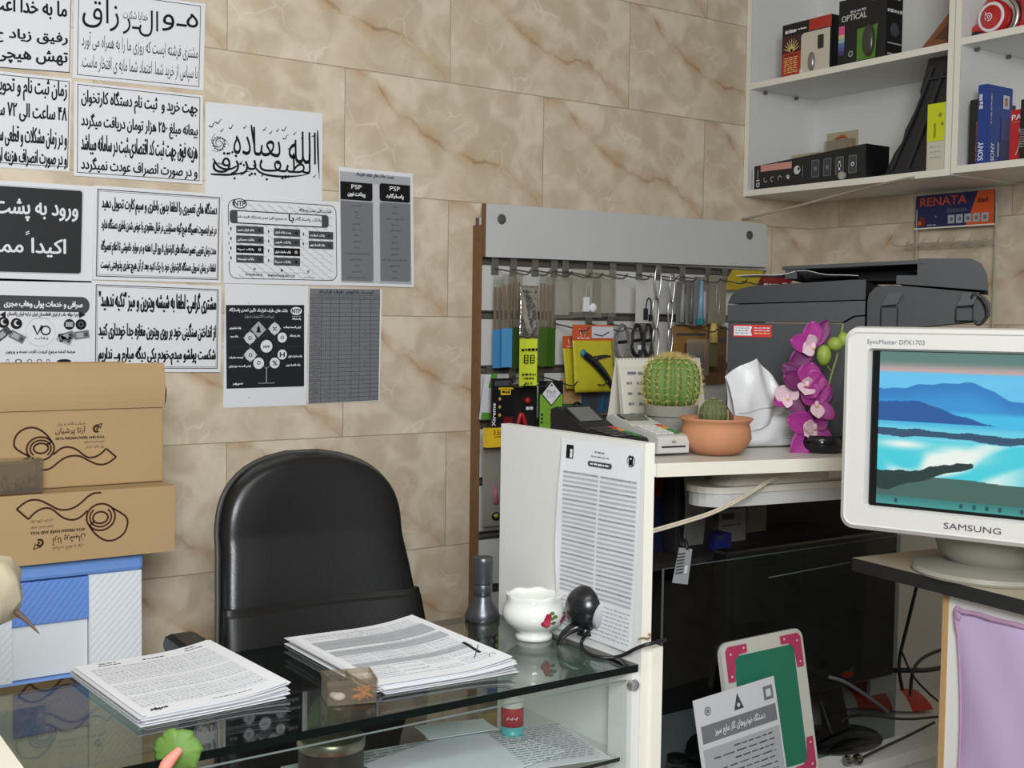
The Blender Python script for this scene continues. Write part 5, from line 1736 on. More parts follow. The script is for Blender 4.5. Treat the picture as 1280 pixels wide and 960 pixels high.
m = MB(); m.poly([F.p(0.41, 0.99, 0.0007), F.p(0.8, 0.99, 0.0007), F.p(0.84, 0.48, 0.0007), F.p(0.41, 0.5, 0.0007)], M('box_green', (84, 130, 44), 0.5)); m.build('green_panel', t)
m = MB(); m.ball((w * 0.17, -0.004, h * 0.29), (0.02, 0.012, 0.045), M('mouse_dark', (62, 60, 52), 0.25), 18, 12); m.build('mouse', t, smooth=True)

yc = hit(1147, 61, 0, XF + 0.05).y
t = thing('leather_case', 'brown leather case leaning on the right side of the upper shelf', 'case', (XF + 0.05, -0.715, Z1U + 0.0006), -PI / 2)
lw = yc + 0.715
m = MB(); m.prism([(-lw, 0, 0), (0.0, 0, 0), (0.0, 0, 0.125), (-0.016, 0, 0.118), (-0.04, 0, 0.085)], (0, 0.05, 0), M('brown_leather', (128, 80, 48), 0.45, var=0.25, vscale=14)); m.build('case_body', t, bevel=0.005)
m = MB(); m.poly([(-lw * 0.6, -0.0012, 0.03), (-0.004, -0.0012, 0.012), (-0.004, -0.0012, 0.07), (-0.02, -0.0012, 0.075)], M('dark_patch', (84, 54, 34), 0.5)); m.build('dark_panel', t)

# lower shelf: long black box
t, w, h, d = wbox('long_box', 'long black boxed gadget with white icons and a pink sticker, on the lower shelf', 'box', 943, 1082, Z1L, 0.088, 0.1, 0.006, py=210)
m = MB(); m.prism([(-w / 2, 0, 0), (w / 2, 0, 0), (w / 2, 0, h + 0.006), (-w / 2, 0, h * 0.8)], (0, d, 0), KB)
F = front(w, h * 0.86)
m.rect(F, 0.065, 0.06, 0.36, 0.32, M('sticker_pink', (206, 150, 134), 0.6), 0.0006)
m.disc(F, 0.41, 0.42, 0.0125, WHITE_P2, 0.0006); m.disc(F, 0.425, 0.38, 0.005, INK_G, 0.0009)
m.rect(F, 0.458, 0.25, 0.465, 0.7, INK_M, 0.0006)
for k, u in enumerate((0.575, 0.68, 0.785, 0.895)):
    m.rrect(F, u - 0.035, 0.12, u + 0.035, 0.78, INK_M, 0.004, 0.0006); m.rrect(F, u - 0.03, 0.15, u + 0.03, 0.75, INK_G, 0.003, 0.0009)
    m.disc(F, u, 0.45, 0.006, WHITE_P2 if k in (2, 3) else INK_M, 0.0012, 16, 0.003 if k == 3 else 0.0)
m.rect(F, 0.778, 0.28, 0.792, 0.62, WHITE_P2, 0.0012)
for k, u in enumerate((0.115, 0.18, 0.25, 0.325)):
    m.disc(F, u, 0.66, 0.008, INK_L, 0.0006, 16, 0.0055, a0=0.3 + k, a1=4.4 + k)
m.rect(F, 0.318, 0.6, 0.34, 0.72, WHITE_P2, 0.0006)
G = Fr(F.p(0.025, 0.92, 0), F.D * -0.28, F.U * 0.032)
m.text(G, 'G1', 0, 0, 1, 1, WHITE_P, 0.02, 2, 0.0006)
m.scrawl(Fr(F.p(0.03, 0.6, 0), F.D * -0.4, F.U * 0.02), 0, 0, 1, 1, INK_M, 4, 0.0006)
m.build('carton', t)
m = MB(); m.rrect(F, -0.012, 0.15, 0.004, 1.0, WHITE_P2, 0.003, 0.0008); m.build('white_end', t)

# black leaning cradle
t = thing('laptop_cooler', 'black ribbed plastic cradle leaning against the cupboard side on the lower shelf', 'cradle', (XF + 0.056, -0.615, Z1L + 0.0006), -PI / 2)
CR = M('cradle_black', (26, 28, 32), 0.35)
m = MB(); m.prism([(-0.135, 0, 0), (0.05, 0, 0), (0.098, 0, 0.25), (0.09, 0, 0.285), (0.018, 0, 0.325), (0.004, 0, 0.308), (-0.022, 0, 0.225), (-0.018, 0, 0.205), (-0.066, 0, 0.125), (-0.074, 0, 0.095), (-0.1, 0, 0.065)], (0, 0.12, 0), CR); m.build('shell', t, bevel=0.004)
m = MB()
for a_, b_ in (((-0.105, 0.02), (0.02, 0.28)), ((-0.05, 0.02), (0.05, 0.26)), ((0.0, 0.25), (0.08, 0.25))):
    m.tube([(a_[0], -0.003, a_[1]), ((a_[0] + b_[0]) / 2 + 0.004, -0.005, (a_[1] + b_[1]) / 2), (b_[0], -0.003, b_[1])], 0.004, M('cradle_ridge', (44, 46, 52), 0.3), 6)
m.ball((0.02, -0.003, 0.308), 0.005, STEEL, 8, 6)
m.build('ridge', t)
t, w, h, d = wbox('small_box', 'narrow box half yellow-green half white, beside the black cradle', 'box', 1159, 1181, Z1L, 0.172, 0.05, 0.001, py=170)
m = MB(); m.span((-w / 2, 0, 0), (w / 2, d, h), CRM); F = front(w, h); m.rect(F, 0, 0, 1, 0.57, M('neon_yellow', (206, 214, 30), 0.45), 0.0004)
m.disc(F, 0.72, 0.18, 0.006, M('olive', (140, 150, 30), 0.5), 0.0007); m.disc(F, 0.85, 0.32, 0.005, M('olive', (0, 0, 0)), 0.0007); m.rect(F, 0.38, 0.3, 0.5, 0.52, M('olive', (0, 0, 0)), 0.0007)
for k in range(3):
    m.scrawl(F, 0.2, 0.64 + 0.08 * k, 0.8, 0.66 + 0.08 * k, INK_L, 3, 0.0007)
m.build('carton', t)
for (px0, px1, pz, lab) in ((990, 1026, 0.115, 'flat clear blister pack behind the left half of the long black box'), (1033, 1072, 0.165, 'clear blister pack with an orange band standing behind the long black box')):
    ya, yb = hit(px0, 185, 0, XF + 0.15).y, hit(px1, 185, 0, XF + 0.15).y
    t = thing('blister_pack', lab, 'package', (XF + 0.15, (ya + yb) / 2, Z1L + 0.0006), -PI / 2, 'blister packs on the lower shelf')
    w = ya - yb
    m = MB(); m.span((-w / 2, 0, 0), (w / 2, 0.002, pz), M('card_tan', (176, 164, 136), 0.7)); m.build('backing_card', t)
    m = MB(); m.span((-w / 2 * 0.9, -0.02, 0.0), (w / 2 * 0.9, -0.0005, pz * 0.85), PLAST_H); m.build('clear_bubble', t, bevel=0.004)
    if 'orange' in lab:
        m = MB(); m.tube([(-0.02, -0.003, pz - 0.02), (0.0, -0.003, pz - 0.012), (0.02, -0.003, pz - 0.018), (0.028, -0.003, pz - 0.05)], 0.004, M('orange_band', (190, 104, 40), 0.5), 6, smooth=2); m.build('orange_band', t, smooth=True)
pq = hit(1061, 215, 0, XF + 0.03)
m = MB(); m.lathe([(0.0, -0.005), (0.011, -0.005), (0.012, 0), (0.011, 0.005), (0.0, 0.005)], M('grey_knob', (170, 166, 158), 0.35), n=20)
R_ = Matrix.Rotation(PI / 2, 3, 'Y')
m.v = [tuple(R_ @ Vector(q) + Vector((0, 0, 0.012))) for q in m.v]
tag(m.build('metal_disc', loc=(XF + 0.002, pq.y, Z1L + 0.0006), auto=40), 'small round grey disc at the front of the lower shelf under the long black box', 'disc')

# right cupboard: headphones
HR = M('headphone_red', (186, 22, 30), 0.18, spec=0.6, coat=0.6)
ph = hit(1243, 22, 0, XF + 0.05)
t = thing('headphones', 'glossy red folded headphones on the upper shelf of the right cupboard', 'headphones', (XF + 0.05, ph.y, Z2U + 0.0006), -PI / 2)
cz = 0.046
R_ = Matrix.Rotation(PI / 2, 3, 'X')
m = MB(); s_ = MB(); s_.lathe([(0.0, 0.018), (0.028, 0.017), (0.038, 0.012), (0.044, 0.0), (0.043, -0.014), (0.036, -0.02), (0.0, -0.02)], HR, n=36)
oriented(m, (0.0, 0.0, cz), R_, s_); hp = m.build('ear_cup', t, auto=50)
m = MB(); F = Fr((-0.05, -0.0185, cz + 0.05), (0.1, 0, 0), (0, 0, -0.1))
m.disc(F, 0.46, 0.5, 0.0105, WHITE_P, 0.001, 24, 0.0078, a0=PI * 0.75, a1=PI * 2.6); m.disc(F, 0.46, 0.5, 0.0045, WHITE_P, 0.001, 20, 0.0025); m.rect(F, 0.36, 0.36, 0.385, 0.5, WHITE_P, 0.001)
m.build('round_emblem', hp)
m = MB(); s_ = MB(); s_.lathe([(0.0343, 0.0148), (0.0362, 0.0142), (0.0372, 0.0134)], WHITE_P, n=36); oriented(m, (0, -0.0012, cz), R_, s_); m.build('white_ring', hp)
m = MB(); m.tube([(-0.02, 0.0, cz - 0.02), (-0.05, 0.004, 0.028), (-0.074, 0.012, 0.012)], lambda q: 0.017 - 0.004 * q, HR, 12, smooth=1); m.build('arm', t, smooth=True)
m = MB(); m.tube([(-0.02, 0.002, cz + 0.03), (0.005, 0.004, cz + 0.062), (0.045, 0.012, cz + 0.07), (0.078, 0.02, cz + 0.03), (0.07, 0.03, 0.02), (0.045, 0.03, 0.016)], 0.013, HR, 12, smooth=2); m.build('headband', t, smooth=True)
m = MB(); m.tube([(0.036, 0.012, cz + 0.045), (0.056, 0.014, cz + 0.02), (0.056, 0.014, cz - 0.015), (0.04, 0.012, 0.006)], 0.007, STEEL, 8, smooth=2); m.build('steel_band', t, smooth=True)
m = MB(); m.ball((-0.046, 0.0, 0.012), (0.02, 0.012, 0.011), BLACK, 12, 8); m.build('ear_pad', t, smooth=True)
t, w, h, d = wbox('kraft_box', 'kraft brown patterned box beside the red headphones', 'box', 1271, 1300, Z2U + 0.0, 0.12, 0.08, 0.10, py=10)
m = MB(); m.span((-w / 2, 0, 0), (w / 2, d, h), M('kraft_pattern', (140, 118, 76), 0.8, var=0.4, vscale=70)); m.build('carton', t)
m = MB(); m.span((-w / 2 - 0.0, -0.001, 0), (w / 2, d, 0.012), KB); m.build('dark_base', t)

# right cupboard: upright boxes
t, w, h, d = wbox('black_case', 'thin black case with orange print left of the tall blue box', 'case', 1211, 1223, Z2L, 0.165, 0.16, 0.012, py=170)
m = MB(); m.span((-w / 2, 0, 0), (w / 2, d, h), KB); F = front(w, h); m.scrawl(Fr(F.p(0.75, 0.95), F.D * -0.6, F.U * 0.16), 0, 0, 1, 1, M('orange_print', (170, 80, 40), 0.5), 8, 0.0005); m.rect(F, 0.86, 0.45, 0.9, 0.98, M('orange_print', (0, 0, 0)), 0.0005); m.build('carton', t, bevel=0.002)
t, w, h, d = wbox('blue_box', 'tall blue box with white brand lettering on its spine, in the right cupboard', 'box', 1221, 1233, Z2L, 0.198, 0.11, 0.004, py=160)
NB = M('box_blue', (24, 62, 142), 0.35)
w = 0.028
m = MB(); m.span((-w / 2, 0, 0), (w / 2, d, h), NB)
F = front(w, h)
G = Fr(F.p(0.22, 0.965), F.D * -0.235, F.U * 0.55)
m.text(G, 'SONY', 0, 0, 1, 1, WHITE_P, 0.02, 2, 0.0006)
m.scrawl(Fr(F.p(0.2, 0.31), F.D * -0.2, F.U * 0.4), 0, 0, 1, 1, WHITE_P2, 3, 0.0006)
S_ = Fr((w / 2 + 0.0006, 0, h), (0, d, 0), (0, 0, -h))
m.text(Fr(S_.p(0.17, 0.965), S_.D * -0.23, S_.U * 0.14), 'SONY', 0, 0, 1, 1, WHITE_P, 0.02, 2, 0.0005)
m.scrawl(Fr(S_.p(0.12, 0.5), S_.D * -0.38, S_.U * 0.06), 0, 0, 1, 1, INK_L, 7, 0.0005)
m.rect(S_, 0.42, 0.72, 0.5, 0.9, INK_L, 0.0005); m.rect(S_, 0.55, 0.4, 0.98, 0.68, M('violet_print', (62, 60, 130), 0.4), 0.0004); m.rect(S_, 0.52, 0.68, 0.98, 0.98, M('navy_print', (34, 36, 96), 0.4), 0.0004)
m.rect(S_, 0.6, 0.11, 0.84, 0.28, WHITE_P2, 0.0006); m.rect(S_, 0.66, 0.14, 0.78, 0.25, M('tan_print', (170, 130, 90), 0.5), 0.0009)
m.build('carton', t, bevel=0.003)
t, w, h, d = wbox('red_box', 'red box with white capital letters at the right frame edge', 'box', 1262, 1290, Z2L, 0.125, 0.06, 0.02, py=180)
m = MB(); m.span((-w / 2, 0, 0), (w / 2, d, h), M('box_red2', (186, 26, 40), 0.4)); F = front(w, h)
m.text(F, 'PAN', 0.08, 0.1, 0.8, 0.2, WHITE_P, 0.02, 2, 0.0006); m.scrawl(F, 0.1, 0.235, 0.6, 0.255, M('tan_print', (0, 0, 0)), 4, 0.0006)
m.build('carton', t)
m = MB(); m.disc(F, 0.6, 0.42, 0.011, M('print_silver', (0, 0, 0)), 0.001, 20, 0.006); m.tube([F.p(0.55, 0.45, 0.002), F.p(0.5, 0.55, 0.002), F.p(0.45, 0.75, 0.002), F.p(0.3, 0.9, 0.002)], 0.0012, M('print_silver', (0, 0, 0)), 6, smooth=1); m.build('printed_earphone', t)
t, w, h, d = wbox('black_box', 'black box with fine white text in front of the red box', 'box', 1274, 1296, Z2L, 0.145, 0.012, 0.004, py=180)
m = MB(); m.span((-w / 2, 0, 0), (w / 2, d, h), KB); F = front(w, h)
for k in range(8):
    m.scrawl(F, 0.05, 0.5 + k * 0.04, 0.8, 0.52 + k * 0.04, INK_L, 5, 0.0005)
m.build('carton', t, bevel=0.002)

# cable strung below the cupboards
c0, c1, c2 = hit(928, 274, 1, -0.004), hit(1075, 236, 2, 1.858), hit(1142, 222, 2, 1.860)
m = MB(); m.tube([c0, c0 * 0.55 + c1 * 0.45 + Vector((0, 0, -0.004)), c1, c2], 0.004, M('grey_cable', (168, 160, 140), 0.5), 8, smooth=2)
m.v = [tuple(Vector(q) - c0) for q in m.v]
tag(m.build('wall_cable', loc=c0, smooth=True), 'pale cable running from the tiled corner up under the cupboards', 'cable')

# ================================================================== BATTERY RACK ON THE RIGHT WALL
XR = XB - 0.03
a, b, c = hit(1146, 242, 0, XR), hit(1244, 240, 0, XR), hit(1144, 283, 0, XR)
t = thing('battery_rack', 'white wire rack with a blue and orange battery sign above the printer', 'display rack', (XR, (a.y + b.y) / 2, 1.45), -PI / 2)
w = a.y - b.y
zt_, zb_ = (a.z + b.z) / 2 - 1.45, c.z - 1.45 - 0.006
m = MB(); F = Fr((-w / 2, -0.0025, zt_), (w, 0, 0), (0, 0, zb_ - zt_))
NV, OG = M('sign_navy', (22, 30, 84), 0.4), M('sign_orange', (214, 84, 30), 0.4)
m.span((-w / 2, -0.002, zb_), (w / 2, 0.001, zt_), NV)
m.poly([F.p(0.66, 1, 0.0004), F.p(1, 1, 0.0004), F.p(1, 0, 0.0004), F.p(0.8, 0, 0.0004)], OG)
m.text(F, 'RENATA', 0.06, 0.08, 0.66, 0.34, M('sign_red_orange', (206, 78, 46), 0.4), 0.03, 3, 0.0006)
m.text(F, 'Batteries', 0.42, 0.44, 0.66, 0.58, INK_M, 0.0, 3, 0.0006)
m.scrawl(F, 0.8, 0.2, 0.93, 0.36, M('sign_dark_red', (120, 40, 24), 0.5), 3, 0.0007)
m.disc(F, 0.06, 0.84, 0.019, M('sign_dark_red', (0, 0, 0)), 0.0005, 24, a0=-PI / 2, a1=PI / 2 * 0.6, r_in=0.0001); m.disc(F, 0.06, 0.86, 0.007, OG, 0.0008)
m.scrawl(F, 0.16, 0.9, 0.28, 0.96, INK_L, 2, 0.0006); m.disc(F, 0.27, 0.68, 0.002, INK_L, 0.0006)
for k in range(5):
    m.rect(F, 0.43 + k * 0.105, 0.66, 0.515 + k * 0.105, 0.92, INK_L, 0.0006); m.disc(F, 0.475 + k * 0.105, 0.79, 0.005, INK_G, 0.0009, 10, 0.002)
m.span((-w / 2 - 0.002, -0.004, zb_ - 0.004), (w / 2 + 0.002, 0.002, zb_), MELA_E)
m.build('sign', t)
WW = M('white_wire', (176, 170, 152), 0.45)
m = MB()
for x_ in (-w / 2 + 0.004, w / 2 + 0.006):
    m.tube([(x_, 0, -0.25), (x_, 0, zt_ - 0.04)], 0.0028, WW, 6)
for z_ in (zb_ - 0.045, zb_ - 0.055):
    m.tube([(-w / 2 - 0.03, 0, z_), (w / 2 + 0.006, 0, z_)], 0.0022, WW, 6)
m.build('wire_frame', t)
for k in range(6):
    x_ = -w / 2 - 0.02 + k * w * 0.2
    m = MB(); m.tube([(x_, 0, zb_ - 0.03), (x_, 0, zb_ - 0.05), (x_, -0.07, zb_ - 0.055), (x_, -0.08, zb_ - 0.045)], 0.0018, WW, 5, smooth=1); m.build('peg', t)

# ================================================================== SLATTED DISPLAY PANEL ON THE TILES
SX0, SX1 = 0.508, 1.572
t = thing('slatwall_panel', 'white slatted display panel with a wide header board on the tiled wall', 'display panel', ((SX0 + SX1) / 2, -0.001, 0.62))
SO = Vector(t.location)
GROOVE = [1.628, 1.487, 1.343, 1.198, 1.048, 0.904, 0.76]
m = MB()
SLW = M('slat_white', (206, 206, 202), 0.4, var=0.04)
m.span((SX0, -0.018, 0.62), (SX1, -0.001, 1.74), M('slat_core', (96, 90, 80), 0.7))
zt_ = 1.74
for z_ in GROOVE + [0.62]:
    m.span((SX0, -0.030, z_ + 0.011), (SX1, -0.018, zt_), SLW)
    zt_ = z_ - 0.011
m.v = [tuple(Vector(q) - SO) for q in m.v]
m.build('slat_board', t)
m = MB(); m.span((SX0 - 0.008, -0.034, 0.62), (SX0, -0.001, 1.72), CHIP); m.v = [tuple(Vector(q) - SO) for q in m.v]; tag(m.build('raw_edge', t), 'raw brown chipboard edge', None)
for z_ in GROOVE:
    m = MB()
    CHN = M('channel_metal', (92, 92, 90), 0.4, metal=0.5)
    m.span((SX0, -0.031, z_ + 0.007), (SX1, -0.018, z_ + 0.0115), CHN); m.span((SX0, -0.031, z_ - 0.0115), (SX1, -0.018, z_ - 0.007), CHN)
    m.v = [tuple(Vector(q) - SO) for q in m.v]
    m.build('metal_channel', t)
a, b, c, d = hit(608, 254, 1, -0.055), hit(958, 280, 1, -0.055), hit(958, 334, 1, -0.055), hit(607, 321, 1, -0.055)
m = MB(); m.prism([d, c, b, a], (0, 0.022, 0), M('header_white', (198, 200, 200), 0.45, var=0.06), CHIP)
m.v = [tuple(Vector(q) - SO) for q in m.v]
hb = m.build('header_board', t)
for px_, py_ in ((627, 274), (937, 294)):
    q = hit(px_, py_, 1, -0.0555) - SO
    m = MB(); s_ = MB(); s_.lathe([(0.0, 0.003), (0.006, 0.003), (0.009, 0.0025), (0.0135, 0.001), (0.0135, 0.0)], M('screw_cap', (104, 104, 102), 0.4, metal=0.5), n=20)
    oriented(m, q, Matrix.Rotation(PI / 2, 3, 'X'), s_); m.build('screw_cap', hb, auto=40)


# wire hooks
def make_hook(L):
    t = thing('display_hook', '', 'hook', (0, 0, 0), group='wire hooks in the slatted panel')
    m = MB(); m.span((-0.011, -0.003, -0.036), (0.011, 0.0, 0.012), M('hook_plate', (136, 136, 132), 0.35, metal=0.7)); m.build('hook_plate', t)
    m = MB(); m.tube([(0, -0.003, -0.02), (0, -L * 0.5, -0.030), (0, -L + 0.02, -0.042), (0, -L, -0.026)], 0.0021, WIRE, 6, smooth=1); m.build('hook_wire', t, smooth=True)
    return t


hk = make_hook(0.165)
hooks = [((618, 334), 0), ((641, 337), 0), ((668, 339), 0), ((692, 341), 0), ((706, 342), 0), ((736, 344), 0), ((765, 346), 0), ((798, 348), 0), ((822, 349), 0), ((852, 352), 0), ((884, 355), 0), ((905, 356), 0),
         ((690, 408), 1), ((735, 411), 1), ((762, 412), 1), ((848, 413), 1), ((884, 415), 1), ((612, 472), 2), ((640, 473), 2), ((675, 474), 2), ((712, 474), 2)]
rown = ('top', 'second', 'third')
cnt = [0, 0, 0]
ordn = ['first', 'second', 'third', 'fourth', 'fifth', 'sixth', 'seventh', 'eighth', 'ninth', 'tenth', 'eleventh', 'twelfth']
for k, ((px_, py_), r_) in enumerate(hooks):
    q = hit(px_, py_, 1, -0.031)
    lab = 'wire display hook in the %s channel of the slatted panel, %s from its raw edge' % (rown[r_], ordn[cnt[r_]])
    cnt[r_] += 1
    L_ = Vector((q.x, -0.0315, GROOVE[r_]))
    if k == 0:
        hk.location = L_; hk['label'] = lab
    else:
        copy_tree(hk, L_, lab)


# ---- packets hanging from the hooks
def pkg(name, label, cat, x0, y0, x1, y1, y, group=None):
    a, b, c = hit(x0, (y0 + y1) / 2, 1, y), hit(x1, (y0 + y1) / 2, 1, y), hit((x0 + x1) / 2, y0, 1, y)
    d = hit((x0 + x1) / 2, y1, 1, y)
    t = thing(name, label, cat, ((a.x + b.x) / 2, y, c.z), group=group)
    return t, (b.x - a.x), (c.z - d.z)


WOOD = M('stick_wood', (156, 126, 92), 0.7)
TUBEP = 'slim wand packets on the left hooks'
for x0, x1, y0, y1, c, yy, lab in (
        (615, 628, 345, 460, (70, 140, 196), -0.06, 'slim clear packet with a blue foot, nearest the raw edge of the panel'),
        (626, 639, 343, 459, (80, 150, 204), -0.09, 'slim clear packet with a blue foot, second from the raw edge'),
        (634, 645, 341, 458, (60, 130, 186), -0.05, 'slim clear packet with a blue foot, third from the raw edge'),
        (640, 652, 338, 460, (52, 84, 34), -0.07, 'slim clear packet with a dark green foot, left of the neon yellow packet'),
        (673, 683, 340, 458, (66, 104, 36), -0.08, 'slim clear packet with a green foot, right of the neon yellow packet'),
        (682, 693, 342, 458, (58, 96, 34), -0.05, 'slim clear packet with a green foot, furthest right of the wands')):
    t, w, h = pkg('wand_packet', lab, 'packet', x0, y0, x1, y1, yy, TUBEP)
    f = 0.42
    m = MB(); m.span((-w / 2, -0.0055, -h), (w / 2, -0.0045, -h * (1 - f)), M('foot%d_%d_%d' % c, c, 0.3)); m.build('colour_card', t)
    m = MB(); m.span((-w / 2, -0.004, -h), (w / 2, -0.0035, 0), PLAST); m.build('clear_sleeve', t)
    for k in (-1, 1):
        m = MB(); m.tube([(k * w * 0.22, 0.0, -h * 0.62), (k * w * 0.22, 0.0, -h * 0.12)], w * 0.12, WOOD if y0 < 346 else STEEL, 6); m.build('stick', t)
t, w, h = pkg('neon_packet', 'neon yellow and silver foil packet in front of the slim wand packets', 'packet', 649, 357, 671, 482, -0.17)
NE = M('neon_print', (212, 226, 62), 0.35)
m = MB(); m.grid(lambda u, v: Vector((-w / 2 + w * u, -0.002 + 0.003 * math.sin(PI * u), -h + h * 0.47 * v)), 8, 4, NE, 0.001); 
F = Fr((-w / 2, -0.0065, -h * 0.53), (w, 0, 0), (0, 0, -h * 0.47))
m.scrawl(F, 0.05, 0.2, 0.95, 0.26, INK, 5, 0.0005)
for u in (0.2, 0.55):
    m.rect(F, u, 0.34, u + 0.25, 0.52, INK, 0.0005)
    for q in range(3):
        m.rect(F, u + 0.06, 0.36 + q * 0.055, u + 0.19, 0.395 + q * 0.055, NE, 0.0009)
m.scrawl(F, 0.1, 0.74, 0.9, 0.78, INK, 4, 0.0005); m.scrawl(F, 0.2, 0.82, 0.8, 0.86, INK, 4, 0.0005); m.scrawl(F, 0.3, 0.92, 0.7, 0.97, M('olive', (0, 0, 0)), 2, 0.0005)
m.build('label', t)
FOIL = M('silver_foil', (206, 206, 204), 0.18, metal=0.9, bump=0.8, bscale=60)
m = MB(); m.grid(lambda u, v: Vector((-w / 2 + w * u, -0.002 + 0.003 * math.sin(PI * u) + 0.0015 * math.sin(9 * u + 7 * v), -h * 0.53 + h * 0.53 * v)), 10, 12, FOIL, 0.001); m.build('foil_top', t, smooth=True)

for x0, x1, y0, y1, yy, lab in ((716, 752, 336, 397, -0.08, 'hazy clear bag with a white plug, hanging on the top hooks'), (741, 770, 337, 396, -0.06, 'empty-looking hazy clear bag behind the white plug bag'), (690, 716, 345, 398, -0.04, 'thin white card bag between the green wands and the plug bag')):
    t, w, h = pkg('clear_bag', lab, 'bag', x0, y0, x1, y1, yy, 'clear bags on the top hooks')
    m = MB(); m.grid(lambda u, v: Vector((-w / 2 + w * u, -0.008 * math.sin(PI * u) * math.sin(PI * v) + 0.0015 * math.sin(11 * u + 5 * v), -h + h * v)), 12, 12, PLAST_H); m.build('film', t, smooth=True)
    m = MB()
    if 'white plug' in lab and 'behind' not in lab:
        m.span((-0.019, -0.012, -h * 0.88), (0.0, -0.002, -h * 0.58), WHITE_P); m.ball((0.013, -0.01, -h * 0.8), (0.012, 0.008, 0.013), WHITE_P, 12, 8); m.tube([(-0.006, 0, -h * 0.62), (0.0, 0, -h * 0.3), (0.012, 0, -h * 0.25), (0.014, 0, -h * 0.7)], 0.002, WHITE_P, 6, smooth=2)
    else:
        m.span((-w * 0.36, 0.003, -h * 0.92), (w * 0.36, 0.005, -h * 0.12), WHITE_P2)
    m.build('contents', t, bevel=0.0015)
t, w, h = pkg('clear_bag', 'clear zip bag holding a short black adapter cable, right of the plug bags', 'bag', 795, 350, 824, 404, -0.13, 'clear bags on the top hooks')
m = MB(); m.span((-w / 2, 0.001, -h), (w / 2, 0.0018, 0), M('bag_backing', (196, 196, 190), 0.4)); m.build('film', t)
m = MB(); m.span((-0.015, -0.006, -h * 0.92), (-0.003, 0, -h * 0.66), BLACK); m.span((0.004, -0.006, -h * 0.95), (0.015, 0, -h * 0.8), BLACK); m.tube([(-0.009, -0.003, -h * 0.66), (-0.004, -0.003, -h * 0.42), (0.008, -0.003, -h * 0.42), (0.011, -0.003, -h * 0.6), (0.009, -0.003, -h * 0.8)], 0.0018, BLACK, 6, smooth=2); m.build('adapter', t)


def carabiner(m, x, z0, z1, wd, y=0.0):
    zm = (z0 + z1) / 2
    H = (z0 - z1) / 2
    pts = [(x + wd * math.cos(a) * (0.75 + 0.25 * math.sin(a)), y, zm + H * math.sin(a)) for a in [2 * PI * i / 20 for i in range(20)]]
    m.tube(pts, 0.0027, STEEL, 6, closed=True)


for x0, x1, y0, y1, yy, lab in ((813, 829, 334, 446, -0.15, 'chain of steel snap hooks hanging right of the adapter bag'), (833, 845, 342, 442, -0.14, 'chain of steel snap hooks, the one with a twisted middle link')):
    t, w, h = pkg('snap_hook_chain', lab, 'snap hooks', x0, y0, x1, y1, yy, 'snap hook chains')
    for k in range(3):
        m = MB(); carabiner(m, 0.002 * (-1) ** k, -h * k / 3, -h * (k + 1) / 3 - 0.006, w * 0.3, 0.002 * k); m.build('snap_hook', t, smooth=True)

GRP = 'tool packets on the right hooks'
for x0, x1, y0, y1, yy, c, lab in ((846, 860, 352, 406, -0.08, (150, 150, 146), 'grey slim tool packet next to the snap hooks'), (858, 870, 350, 406, -0.10, (104, 104, 102), 'dark grey slim tool packet in the middle of the right hooks'), (868, 884, 346, 407, -0.11, (120, 160, 186), 'light blue capped tube packet on the right hooks')):
    t, w, h = pkg('tool_packet', lab, 'packet', x0, y0, x1, y1, yy, GRP)
    m = MB(); m.span((-w / 2, 0.002, -h), (w / 2, 0.003, 0), M('pk_backing', (120, 118, 112), 0.5)); m.build('backing', t)
    cm = M('tool%d' % c[0], c, 0.35)
    m = MB(); m.tube([(-w * 0.12, -0.004, -h * 0.95), (-w * 0.08, -0.004, -h * 0.5), (-w * 0.02, -0.004, -h * 0.05)], lambda q: w * (0.2 - 0.1 * q), cm, 8); m.tube([(w * 0.25, -0.003, -h * 0.9), (w * 0.2, -0.003, -h * 0.3)], w * 0.1, INK_L, 6); m.build('tool', t, smooth=True)
    if c[0] == 120:
        m = MB(); m.tube([(-w * 0.12, -0.004, -h * 0.98), (-w * 0.12, -0.004, -h * 0.86)], w * 0.26, M('teal_cap', (40, 120, 126), 0.4), 8); m.build('teal_cap', t)
t, w, h = pkg('tool_packet', 'long clear pouch with a shiny loop inside, rightmost on the top hooks beside the printer', 'packet', 886, 345, 908, 404, -0.09, GRP)
m = MB(); m.grid(lambda u, v: Vector((-w / 2 + w * u, -0.004 * math.sin(PI * u), -h + h * v)), 8, 6, PLAST_H); m.span((-w / 2, 0.002, -h), (w / 2, 0.003, 0), M('pk_taupe', (128, 118, 102), 0.6)); m.build('pouch', t)
m = MB(); m.tube([(-0.006, -0.002, -h * 0.2), (-0.008, -0.002, -h * 0.6), (0.0, -0.002, -h * 0.92), (0.008, -0.002, -h * 0.6), (0.004, -0.002, -h * 0.3)], 0.0014, STEEL, 6, smooth=2); m.build('loop', t, smooth=True)

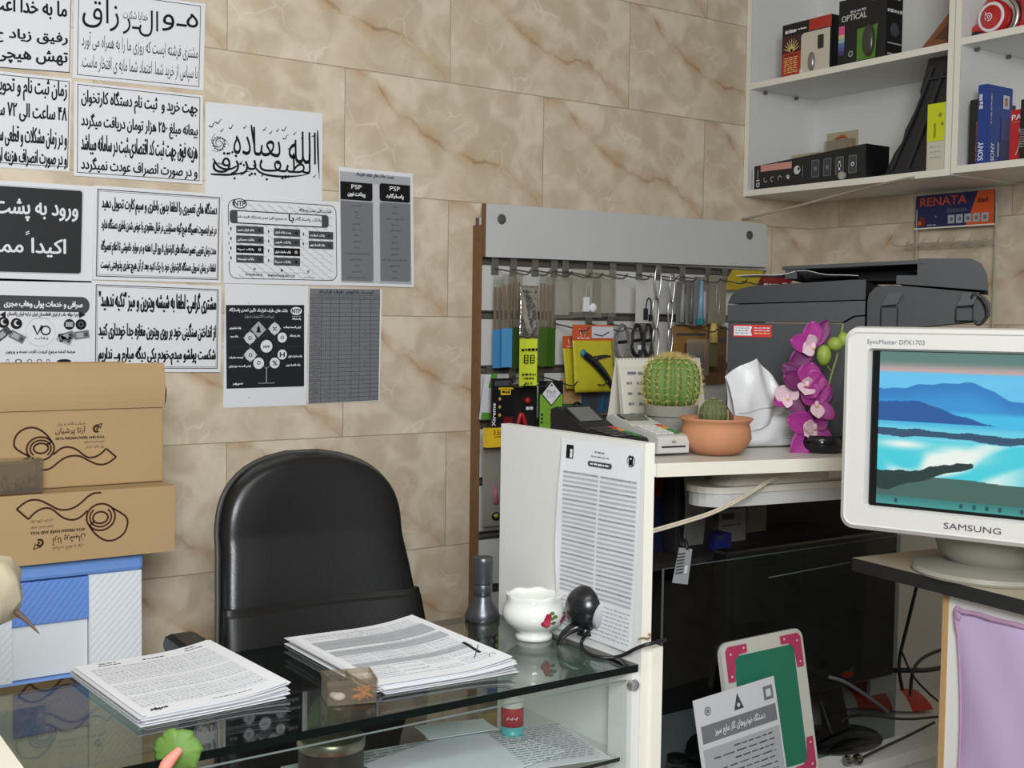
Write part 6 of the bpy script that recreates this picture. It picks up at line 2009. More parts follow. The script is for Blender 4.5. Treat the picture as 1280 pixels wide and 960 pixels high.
for x0, x1, y0, y1, yy, lab, cc in ((766, 790, 404, 452, -0.13, 'bundle of grey coiled cable behind the desk calendar', (120, 118, 112)), (787, 806, 404, 448, -0.10, 'bundle of black coiled cable with a white tag', (36, 36, 38)), (803, 818, 404, 448, -0.08, 'bundle of black coiled cable next to the snap hooks', (44, 44, 46))):
    t, w, h = pkg('coiled_cable', lab, 'cable', x0, y0, x1, y1, yy, 'coiled cables on the second row of hooks')
    cm = M('cable%d' % cc[0], cc, 0.45)
    m = MB()
    pts = []
    for k in range(64):
        a_ = 2 * PI * k / 16
        pts.append((w * (0.30 + 0.03 * (k // 16)) * math.cos(a_), 0.004 * math.sin(k), -h * 0.5 + h * (0.42 + 0.02 * (k // 16)) * math.sin(a_)))
    m.tube(pts, 0.0024, cm, 6); m.build('coil', t, smooth=True)
    m = MB(); m.tube([(-w * 0.2, 0, -h * 0.5), (w * 0.2, 0, -h * 0.48)], 0.005, BLACK, 8); m.build('tie', t)
    if 'white tag' in lab:
        m = MB(); m.span((-0.004, -0.008, -h * 0.75), (0.008, -0.007, -h * 0.62), WHITE_P); m.build('tag', t)

# fish-shaped yellow pouches
YG = M('pouch_yellow', (196, 186, 46), 0.3, var=0.12, vscale=40, bump=0.3, bscale=60)
for x0, x1, y0, y1, yy, lab, big in ((703, 740, 420, 486, -0.10, 'yellow pouch with an orange header, half hidden behind the shark pouch', 0), (715, 765, 406, 490, -0.15, 'yellow clear-front pouch with a dark shiny shape and an orange fox header', 1)):
    t, w, h = pkg('yellow_pouch', lab, 'pouch', x0, y0, x1, y1, yy, 'yellow pouches')
    rr_ = -0.12 if big else -0.28
    ca, sa = math.cos(rr_), math.sin(rr_)
    rt = lambda x, z: (x * ca - z * sa * 0.5, z)
    m = MB(); m.grid(lambda u, v: Vector((-w / 2 + w * u + 0.14 * (1 - v) * w * (0.6 if big else 1.0), -0.007 * math.sin(PI * u) * math.sin(PI * v), -h + h * 0.78 * v)), 14, 14, YG, 0.001); m.build('pouch', t, smooth=True)
    m = MB(); OGH = M('header_orange', (206, 88, 48), 0.5)
    m.span((-w / 2, -0.002, -h * 0.23), (w / 2, 0.001, 0), OGH)
    F = Fr((-w / 2, -0.0025, 0), (w, 0, 0), (0, 0, -h * 0.23))
    m.stroke(F, [(0.16, 0.25), (0.2, 0.75), (0.24, 0.35), (0.28, 0.75), (0.32, 0.25)], 0.0022, WHITE_P, 0.0005); m.scrawl(F, 0.1, 0.82, 0.4, 0.9, WHITE_P, 4, 0.0005)
    if big:
        m.rect(F, 0.46, 0.1, 1.0, 0.85, WHITE_P2, 0.0004); m.stroke(F, [(0.52, 0.6), (0.72, 0.72), (0.9, 0.45)], 0.003, INK, 0.0007)
    m.build('header_card', t)
    if big:
        m = MB()
        m.tube([(-w * 0.3, -0.01, -h * 0.42), (-w * 0.02, -0.014, -h * 0.56), (w * 0.28, -0.013, -h * 0.76), (w * 0.46, -0.01, -h * 0.95)], lambda q: 0.0115 * math.sin(PI * (0.22 + 0.74 * q)) ** 0.8, M('shiny_black', (30, 32, 38), 0.15, spec=0.8, bump=0.5, bscale=80), 12, smooth=2)
        m.tube([(w * 0.0, -0.012, -h * 0.5), (w * 0.25, -0.012, -h * 0.46), (w * 0.42, -0.01, -h * 0.47)], lambda q: 0.007 * (1.1 - q), M('shiny_black', (0, 0, 0)), 10, smooth=2)
        m.build('dark_lure', t, smooth=True)
        m = MB(); m.ball((-w * 0.3, -0.013, -h * 0.42), (0.009, 0.006, 0.011), M('foil_blue', (70, 170, 200), 0.2, metal=0.7, bump=0.8, bscale=120), 10, 8); m.build('blue_head', t, smooth=True)

# lower packs
LG = 'carded packs on the third row of hooks'
t, w, h = pkg('carded_pack', 'white and green card pack, leftmost on the third row of hooks', 'package', 601, 468, 621, 524, -0.07, LG)
GR = M('pack_green', (86, 150, 50), 0.45)
m = MB(); m.prism([(-w / 2, 0, -h), (w / 2 - 0.008, 0, -h), (w / 2, 0, 0), (-w / 2 + 0.016, 0, 0)], (0, 0.008, 0), WHITE_P2); F = Fr((-w / 2, -0.0005, 0), (w, 0, 0), (0, 0, -h)); m.poly([F.p(0, 1, 0.0005), F.p(0.66, 1, 0.0005), F.p(0.7, 0.86, 0.0005), F.p(0.06, 0.84, 0.0005)], GR); m.poly([F.p(0.45, 0.3, 0.0005), F.p(0.98, 0.3, 0.0005), F.p(1, 0, 0.0005), F.p(0.62, 0, 0.0005)], GR); m.build('card', t)
t, w, h = pkg('carded_pack', 'black card pack with a yellow tab and round dots, above the yellow box', 'package', 615, 473, 641, 540, -0.12, LG)
YL = M('pack_yellow', (226, 190, 40), 0.45)
m = MB(); m.span((-w / 2, 0, -h), (w / 2, 0.006, 0), KB); F = Fr((-w / 2, -0.0005, 0), (w, 0, 0), (0, 0, -h))
m.rect(F, 0.3, 0.17, 1, 0.21, YL, 0.0005); m.rect(F, 0.4, 0.2, 0.88, 0.31, YL, 0.0005); m.scrawl(F, 0.46, 0.23, 0.82, 0.28, INK, 3, 0.0008)
for k in range(3):
    m.disc(F, 0.36, 0.38 + 0.15 * k, 0.0042, M('gold_dot', (200, 170, 90), 0.4), 0.0005, 12)
m.text(Fr(F.p(0.0, 0.88), F.D * -0.42, F.U * 0.16), 'Xtreme', 0, 0, 1, 1, WHITE_P, 0.02, 2, 0.0006)
m.rect(F, 0.55, 0.72, 1, 1, M('pack_dark_red', (110, 24, 30), 0.4), 0.0004); m.rect(F, 0.1, 0.04, 0.9, 0.14, INK_G, 0.0004)
m.build('card', t)
t, w, h = pkg('yellow_box', 'yellow box with dark red print under the black card pack', 'box', 609, 535, 634, 559, -0.13)
m = MB(); m.span((-w / 2, 0, -h), (w / 2, 0.02, 0), YL); F = Fr((-w / 2, -0.0005, 0), (w, 0, 0), (0, 0, -h)); m.text(F, '3.5AU', 0.3, 0.1, 0.95, 0.36, M('pack_dark_red', (0, 0, 0)), 0.01, 2, 0.0005); m.scrawl(F, 0.36, 0.42, 0.9, 0.48, M('pack_dark_red', (0, 0, 0)), 4, 0.0005); m.build('carton', t)
t, w, h = pkg('carded_pack', 'dark pack with a red and white figure-like toy behind clear film', 'package', 639, 480, 672, 534, -0.09, LG)
m = MB(); m.span((-w / 2, 0.004, -h), (w / 2, 0.006, 0), BLACK_M); m.build('card', t)
m = MB(); m.tube([(-w * 0.25, 0, -h * 0.95), (-w * 0.15, -0.004, -h * 0.6), (w * 0.02, -0.004, -h * 0.95)], 0.006, M('toy_red', (170, 30, 40), 0.4), 8, smooth=2); m.build('red_legs', t, smooth=True)
m = MB(); m.ball((w * 0.08, -0.004, -h * 0.38), 0.009, M('toy_red', (0, 0, 0)), 12, 8); m.build('red_head', t, smooth=True)
m = MB(); m.ball((w * 0.02, -0.012, -h * 0.56), 0.0055, WHITE_P2, 10, 8); m.ball((w * 0.16, -0.012, -h * 0.56), 0.0055, WHITE_P2, 10, 8); m.build('white_eyes', t, smooth=True)
t, w, h = pkg('carded_pack', 'lime green card pack with a white diamond label, behind the white end panel', 'package', 673, 476, 703, 537, -0.16, LG)
m = MB(); F = Fr((-w / 2, -0.003, 0), (w, 0, 0), (0, 0, -h))
m.rrect(F, 0.0, 0.0, 1, 1, KB, 0.004, -0.001); m.rrect(F, 0.03, 0.25, 0.97, 1, M('pack_lime', (128, 176, 58), 0.4), 0.008, 0.0)
m.prism([F.p(u, v, -0.0035) for u, v in ((0, 1), (1, 1), (1, 0), (0, 0))], F.N * 0.0015, KB)
m.poly([F.p(0.5, 0.52, 0.0006), F.p(0.94, 0.26, 0.0006), F.p(0.5, 0.0, 0.0006), F.p(0.06, 0.26, 0.0006)], KB)
m.poly([F.p(0.5, 0.49, 0.0009), F.p(0.88, 0.26, 0.0009), F.p(0.5, 0.02, 0.0009), F.p(0.12, 0.26, 0.0009)], WHITE_P)
m.disc(F, 0.5, 0.09, 0.003, KB, 0.0012, 12); m.text(F, 'Flash', 0.32, 0.18, 0.68, 0.26, INK_M, 0.0, 2, 0.0012); m.text(F, 'DISK', 0.3, 0.28, 0.7, 0.34, INK_L, 0.0, 2, 0.0012)
m.outline(F, 0.3, 0.56, 0.72, 0.88, M('pack_lime2', (96, 140, 40), 0.4), 0.001, 0.004)
for q in range(3):
    m.rect(F, 0.08, 0.66 + q * 0.08, 0.16, 0.71 + q * 0.08, KB, 0.0006)
for q in range(2):
    m.rect(F, 0.78, 0.76 + q * 0.08, 0.9, 0.81 + q * 0.08, KB, 0.0006)
m.build('card', t)
m = MB(); m.span((-0.004, -0.008, -h * 0.82), (0.005, -0.0035, -h * 0.64), M('copper', (196, 130, 96), 0.3, metal=0.7)); m.build('flash_drive', t, bevel=0.001)
t, w, h = pkg('carded_pack', 'brown and green card pack right of the lime pack', 'package', 703, 473, 730, 530, -0.08, LG)
m = MB(); m.span((-w / 2, 0, -h), (w / 2, 0.01, 0), CHIP_L); F = Fr((-w / 2, -0.0005, 0), (w, 0, 0), (0, 0, -h)); m.rect(F, 0, 0.55, 1, 1, M('pack_forest', (50, 96, 50), 0.5), 0.0004); m.rect(F, 0.1, 0.12, 0.9, 0.3, M('pack_ochre', (176, 120, 50), 0.5), 0.0004); m.ball((w * 0.1, -0.008, -h * 0.6), (0.014, 0.01, 0.012), KB, 10, 8); m.build('card', t)
t, w, h = pkg('carded_pack', 'teal and dark blue card pack left of the desk calendar', 'package', 730, 478, 764, 516, -0.09, LG)
m = MB(); m.span((-w / 2, 0, -h), (w / 2, 0.01, 0), M('pack_teal', (44, 84, 110), 0.45)); F = Fr((-w / 2, -0.0005, 0), (w, 0, 0), (0, 0, -h)); m.rect(F, 0.1, 0.2, 0.5, 0.9, INK_G, 0.0004); m.stroke(F, [(0.6, 0.9), (0.7, 0.4), (0.9, 0.3)], 0.004, M('pack_blue', (40, 110, 170), 0.4), 0.0006, smooth=1); m.build('card', t)
t, w, h = pkg('blister_pack', 'hanging clear pack with a pink tube and a yellow-black toy, low by the raw edge', 'package', 604, 556, 634, 657, -0.08)
m = MB(); m.rrect(Fr((-w / 2, 0.003, 0), (w, 0, 0), (0, 0, -h)), 0, 0, 1, 1, M('pk_grey', (150, 148, 142), 0.5), 0.008, 0.0); m.grid(lambda u, v: Vector((-w / 2 + w * u, -0.008 * math.sin(PI * u) * math.sin(PI * v), -h + h * v)), 10, 10, PLAST_H); m.build('pouch', t, smooth=True)
m = MB(); m.tube([(-0.004, -0.002, -h * 0.48), (0.0, -0.002, -h * 0.72)], lambda q: 0.005 + 0.004 * q, M('pack_pink', (196, 96, 132), 0.4), 8); m.build('pink_tube', t, smooth=True)
m = MB(); m.ball((0.002, -0.004, -h * 0.88), (0.015, 0.008, 0.011), KB, 14, 8); m.ball((-0.002, -0.011, -h * 0.87), (0.007, 0.003, 0.006), M('olive2', (150, 150, 50), 0.4), 10, 6); m.build('round_toy', t, smooth=True)
for x0, x1, y0, y1, yy, c, lab in ((843, 884, 408, 450, -0.07, (150, 110, 56), 'mustard card pack behind the round cactus'), (880, 908, 408, 480, -0.05, (110, 82, 52), 'brown card pack hanging left of the printer')):
    t, w, h = pkg('card_pack', lab, 'package', x0, y0, x1, y1, yy, 'brown card packs on the second row of hooks')
    m = MB(); m.span((-w / 2, 0, -h), (w / 2, 0.012, 0), M('pkc%d' % c[0], c, 0.7, var=0.3, vscale=30)); F = Fr((-w / 2, -0.0005, 0), (w, 0, 0), (0, 0, -h)); m.rect(F, 0.05, 0.2, 0.95, 0.28, INK_G, 0.0004); m.rect(F, 0.3, 0.5, 0.9, 0.8, M('pkd%d' % c[0], (90, 66, 42), 0.7), 0.0004); m.build('card', t)
t, w, h = pkg('tool_packet', 'yellow-handled brush in a slim pack beside the brown card pack', 'packet', 886, 404, 897, 458, -0.11, GRP)
m = MB(); m.span((-w / 2, 0, -h), (w / 2, 0.004, -h * 0.42), M('pk_olive', (96, 92, 60), 0.5)); m.build('sleeve', t)
m = MB(); m.tube([(0, 0, -h * 0.45), (0, 0, -h * 0.1), (0, 0, 0)], lambda q: w * (0.42 - 0.2 * q), M('handle_yellow', (204, 178, 96), 0.5), 8); m.build('handle', t, smooth=True)
t, w, h = pkg('clear_bag', 'clear bag with a dark gadget behind the cactus top', 'bag', 858, 424, 886, 470, -0.12, 'clear bags on the second row of hooks')
m = MB(); m.grid(lambda u, v: Vector((-w / 2 + w * u, -0.008 * math.sin(PI * u) * math.sin(PI * v), -h + h * v)), 8, 8, PLAST_H); m.build('film', t, smooth=True)
m = MB(); m.span((-w * 0.3, 0.001, -h * 0.9), (w * 0.3, 0.008, -h * 0.35), KB); m.build('gadget', t, bevel=0.002)
for x0, x1, y0, y1, yy, c, lab in ((908, 946, 338, 362, -0.09, (196, 176, 50), 'crumpled yellow packet lying over the hooks left of the printer lid'), (940, 984, 344, 368, -0.07, (140, 34, 36), 'dark red packet with white letters behind the printer top')):
    t, w, h = pkg('flat_packet', lab, 'packet', x0, y0, x1, y1, yy, 'packets above the printer')
    m = MB(); m.grid(lambda u, v: Vector((-w / 2 + w * u, -0.02 * v + 0.006 * math.sin(7 * u + 4 * v), -h + h * v)), 10, 6, M('pkt%d' % c[0], c, 0.45), 0.002)
    if c[0] == 140:
        F = Fr((-w / 2, -0.022, 0), (w, 0, 0), (0, 0.02, -h)); m.text(F, 'TOPS', 0.2, 0.3, 0.8, 0.85, WHITE_P2, 0.02, 2, 0.004) if False else m.scrawl(F, 0.2, 0.35, 0.85, 0.85, WHITE_P2, 5, 0.006)
    m.build('packet', t)

# ================================================================== LOWER CABINET AND THE SLAB ON IT
ZB = 0.545
SHADEW = M('shade_dark_board', (44, 38, 33), 0.7)  # darkness under the slab put into the board colour
t = thing('display_cabinet', 'low open cabinet behind the smoked glass pane, with white base board and added shade-dark back', 'cabinet', (0.75, -0.65, 0))
SO = Vector(t.location)


def rel(m, O_=None):
    O_ = SO if O_ is None else O_
    m.v = [tuple(Vector(q) - O_) for q in m.v]
    return m


m = MB(); m.span((0.165, -1.05, ZB - 0.03), (1.60, -0.575, ZB), MELA); rel(m).build('base_board', t)
m = MB(); m.span((0.165, -1.04, 0.0), (1.60, -0.59, ZB - 0.03), MELA); rel(m).build('plinth', t)
m = MB(); m.span((0.150, -1.045, 0.0), (0.165, -0.70, 1.198), CHIP_L); rel(m).build('side_board', t)
m = MB(); m.span((0.29, -0.575, 0.0), (1.60, -0.56, 1.198), SHADEW); rel(m).build('back_board', t)  # added dark sheet, hides the white slats so the inside stays dark
m = MB(); m.span((0.29, -0.80, 0.955), (1.149, -0.576, 0.97), SHADEW); rel(m).build('inner_shelf', t)
m = MB(); m.span((1.150, -0.80, ZB), (1.60, -0.79, 1.05), M('grey_white_panel', (206, 206, 204), 0.5)); rel(m).build('white_panel', t)

PA, PB_ = Vector((0.196, -1.071, 0)), Vector((0.93, -1.255, 0))
t = thing('counter_slab', 'thick white melamine slab with cream edge carrying the printer and plants', 'counter top', (0.6, -0.8, 1.199))
SO = Vector(t.location)
m = MB()
pts = [PA, PB_, Vector((1.25, -1.0, 0)), Vector((1.40, -0.45, 0)), Vector((0.43, -0.52, 0)), Vector((0.30, -0.66, 0)), Vector((0.13, -0.93, 0))]
m.prism([p + Vector((0, 0, 1.199)) for p in pts], (0, 0, 0.0235), M('slab_top', (206, 202, 192), 0.35, var=0.06), MELA_E)
rel(m).build('slab', t, bevel=0.003)
dF = (PB_ - PA).normalized()
nF = Vector((dF.y, -dF.x, 0))
m = MB(); m.prism([PA + nF * 0.0006 + Vector((0, 0, 1.1985)), PA + dF * 0.60 + nF * 0.0006 + Vector((0, 0, 1.1985)), PA + dF * 0.60 + nF * 0.0006 + Vector((0, 0, 1.223)), PA + nF * 0.0006 + Vector((0, 0, 1.223))], nF * 0.0012, MELA_E)
rel(m).build('edge_band', t)
ZT = 1.223

# smoked glass pane
a, b = hit(829, 711, 1, -0.97), hit(1080, 676, 1, -0.97)
gz = (a.z + b.z) / 2
t = thing('glass_sheet', 'smoked glass pane standing on the cabinet base in front of the black screen', 'glass', ((a.x + 1.02) / 2, -0.97, ZB + 0.0006))
SO = Vector(t.location)
m = MB(); GP = clear('pane_glass', (170, 184, 186), rough=0.02, ior=1.35)
m.add([(a.x, -0.9725, ZB + 0.001), (1.02, -0.9725, ZB + 0.001), (1.02, -0.9725, gz), (a.x, -0.9725, gz)], [(0, 1, 2, 3)], GP)
GE2 = M('pane_edge', (96, 110, 110), 0.2)
m.span((a.x, -0.9725, gz), (1.02, -0.9675, gz + 0.0008), GE2); m.span((a.x - 0.0008, -0.9725, ZB + 0.001), (a.x, -0.9675, gz), GE2)
rel(m).build('pane', t)
q1, q2 = hit(961, 722, 1, -0.974), hit(1062, 703, 1, -0.974)
m = MB(); m.tube([q1, q2], 0.0012, GE2, 6); rel(m).build('finger_slot', t)

# black flat screen behind the pane
t = thing('flat_screen', 'black flat screen on a round glossy foot behind the smoked pane', 'screen', (0.80, -0.90, ZB + 0.0006))
SO = Vector(t.location)
x0, x1 = hit(908, 700, 1, -0.925).x, hit(1120, 760, 1, -0.925).x
zt_, zb_ = 1.008, hit(1060, 858, 1, -0.925).z
BEZ = M('screen_bezel', (14, 15, 17), 0.3)
m = MB(); m.span((x0, -0.925, zb_), (x1, -0.885, zt_), BEZ); rel(m).build('housing', t, bevel=0.006)
m = MB(); m.span((x0 + 0.02, -0.9262, zb_ + 0.03), (x1 - 0.02, -0.925, zt_ - 0.02), M('screen_off', (12, 26, 28), 0.08, spec=0.5)); rel(m).build('dark_screen', t)
GB = M('gloss_black', (12, 12, 13), 0.15, spec=0.6)
m = MB(); m.lathe([(0.0, 0.0), (0.112, 0.0), (0.118, 0.004), (0.112, 0.010), (0.05, 0.018), (0.035, 0.022), (0.0, 0.022)], GB, n=48, sy=0.72); m.build('round_foot', t, auto=50); m_ = t.children[-1]; m_.location = (0.085, -0.02, 0)
m = MB(); m.prism([(0.055, -0.035, 0.018), (0.115, -0.035, 0.018), (0.095, -0.01, zb_ - ZB + 0.04), (0.06, -0.01, zb_ - ZB + 0.04)], (0, 0.03, 0), GB); m.build('neck', t, bevel=0.004)
m = MB(); m.tube([(0.048, -0.038, 0.026), (0.028, -0.022, 0.10)], 0.0022, STEEL, 6); m.build('reflection_strip', t)  # bright bar put in for the line of reflection on the stand

# cabinet contents
t = thing('tote_bag', 'black and pale grey shopping bag standing on the dark inner shelf left of the cartons', 'bag', (hit(858, 690, 1, -0.72).x, -0.72, 0.9706))
m = MB(); m.lathe([(0.0, 0), (0.055, 0), (0.06, 0.01), (0.062, 0.10), (0.058, 0.17), (0.0, 0.165)], M('bag_black', (40, 40, 42), 0.5), n=28, sy=0.5, mod=lambda a, j: 1 / max(abs(math.cos(a)), abs(math.sin(a))) ** 0.7); m.build('bag_body', t, auto=40)
m = MB(); m.grid(lambda u, v: Vector((-0.055 + 0.06 * u, -0.045 - 0.006 * math.sin(PI * v), 0.02 + 0.15 * v)), 4, 6, M('bag_grey', (120, 120, 116), 0.6), 0.001); m.build('grey_panel', t)
m = MB()
for k in range(16):
    m.ball((random.uniform(-0.02, 0.035), -0.05, random.uniform(0.11, 0.15)), (0.004, 0.002, 0.0025), WHITE_P, 6, 4)
tag(m.build('white_dots', t), 'scattered white dots', None, None, 'stuff')
t = thing('hang_tag', 'clear ticket with barcode lines hanging over the top edge of the smoked pane', 'tag', hit(852, 688, 1, -0.985))
m = MB(); m.prism([(-0.022, 0, -0.06), (0.018, 0, -0.068), (0.028, 0, 0.0), (-0.006, 0, 0.006)], (0, 0.001, 0), M('ticket_grey', (150, 156, 158), 0.4)); F = Fr((-0.014, -0.0006, 0.0), (0.038, 0, 0), (-0.008, 0, -0.06))
for k in range(7):
    m.rect(F, 0.1, 0.08 + 0.1 * k, 0.62, 0.13 + 0.1 * k, INK_G, 0.0005)
m.rect(F, 0.7, 0.5, 0.9, 0.75, WHITE_P2, 0.0005)
m.build('ticket', t)
m = MB(); m.tube([(0.014, 0, 0.0), (0.016, 0.006, 0.016), (0.014, 0.016, 0.018), (0.012, 0.016, 0.004)], 0.004, BLACK, 8, smooth=1); m.build('strap_hook', t, smooth=True)
cart = [(898, 932, 672, -0.70, 0.075, (128, 128, 124), 'grey printed carton in the dark cabinet behind the glass pane top'), (905, 925, 640, -0.66, 0.13, (150, 148, 142), 'pale tall carton at the back of the dark cabinet'), (934, 958, 645, -0.635, 0.12, (116, 112, 104), 'grey-brown carton right of the pale tall carton in the cabinet'), (892, 914, 694, -0.76, 0.035, (30, 36, 120), 'small blue box in front of the grey printed carton in the cabinet')]
for x0_, x1_, py_, y_, h_, c_, lab in cart:
    xa, xb = hit(x0_, py_, 1, y_).x, hit(x1_, py_, 1, y_).x
    t = thing('small_carton', lab, 'box', ((xa + xb) / 2, y_, 0.9706), group='cartons inside the cabinet')
    w = xb - xa
    m = MB(); m.span((-w / 2, 0, 0), (w / 2, 0.05, h_), M('crt%d_%d' % (c_[0], c_[2]), c_, 0.6)); F = front(w, h_); m.rect(F, 0.12, 0.1, 0.55, 0.3, INK_G, 0.0004); m.scrawl(F, 0.12, 0.45, 0.8, 0.5, INK_G, 4, 0.0004); m.build('carton', t)
t = thing('game_pack', 'red and blue flat box lying under the slab at the back of the cabinet', 'box', (0.47, -0.70, 0.9706))
m = MB(); m.span((-0.1, 0, 0), (0.1, 0.10, 0.19), M('pk_navy', (26, 30, 70), 0.5)); m.span((0.0, -0.002, 0.12), (0.098, 0.001, 0.185), M('pk_maroon', (96, 24, 28), 0.5)); m.build('carton', t)

for k, (x_, c_, lab) in enumerate(((0.385, (150, 84, 44), 'orange-brown small cartons stacked lowest behind the left of the glass pane'), (0.395, (120, 70, 40), 'brown small carton second in the stack behind the left of the glass pane'), (0.38, (96, 88, 78), 'grey small carton topmost in the stack behind the left of the glass pane'))):
    t = thing('stacked_carton', lab, 'box', (x_, -0.78, ZB + 0.0006 + 0.118 * k), 0.1 * (k - 1), 'carton stack behind the glass pane')
    m = MB(); m.span((-0.06, 0, 0), (0.06, 0.08, 0.117), M('stk%d' % k, c_, 0.6, var=0.2, vscale=30)); F = front(0.12, 0.117); m.scrawl(F, 0.1, 0.15, 0.8, 0.3, INK_L, 3, 0.0005); m.rect(F, 0.55, 0.45, 0.9, 0.85, INK_G, 0.0005); m.build('carton', t, bevel=0.001)
for k, (px_, lab) in enumerate(((846, 'glass jar with a dark lid, left of the two jars behind the pane'), (868, 'glass jar with a dark lid, right of the two jars behind the pane'))):
    q = hit(px_, 960, 1, -0.915)
    t = thing('glass_jar', lab, 'jar', (q.x, -0.915, ZB + 0.0006), 0, 'jars behind the glass pane')
    m = MB(); m.lathe([(0.0, 0.0), (0.02, 0.0), (0.022, 0.004), (0.022, 0.045), (0.018, 0.05)], GLASS, n=24); m.build('jar', t, smooth=True)
    m = MB(); m.lathe([(0.0, 0.002), (0.018, 0.002), (0.018, 0.03), (0.0, 0.03)], M('jar_fill', (92, 90, 84), 0.6, var=0.4, vscale=90), n=20); m.build('filling', t)
    m = MB(); m.lathe([(0.0205, 0.049), (0.0205, 0.06), (0.0, 0.061)], M('jar_lid', (60, 60, 60), 0.35, metal=0.5), n=24); m.build('lid', t, auto=40)
q = hit(880, 900, 1, -0.90)
t = thing('cloth_bundle', 'dark crumpled cloth with pink spots behind the small green board', 'cloth', (q.x + 0.03, -0.90, ZB + 0.0006))
m = MB(); m.ball((0, 0, 0.045), (0.07, 0.035, 0.045), M('cloth_dark', (30, 32, 38), 0.8), 28, 14, lambda a, th: 1 + 0.08 * math.sin(7 * a + 3 * th) + 0.05 * math.sin(13 * a)); m.build('cloth', t, smooth=True)
m = MB(); m.ball((-0.01, -0.03, 0.07), (0.012, 0.006, 0.008), M('spot_pink', (170, 60, 90), 0.6), 10, 6); m.build('pink_spot', t, smooth=True)

# emergency lamp fixed under the slab, and its cord
t = thing('emergency_lamp', 'long white rounded lamp fitting fixed under the cream edge of the slab', 'lamp', (0.622, -1.02, 1.124), math.radians(-8))
LW_ = M('lamp_white', (226, 220, 208), 0.35)


def stadium(L, wd, n=10):
    pts = []
    for s_, a0 in ((1, -PI / 2), (-1, PI / 2)):
        for i in range(n + 1):
            a_ = a0 + PI * i / n
            pts.append((s_ * (L / 2 - wd) + wd * math.cos(a_), wd * math.sin(a_)))
    return pts


for nm, L, wd, z0, z1, mt, bv in (('diffuser', 0.51, 0.05, 0.0, 0.026, M('lamp_diffuser', (206, 206, 202), 0.25), 0.008), ('rim', 0.52, 0.054, 0.026, 0.038, LW_, 0.004)):
    m = MB(); m.prism([(x, y, z0) for x, y in stadium(L, wd)], (0, 0, z1 - z0), mt); m.build(nm, t, bevel=bv)
m = MB()
P0 = [(x, y, 0.038) for x, y in stadium(0.42, 0.044)]; P1 = [(x, y, 0.0745) for x, y in stadium(0.34, 0.036)]
k_ = len(P0)
m.add(P0 + P1, [tuple(range(k_ - 1, -1, -1)), tuple(range(k_, 2 * k_))] + [(i, (i + 1) % k_, (i + 1) % k_ + k_, i + k_) for i in range(k_)], LW_); m.build('gear_housing', t, bevel=0.003)
m = MB(); m.span((0.04, -0.0455, 0.044), (0.085, -0.040, 0.062), LW_); m.build('latch', t)
c_ = [hit(815, 664, 1, -1.10), hit(850, 654, 1, -1.085), hit(895, 640, 1, -1.08), hit(935, 618, 1, -1.08), hit(962, 600, 1, -1.08), hit(985, 592, 1, -1.06)]
m = MB()
for s_ in (-1, 1):
    m.tube([q + Vector((0, 0, 0.0021 * s_)) for q in [c_[0] + (c_[0] - c_[1]) * 0.5] + c_], 0.0024, M('cord_cream', (216, 206, 184), 0.45), 8, smooth=2)
m.v = [tuple(Vector(q) - c_[0]) for q in m.v]
tag(m.build('lamp_cord', loc=c_[0], smooth=True), 'cream twin cord drooping from under the slab behind the white end panel', 'cord')

# little board with pink corners and the card leaning on it
t = thing('toy_board', 'small green writing board with white frame and pink corners leaning on the glass pane', 'board', (0.577, -1.036, ZB + 0.0035), rot=(math.radians(-11), math.radians(-0.5), 0))
w, h = 0.235, 0.298
F = Fr((-w / 2, 0, h), (w, 0, 0), (0, 0, -h))
m = MB(); m.prism([F.p(u, v, 0) for u, v in reversed(rr_pts(F, 0, 0, 1, 1, 0.022))], F.N * -0.012, M('board_frame', (200, 200, 190), 0.4)); m.build('frame', t, bevel=0.002)
m = MB(); m.rrect(F, 0.13, 0.10, 0.87, 0.9, M('board_green', (34, 116, 92), 0.5), 0.012, 0.0006); m.build('green_panel', t)
for cu, cv in ((0, 0), (1, 0), (0, 1), (1, 1)):
    m = MB()
    su, sv = (1 if cu == 0 else -1), (1 if cv == 0 else -1)
    pts = [(cu + su * 0.04, cv + sv * 0.06), (cu + su * 0.07, cv + sv * 0.03), (cu + su * 0.29, cv + sv * 0.03), (cu + su * 0.29, cv + sv * 0.085), (cu + su * 0.19, cv + sv * 0.09), (cu + su * 0.135, cv + sv * 0.125), (cu + su * 0.115, cv + sv * 0.26), (cu + su * 0.04, cv + sv * 0.26)]
    pts = pts if (su * sv < 0) else list(reversed(pts))
    m.prism([F.p(u, v, 0.001) for u, v in pts], F.N * 0.002, M('corner_pink', (180, 56, 96), 0.4))
    for u, v in ((0.25, 0.055), (0.08, 0.225), (0.09, 0.08)):
        m.disc(F, cu + su * u, cv + sv * v, 0.0025, M('rivet', (220, 200, 205), 0.3), 0.0034, 10)
    m.build('corner_guard', t)
t = thing('info_card', 'grey printed card with three emblems leaning on the green board', 'card', (0.476, -1.0485, ZB + 0.008), rot=(math.radians(-9.5), math.radians(-3.5), math.radians(0)))
w, h = 0.222, 0.210
F = Fr((-w / 2, 0, h), (w, 0, 0), (0, 0, -h))
m = MB(); m.prism([F.p(0, 1), F.p(1, 1), F.p(1, 0), F.p(0, 0)], F.N * -0.001, WHITE_P2)
m.rect(F, 0.05, 0.25, 0.97, 0.41, INK_M, 0.0004); m.text(F, '\u062f\u0633\u062a\u06af\u0627\u0647 \u062e\u0648\u062f\u0631\u0648\u0647\u0627\u06cc \u06af\u0627\u0632 \u0645\u0627\u06cc\u0639 \u0633\u0648\u0632', 0.2, 0.285, 0.82, 0.385, WHITE_P, 0.012, 2, 0.0008)
m.rect(F, 0.04, 0.46, 0.98, 1.0, INK_L, 0.0004)
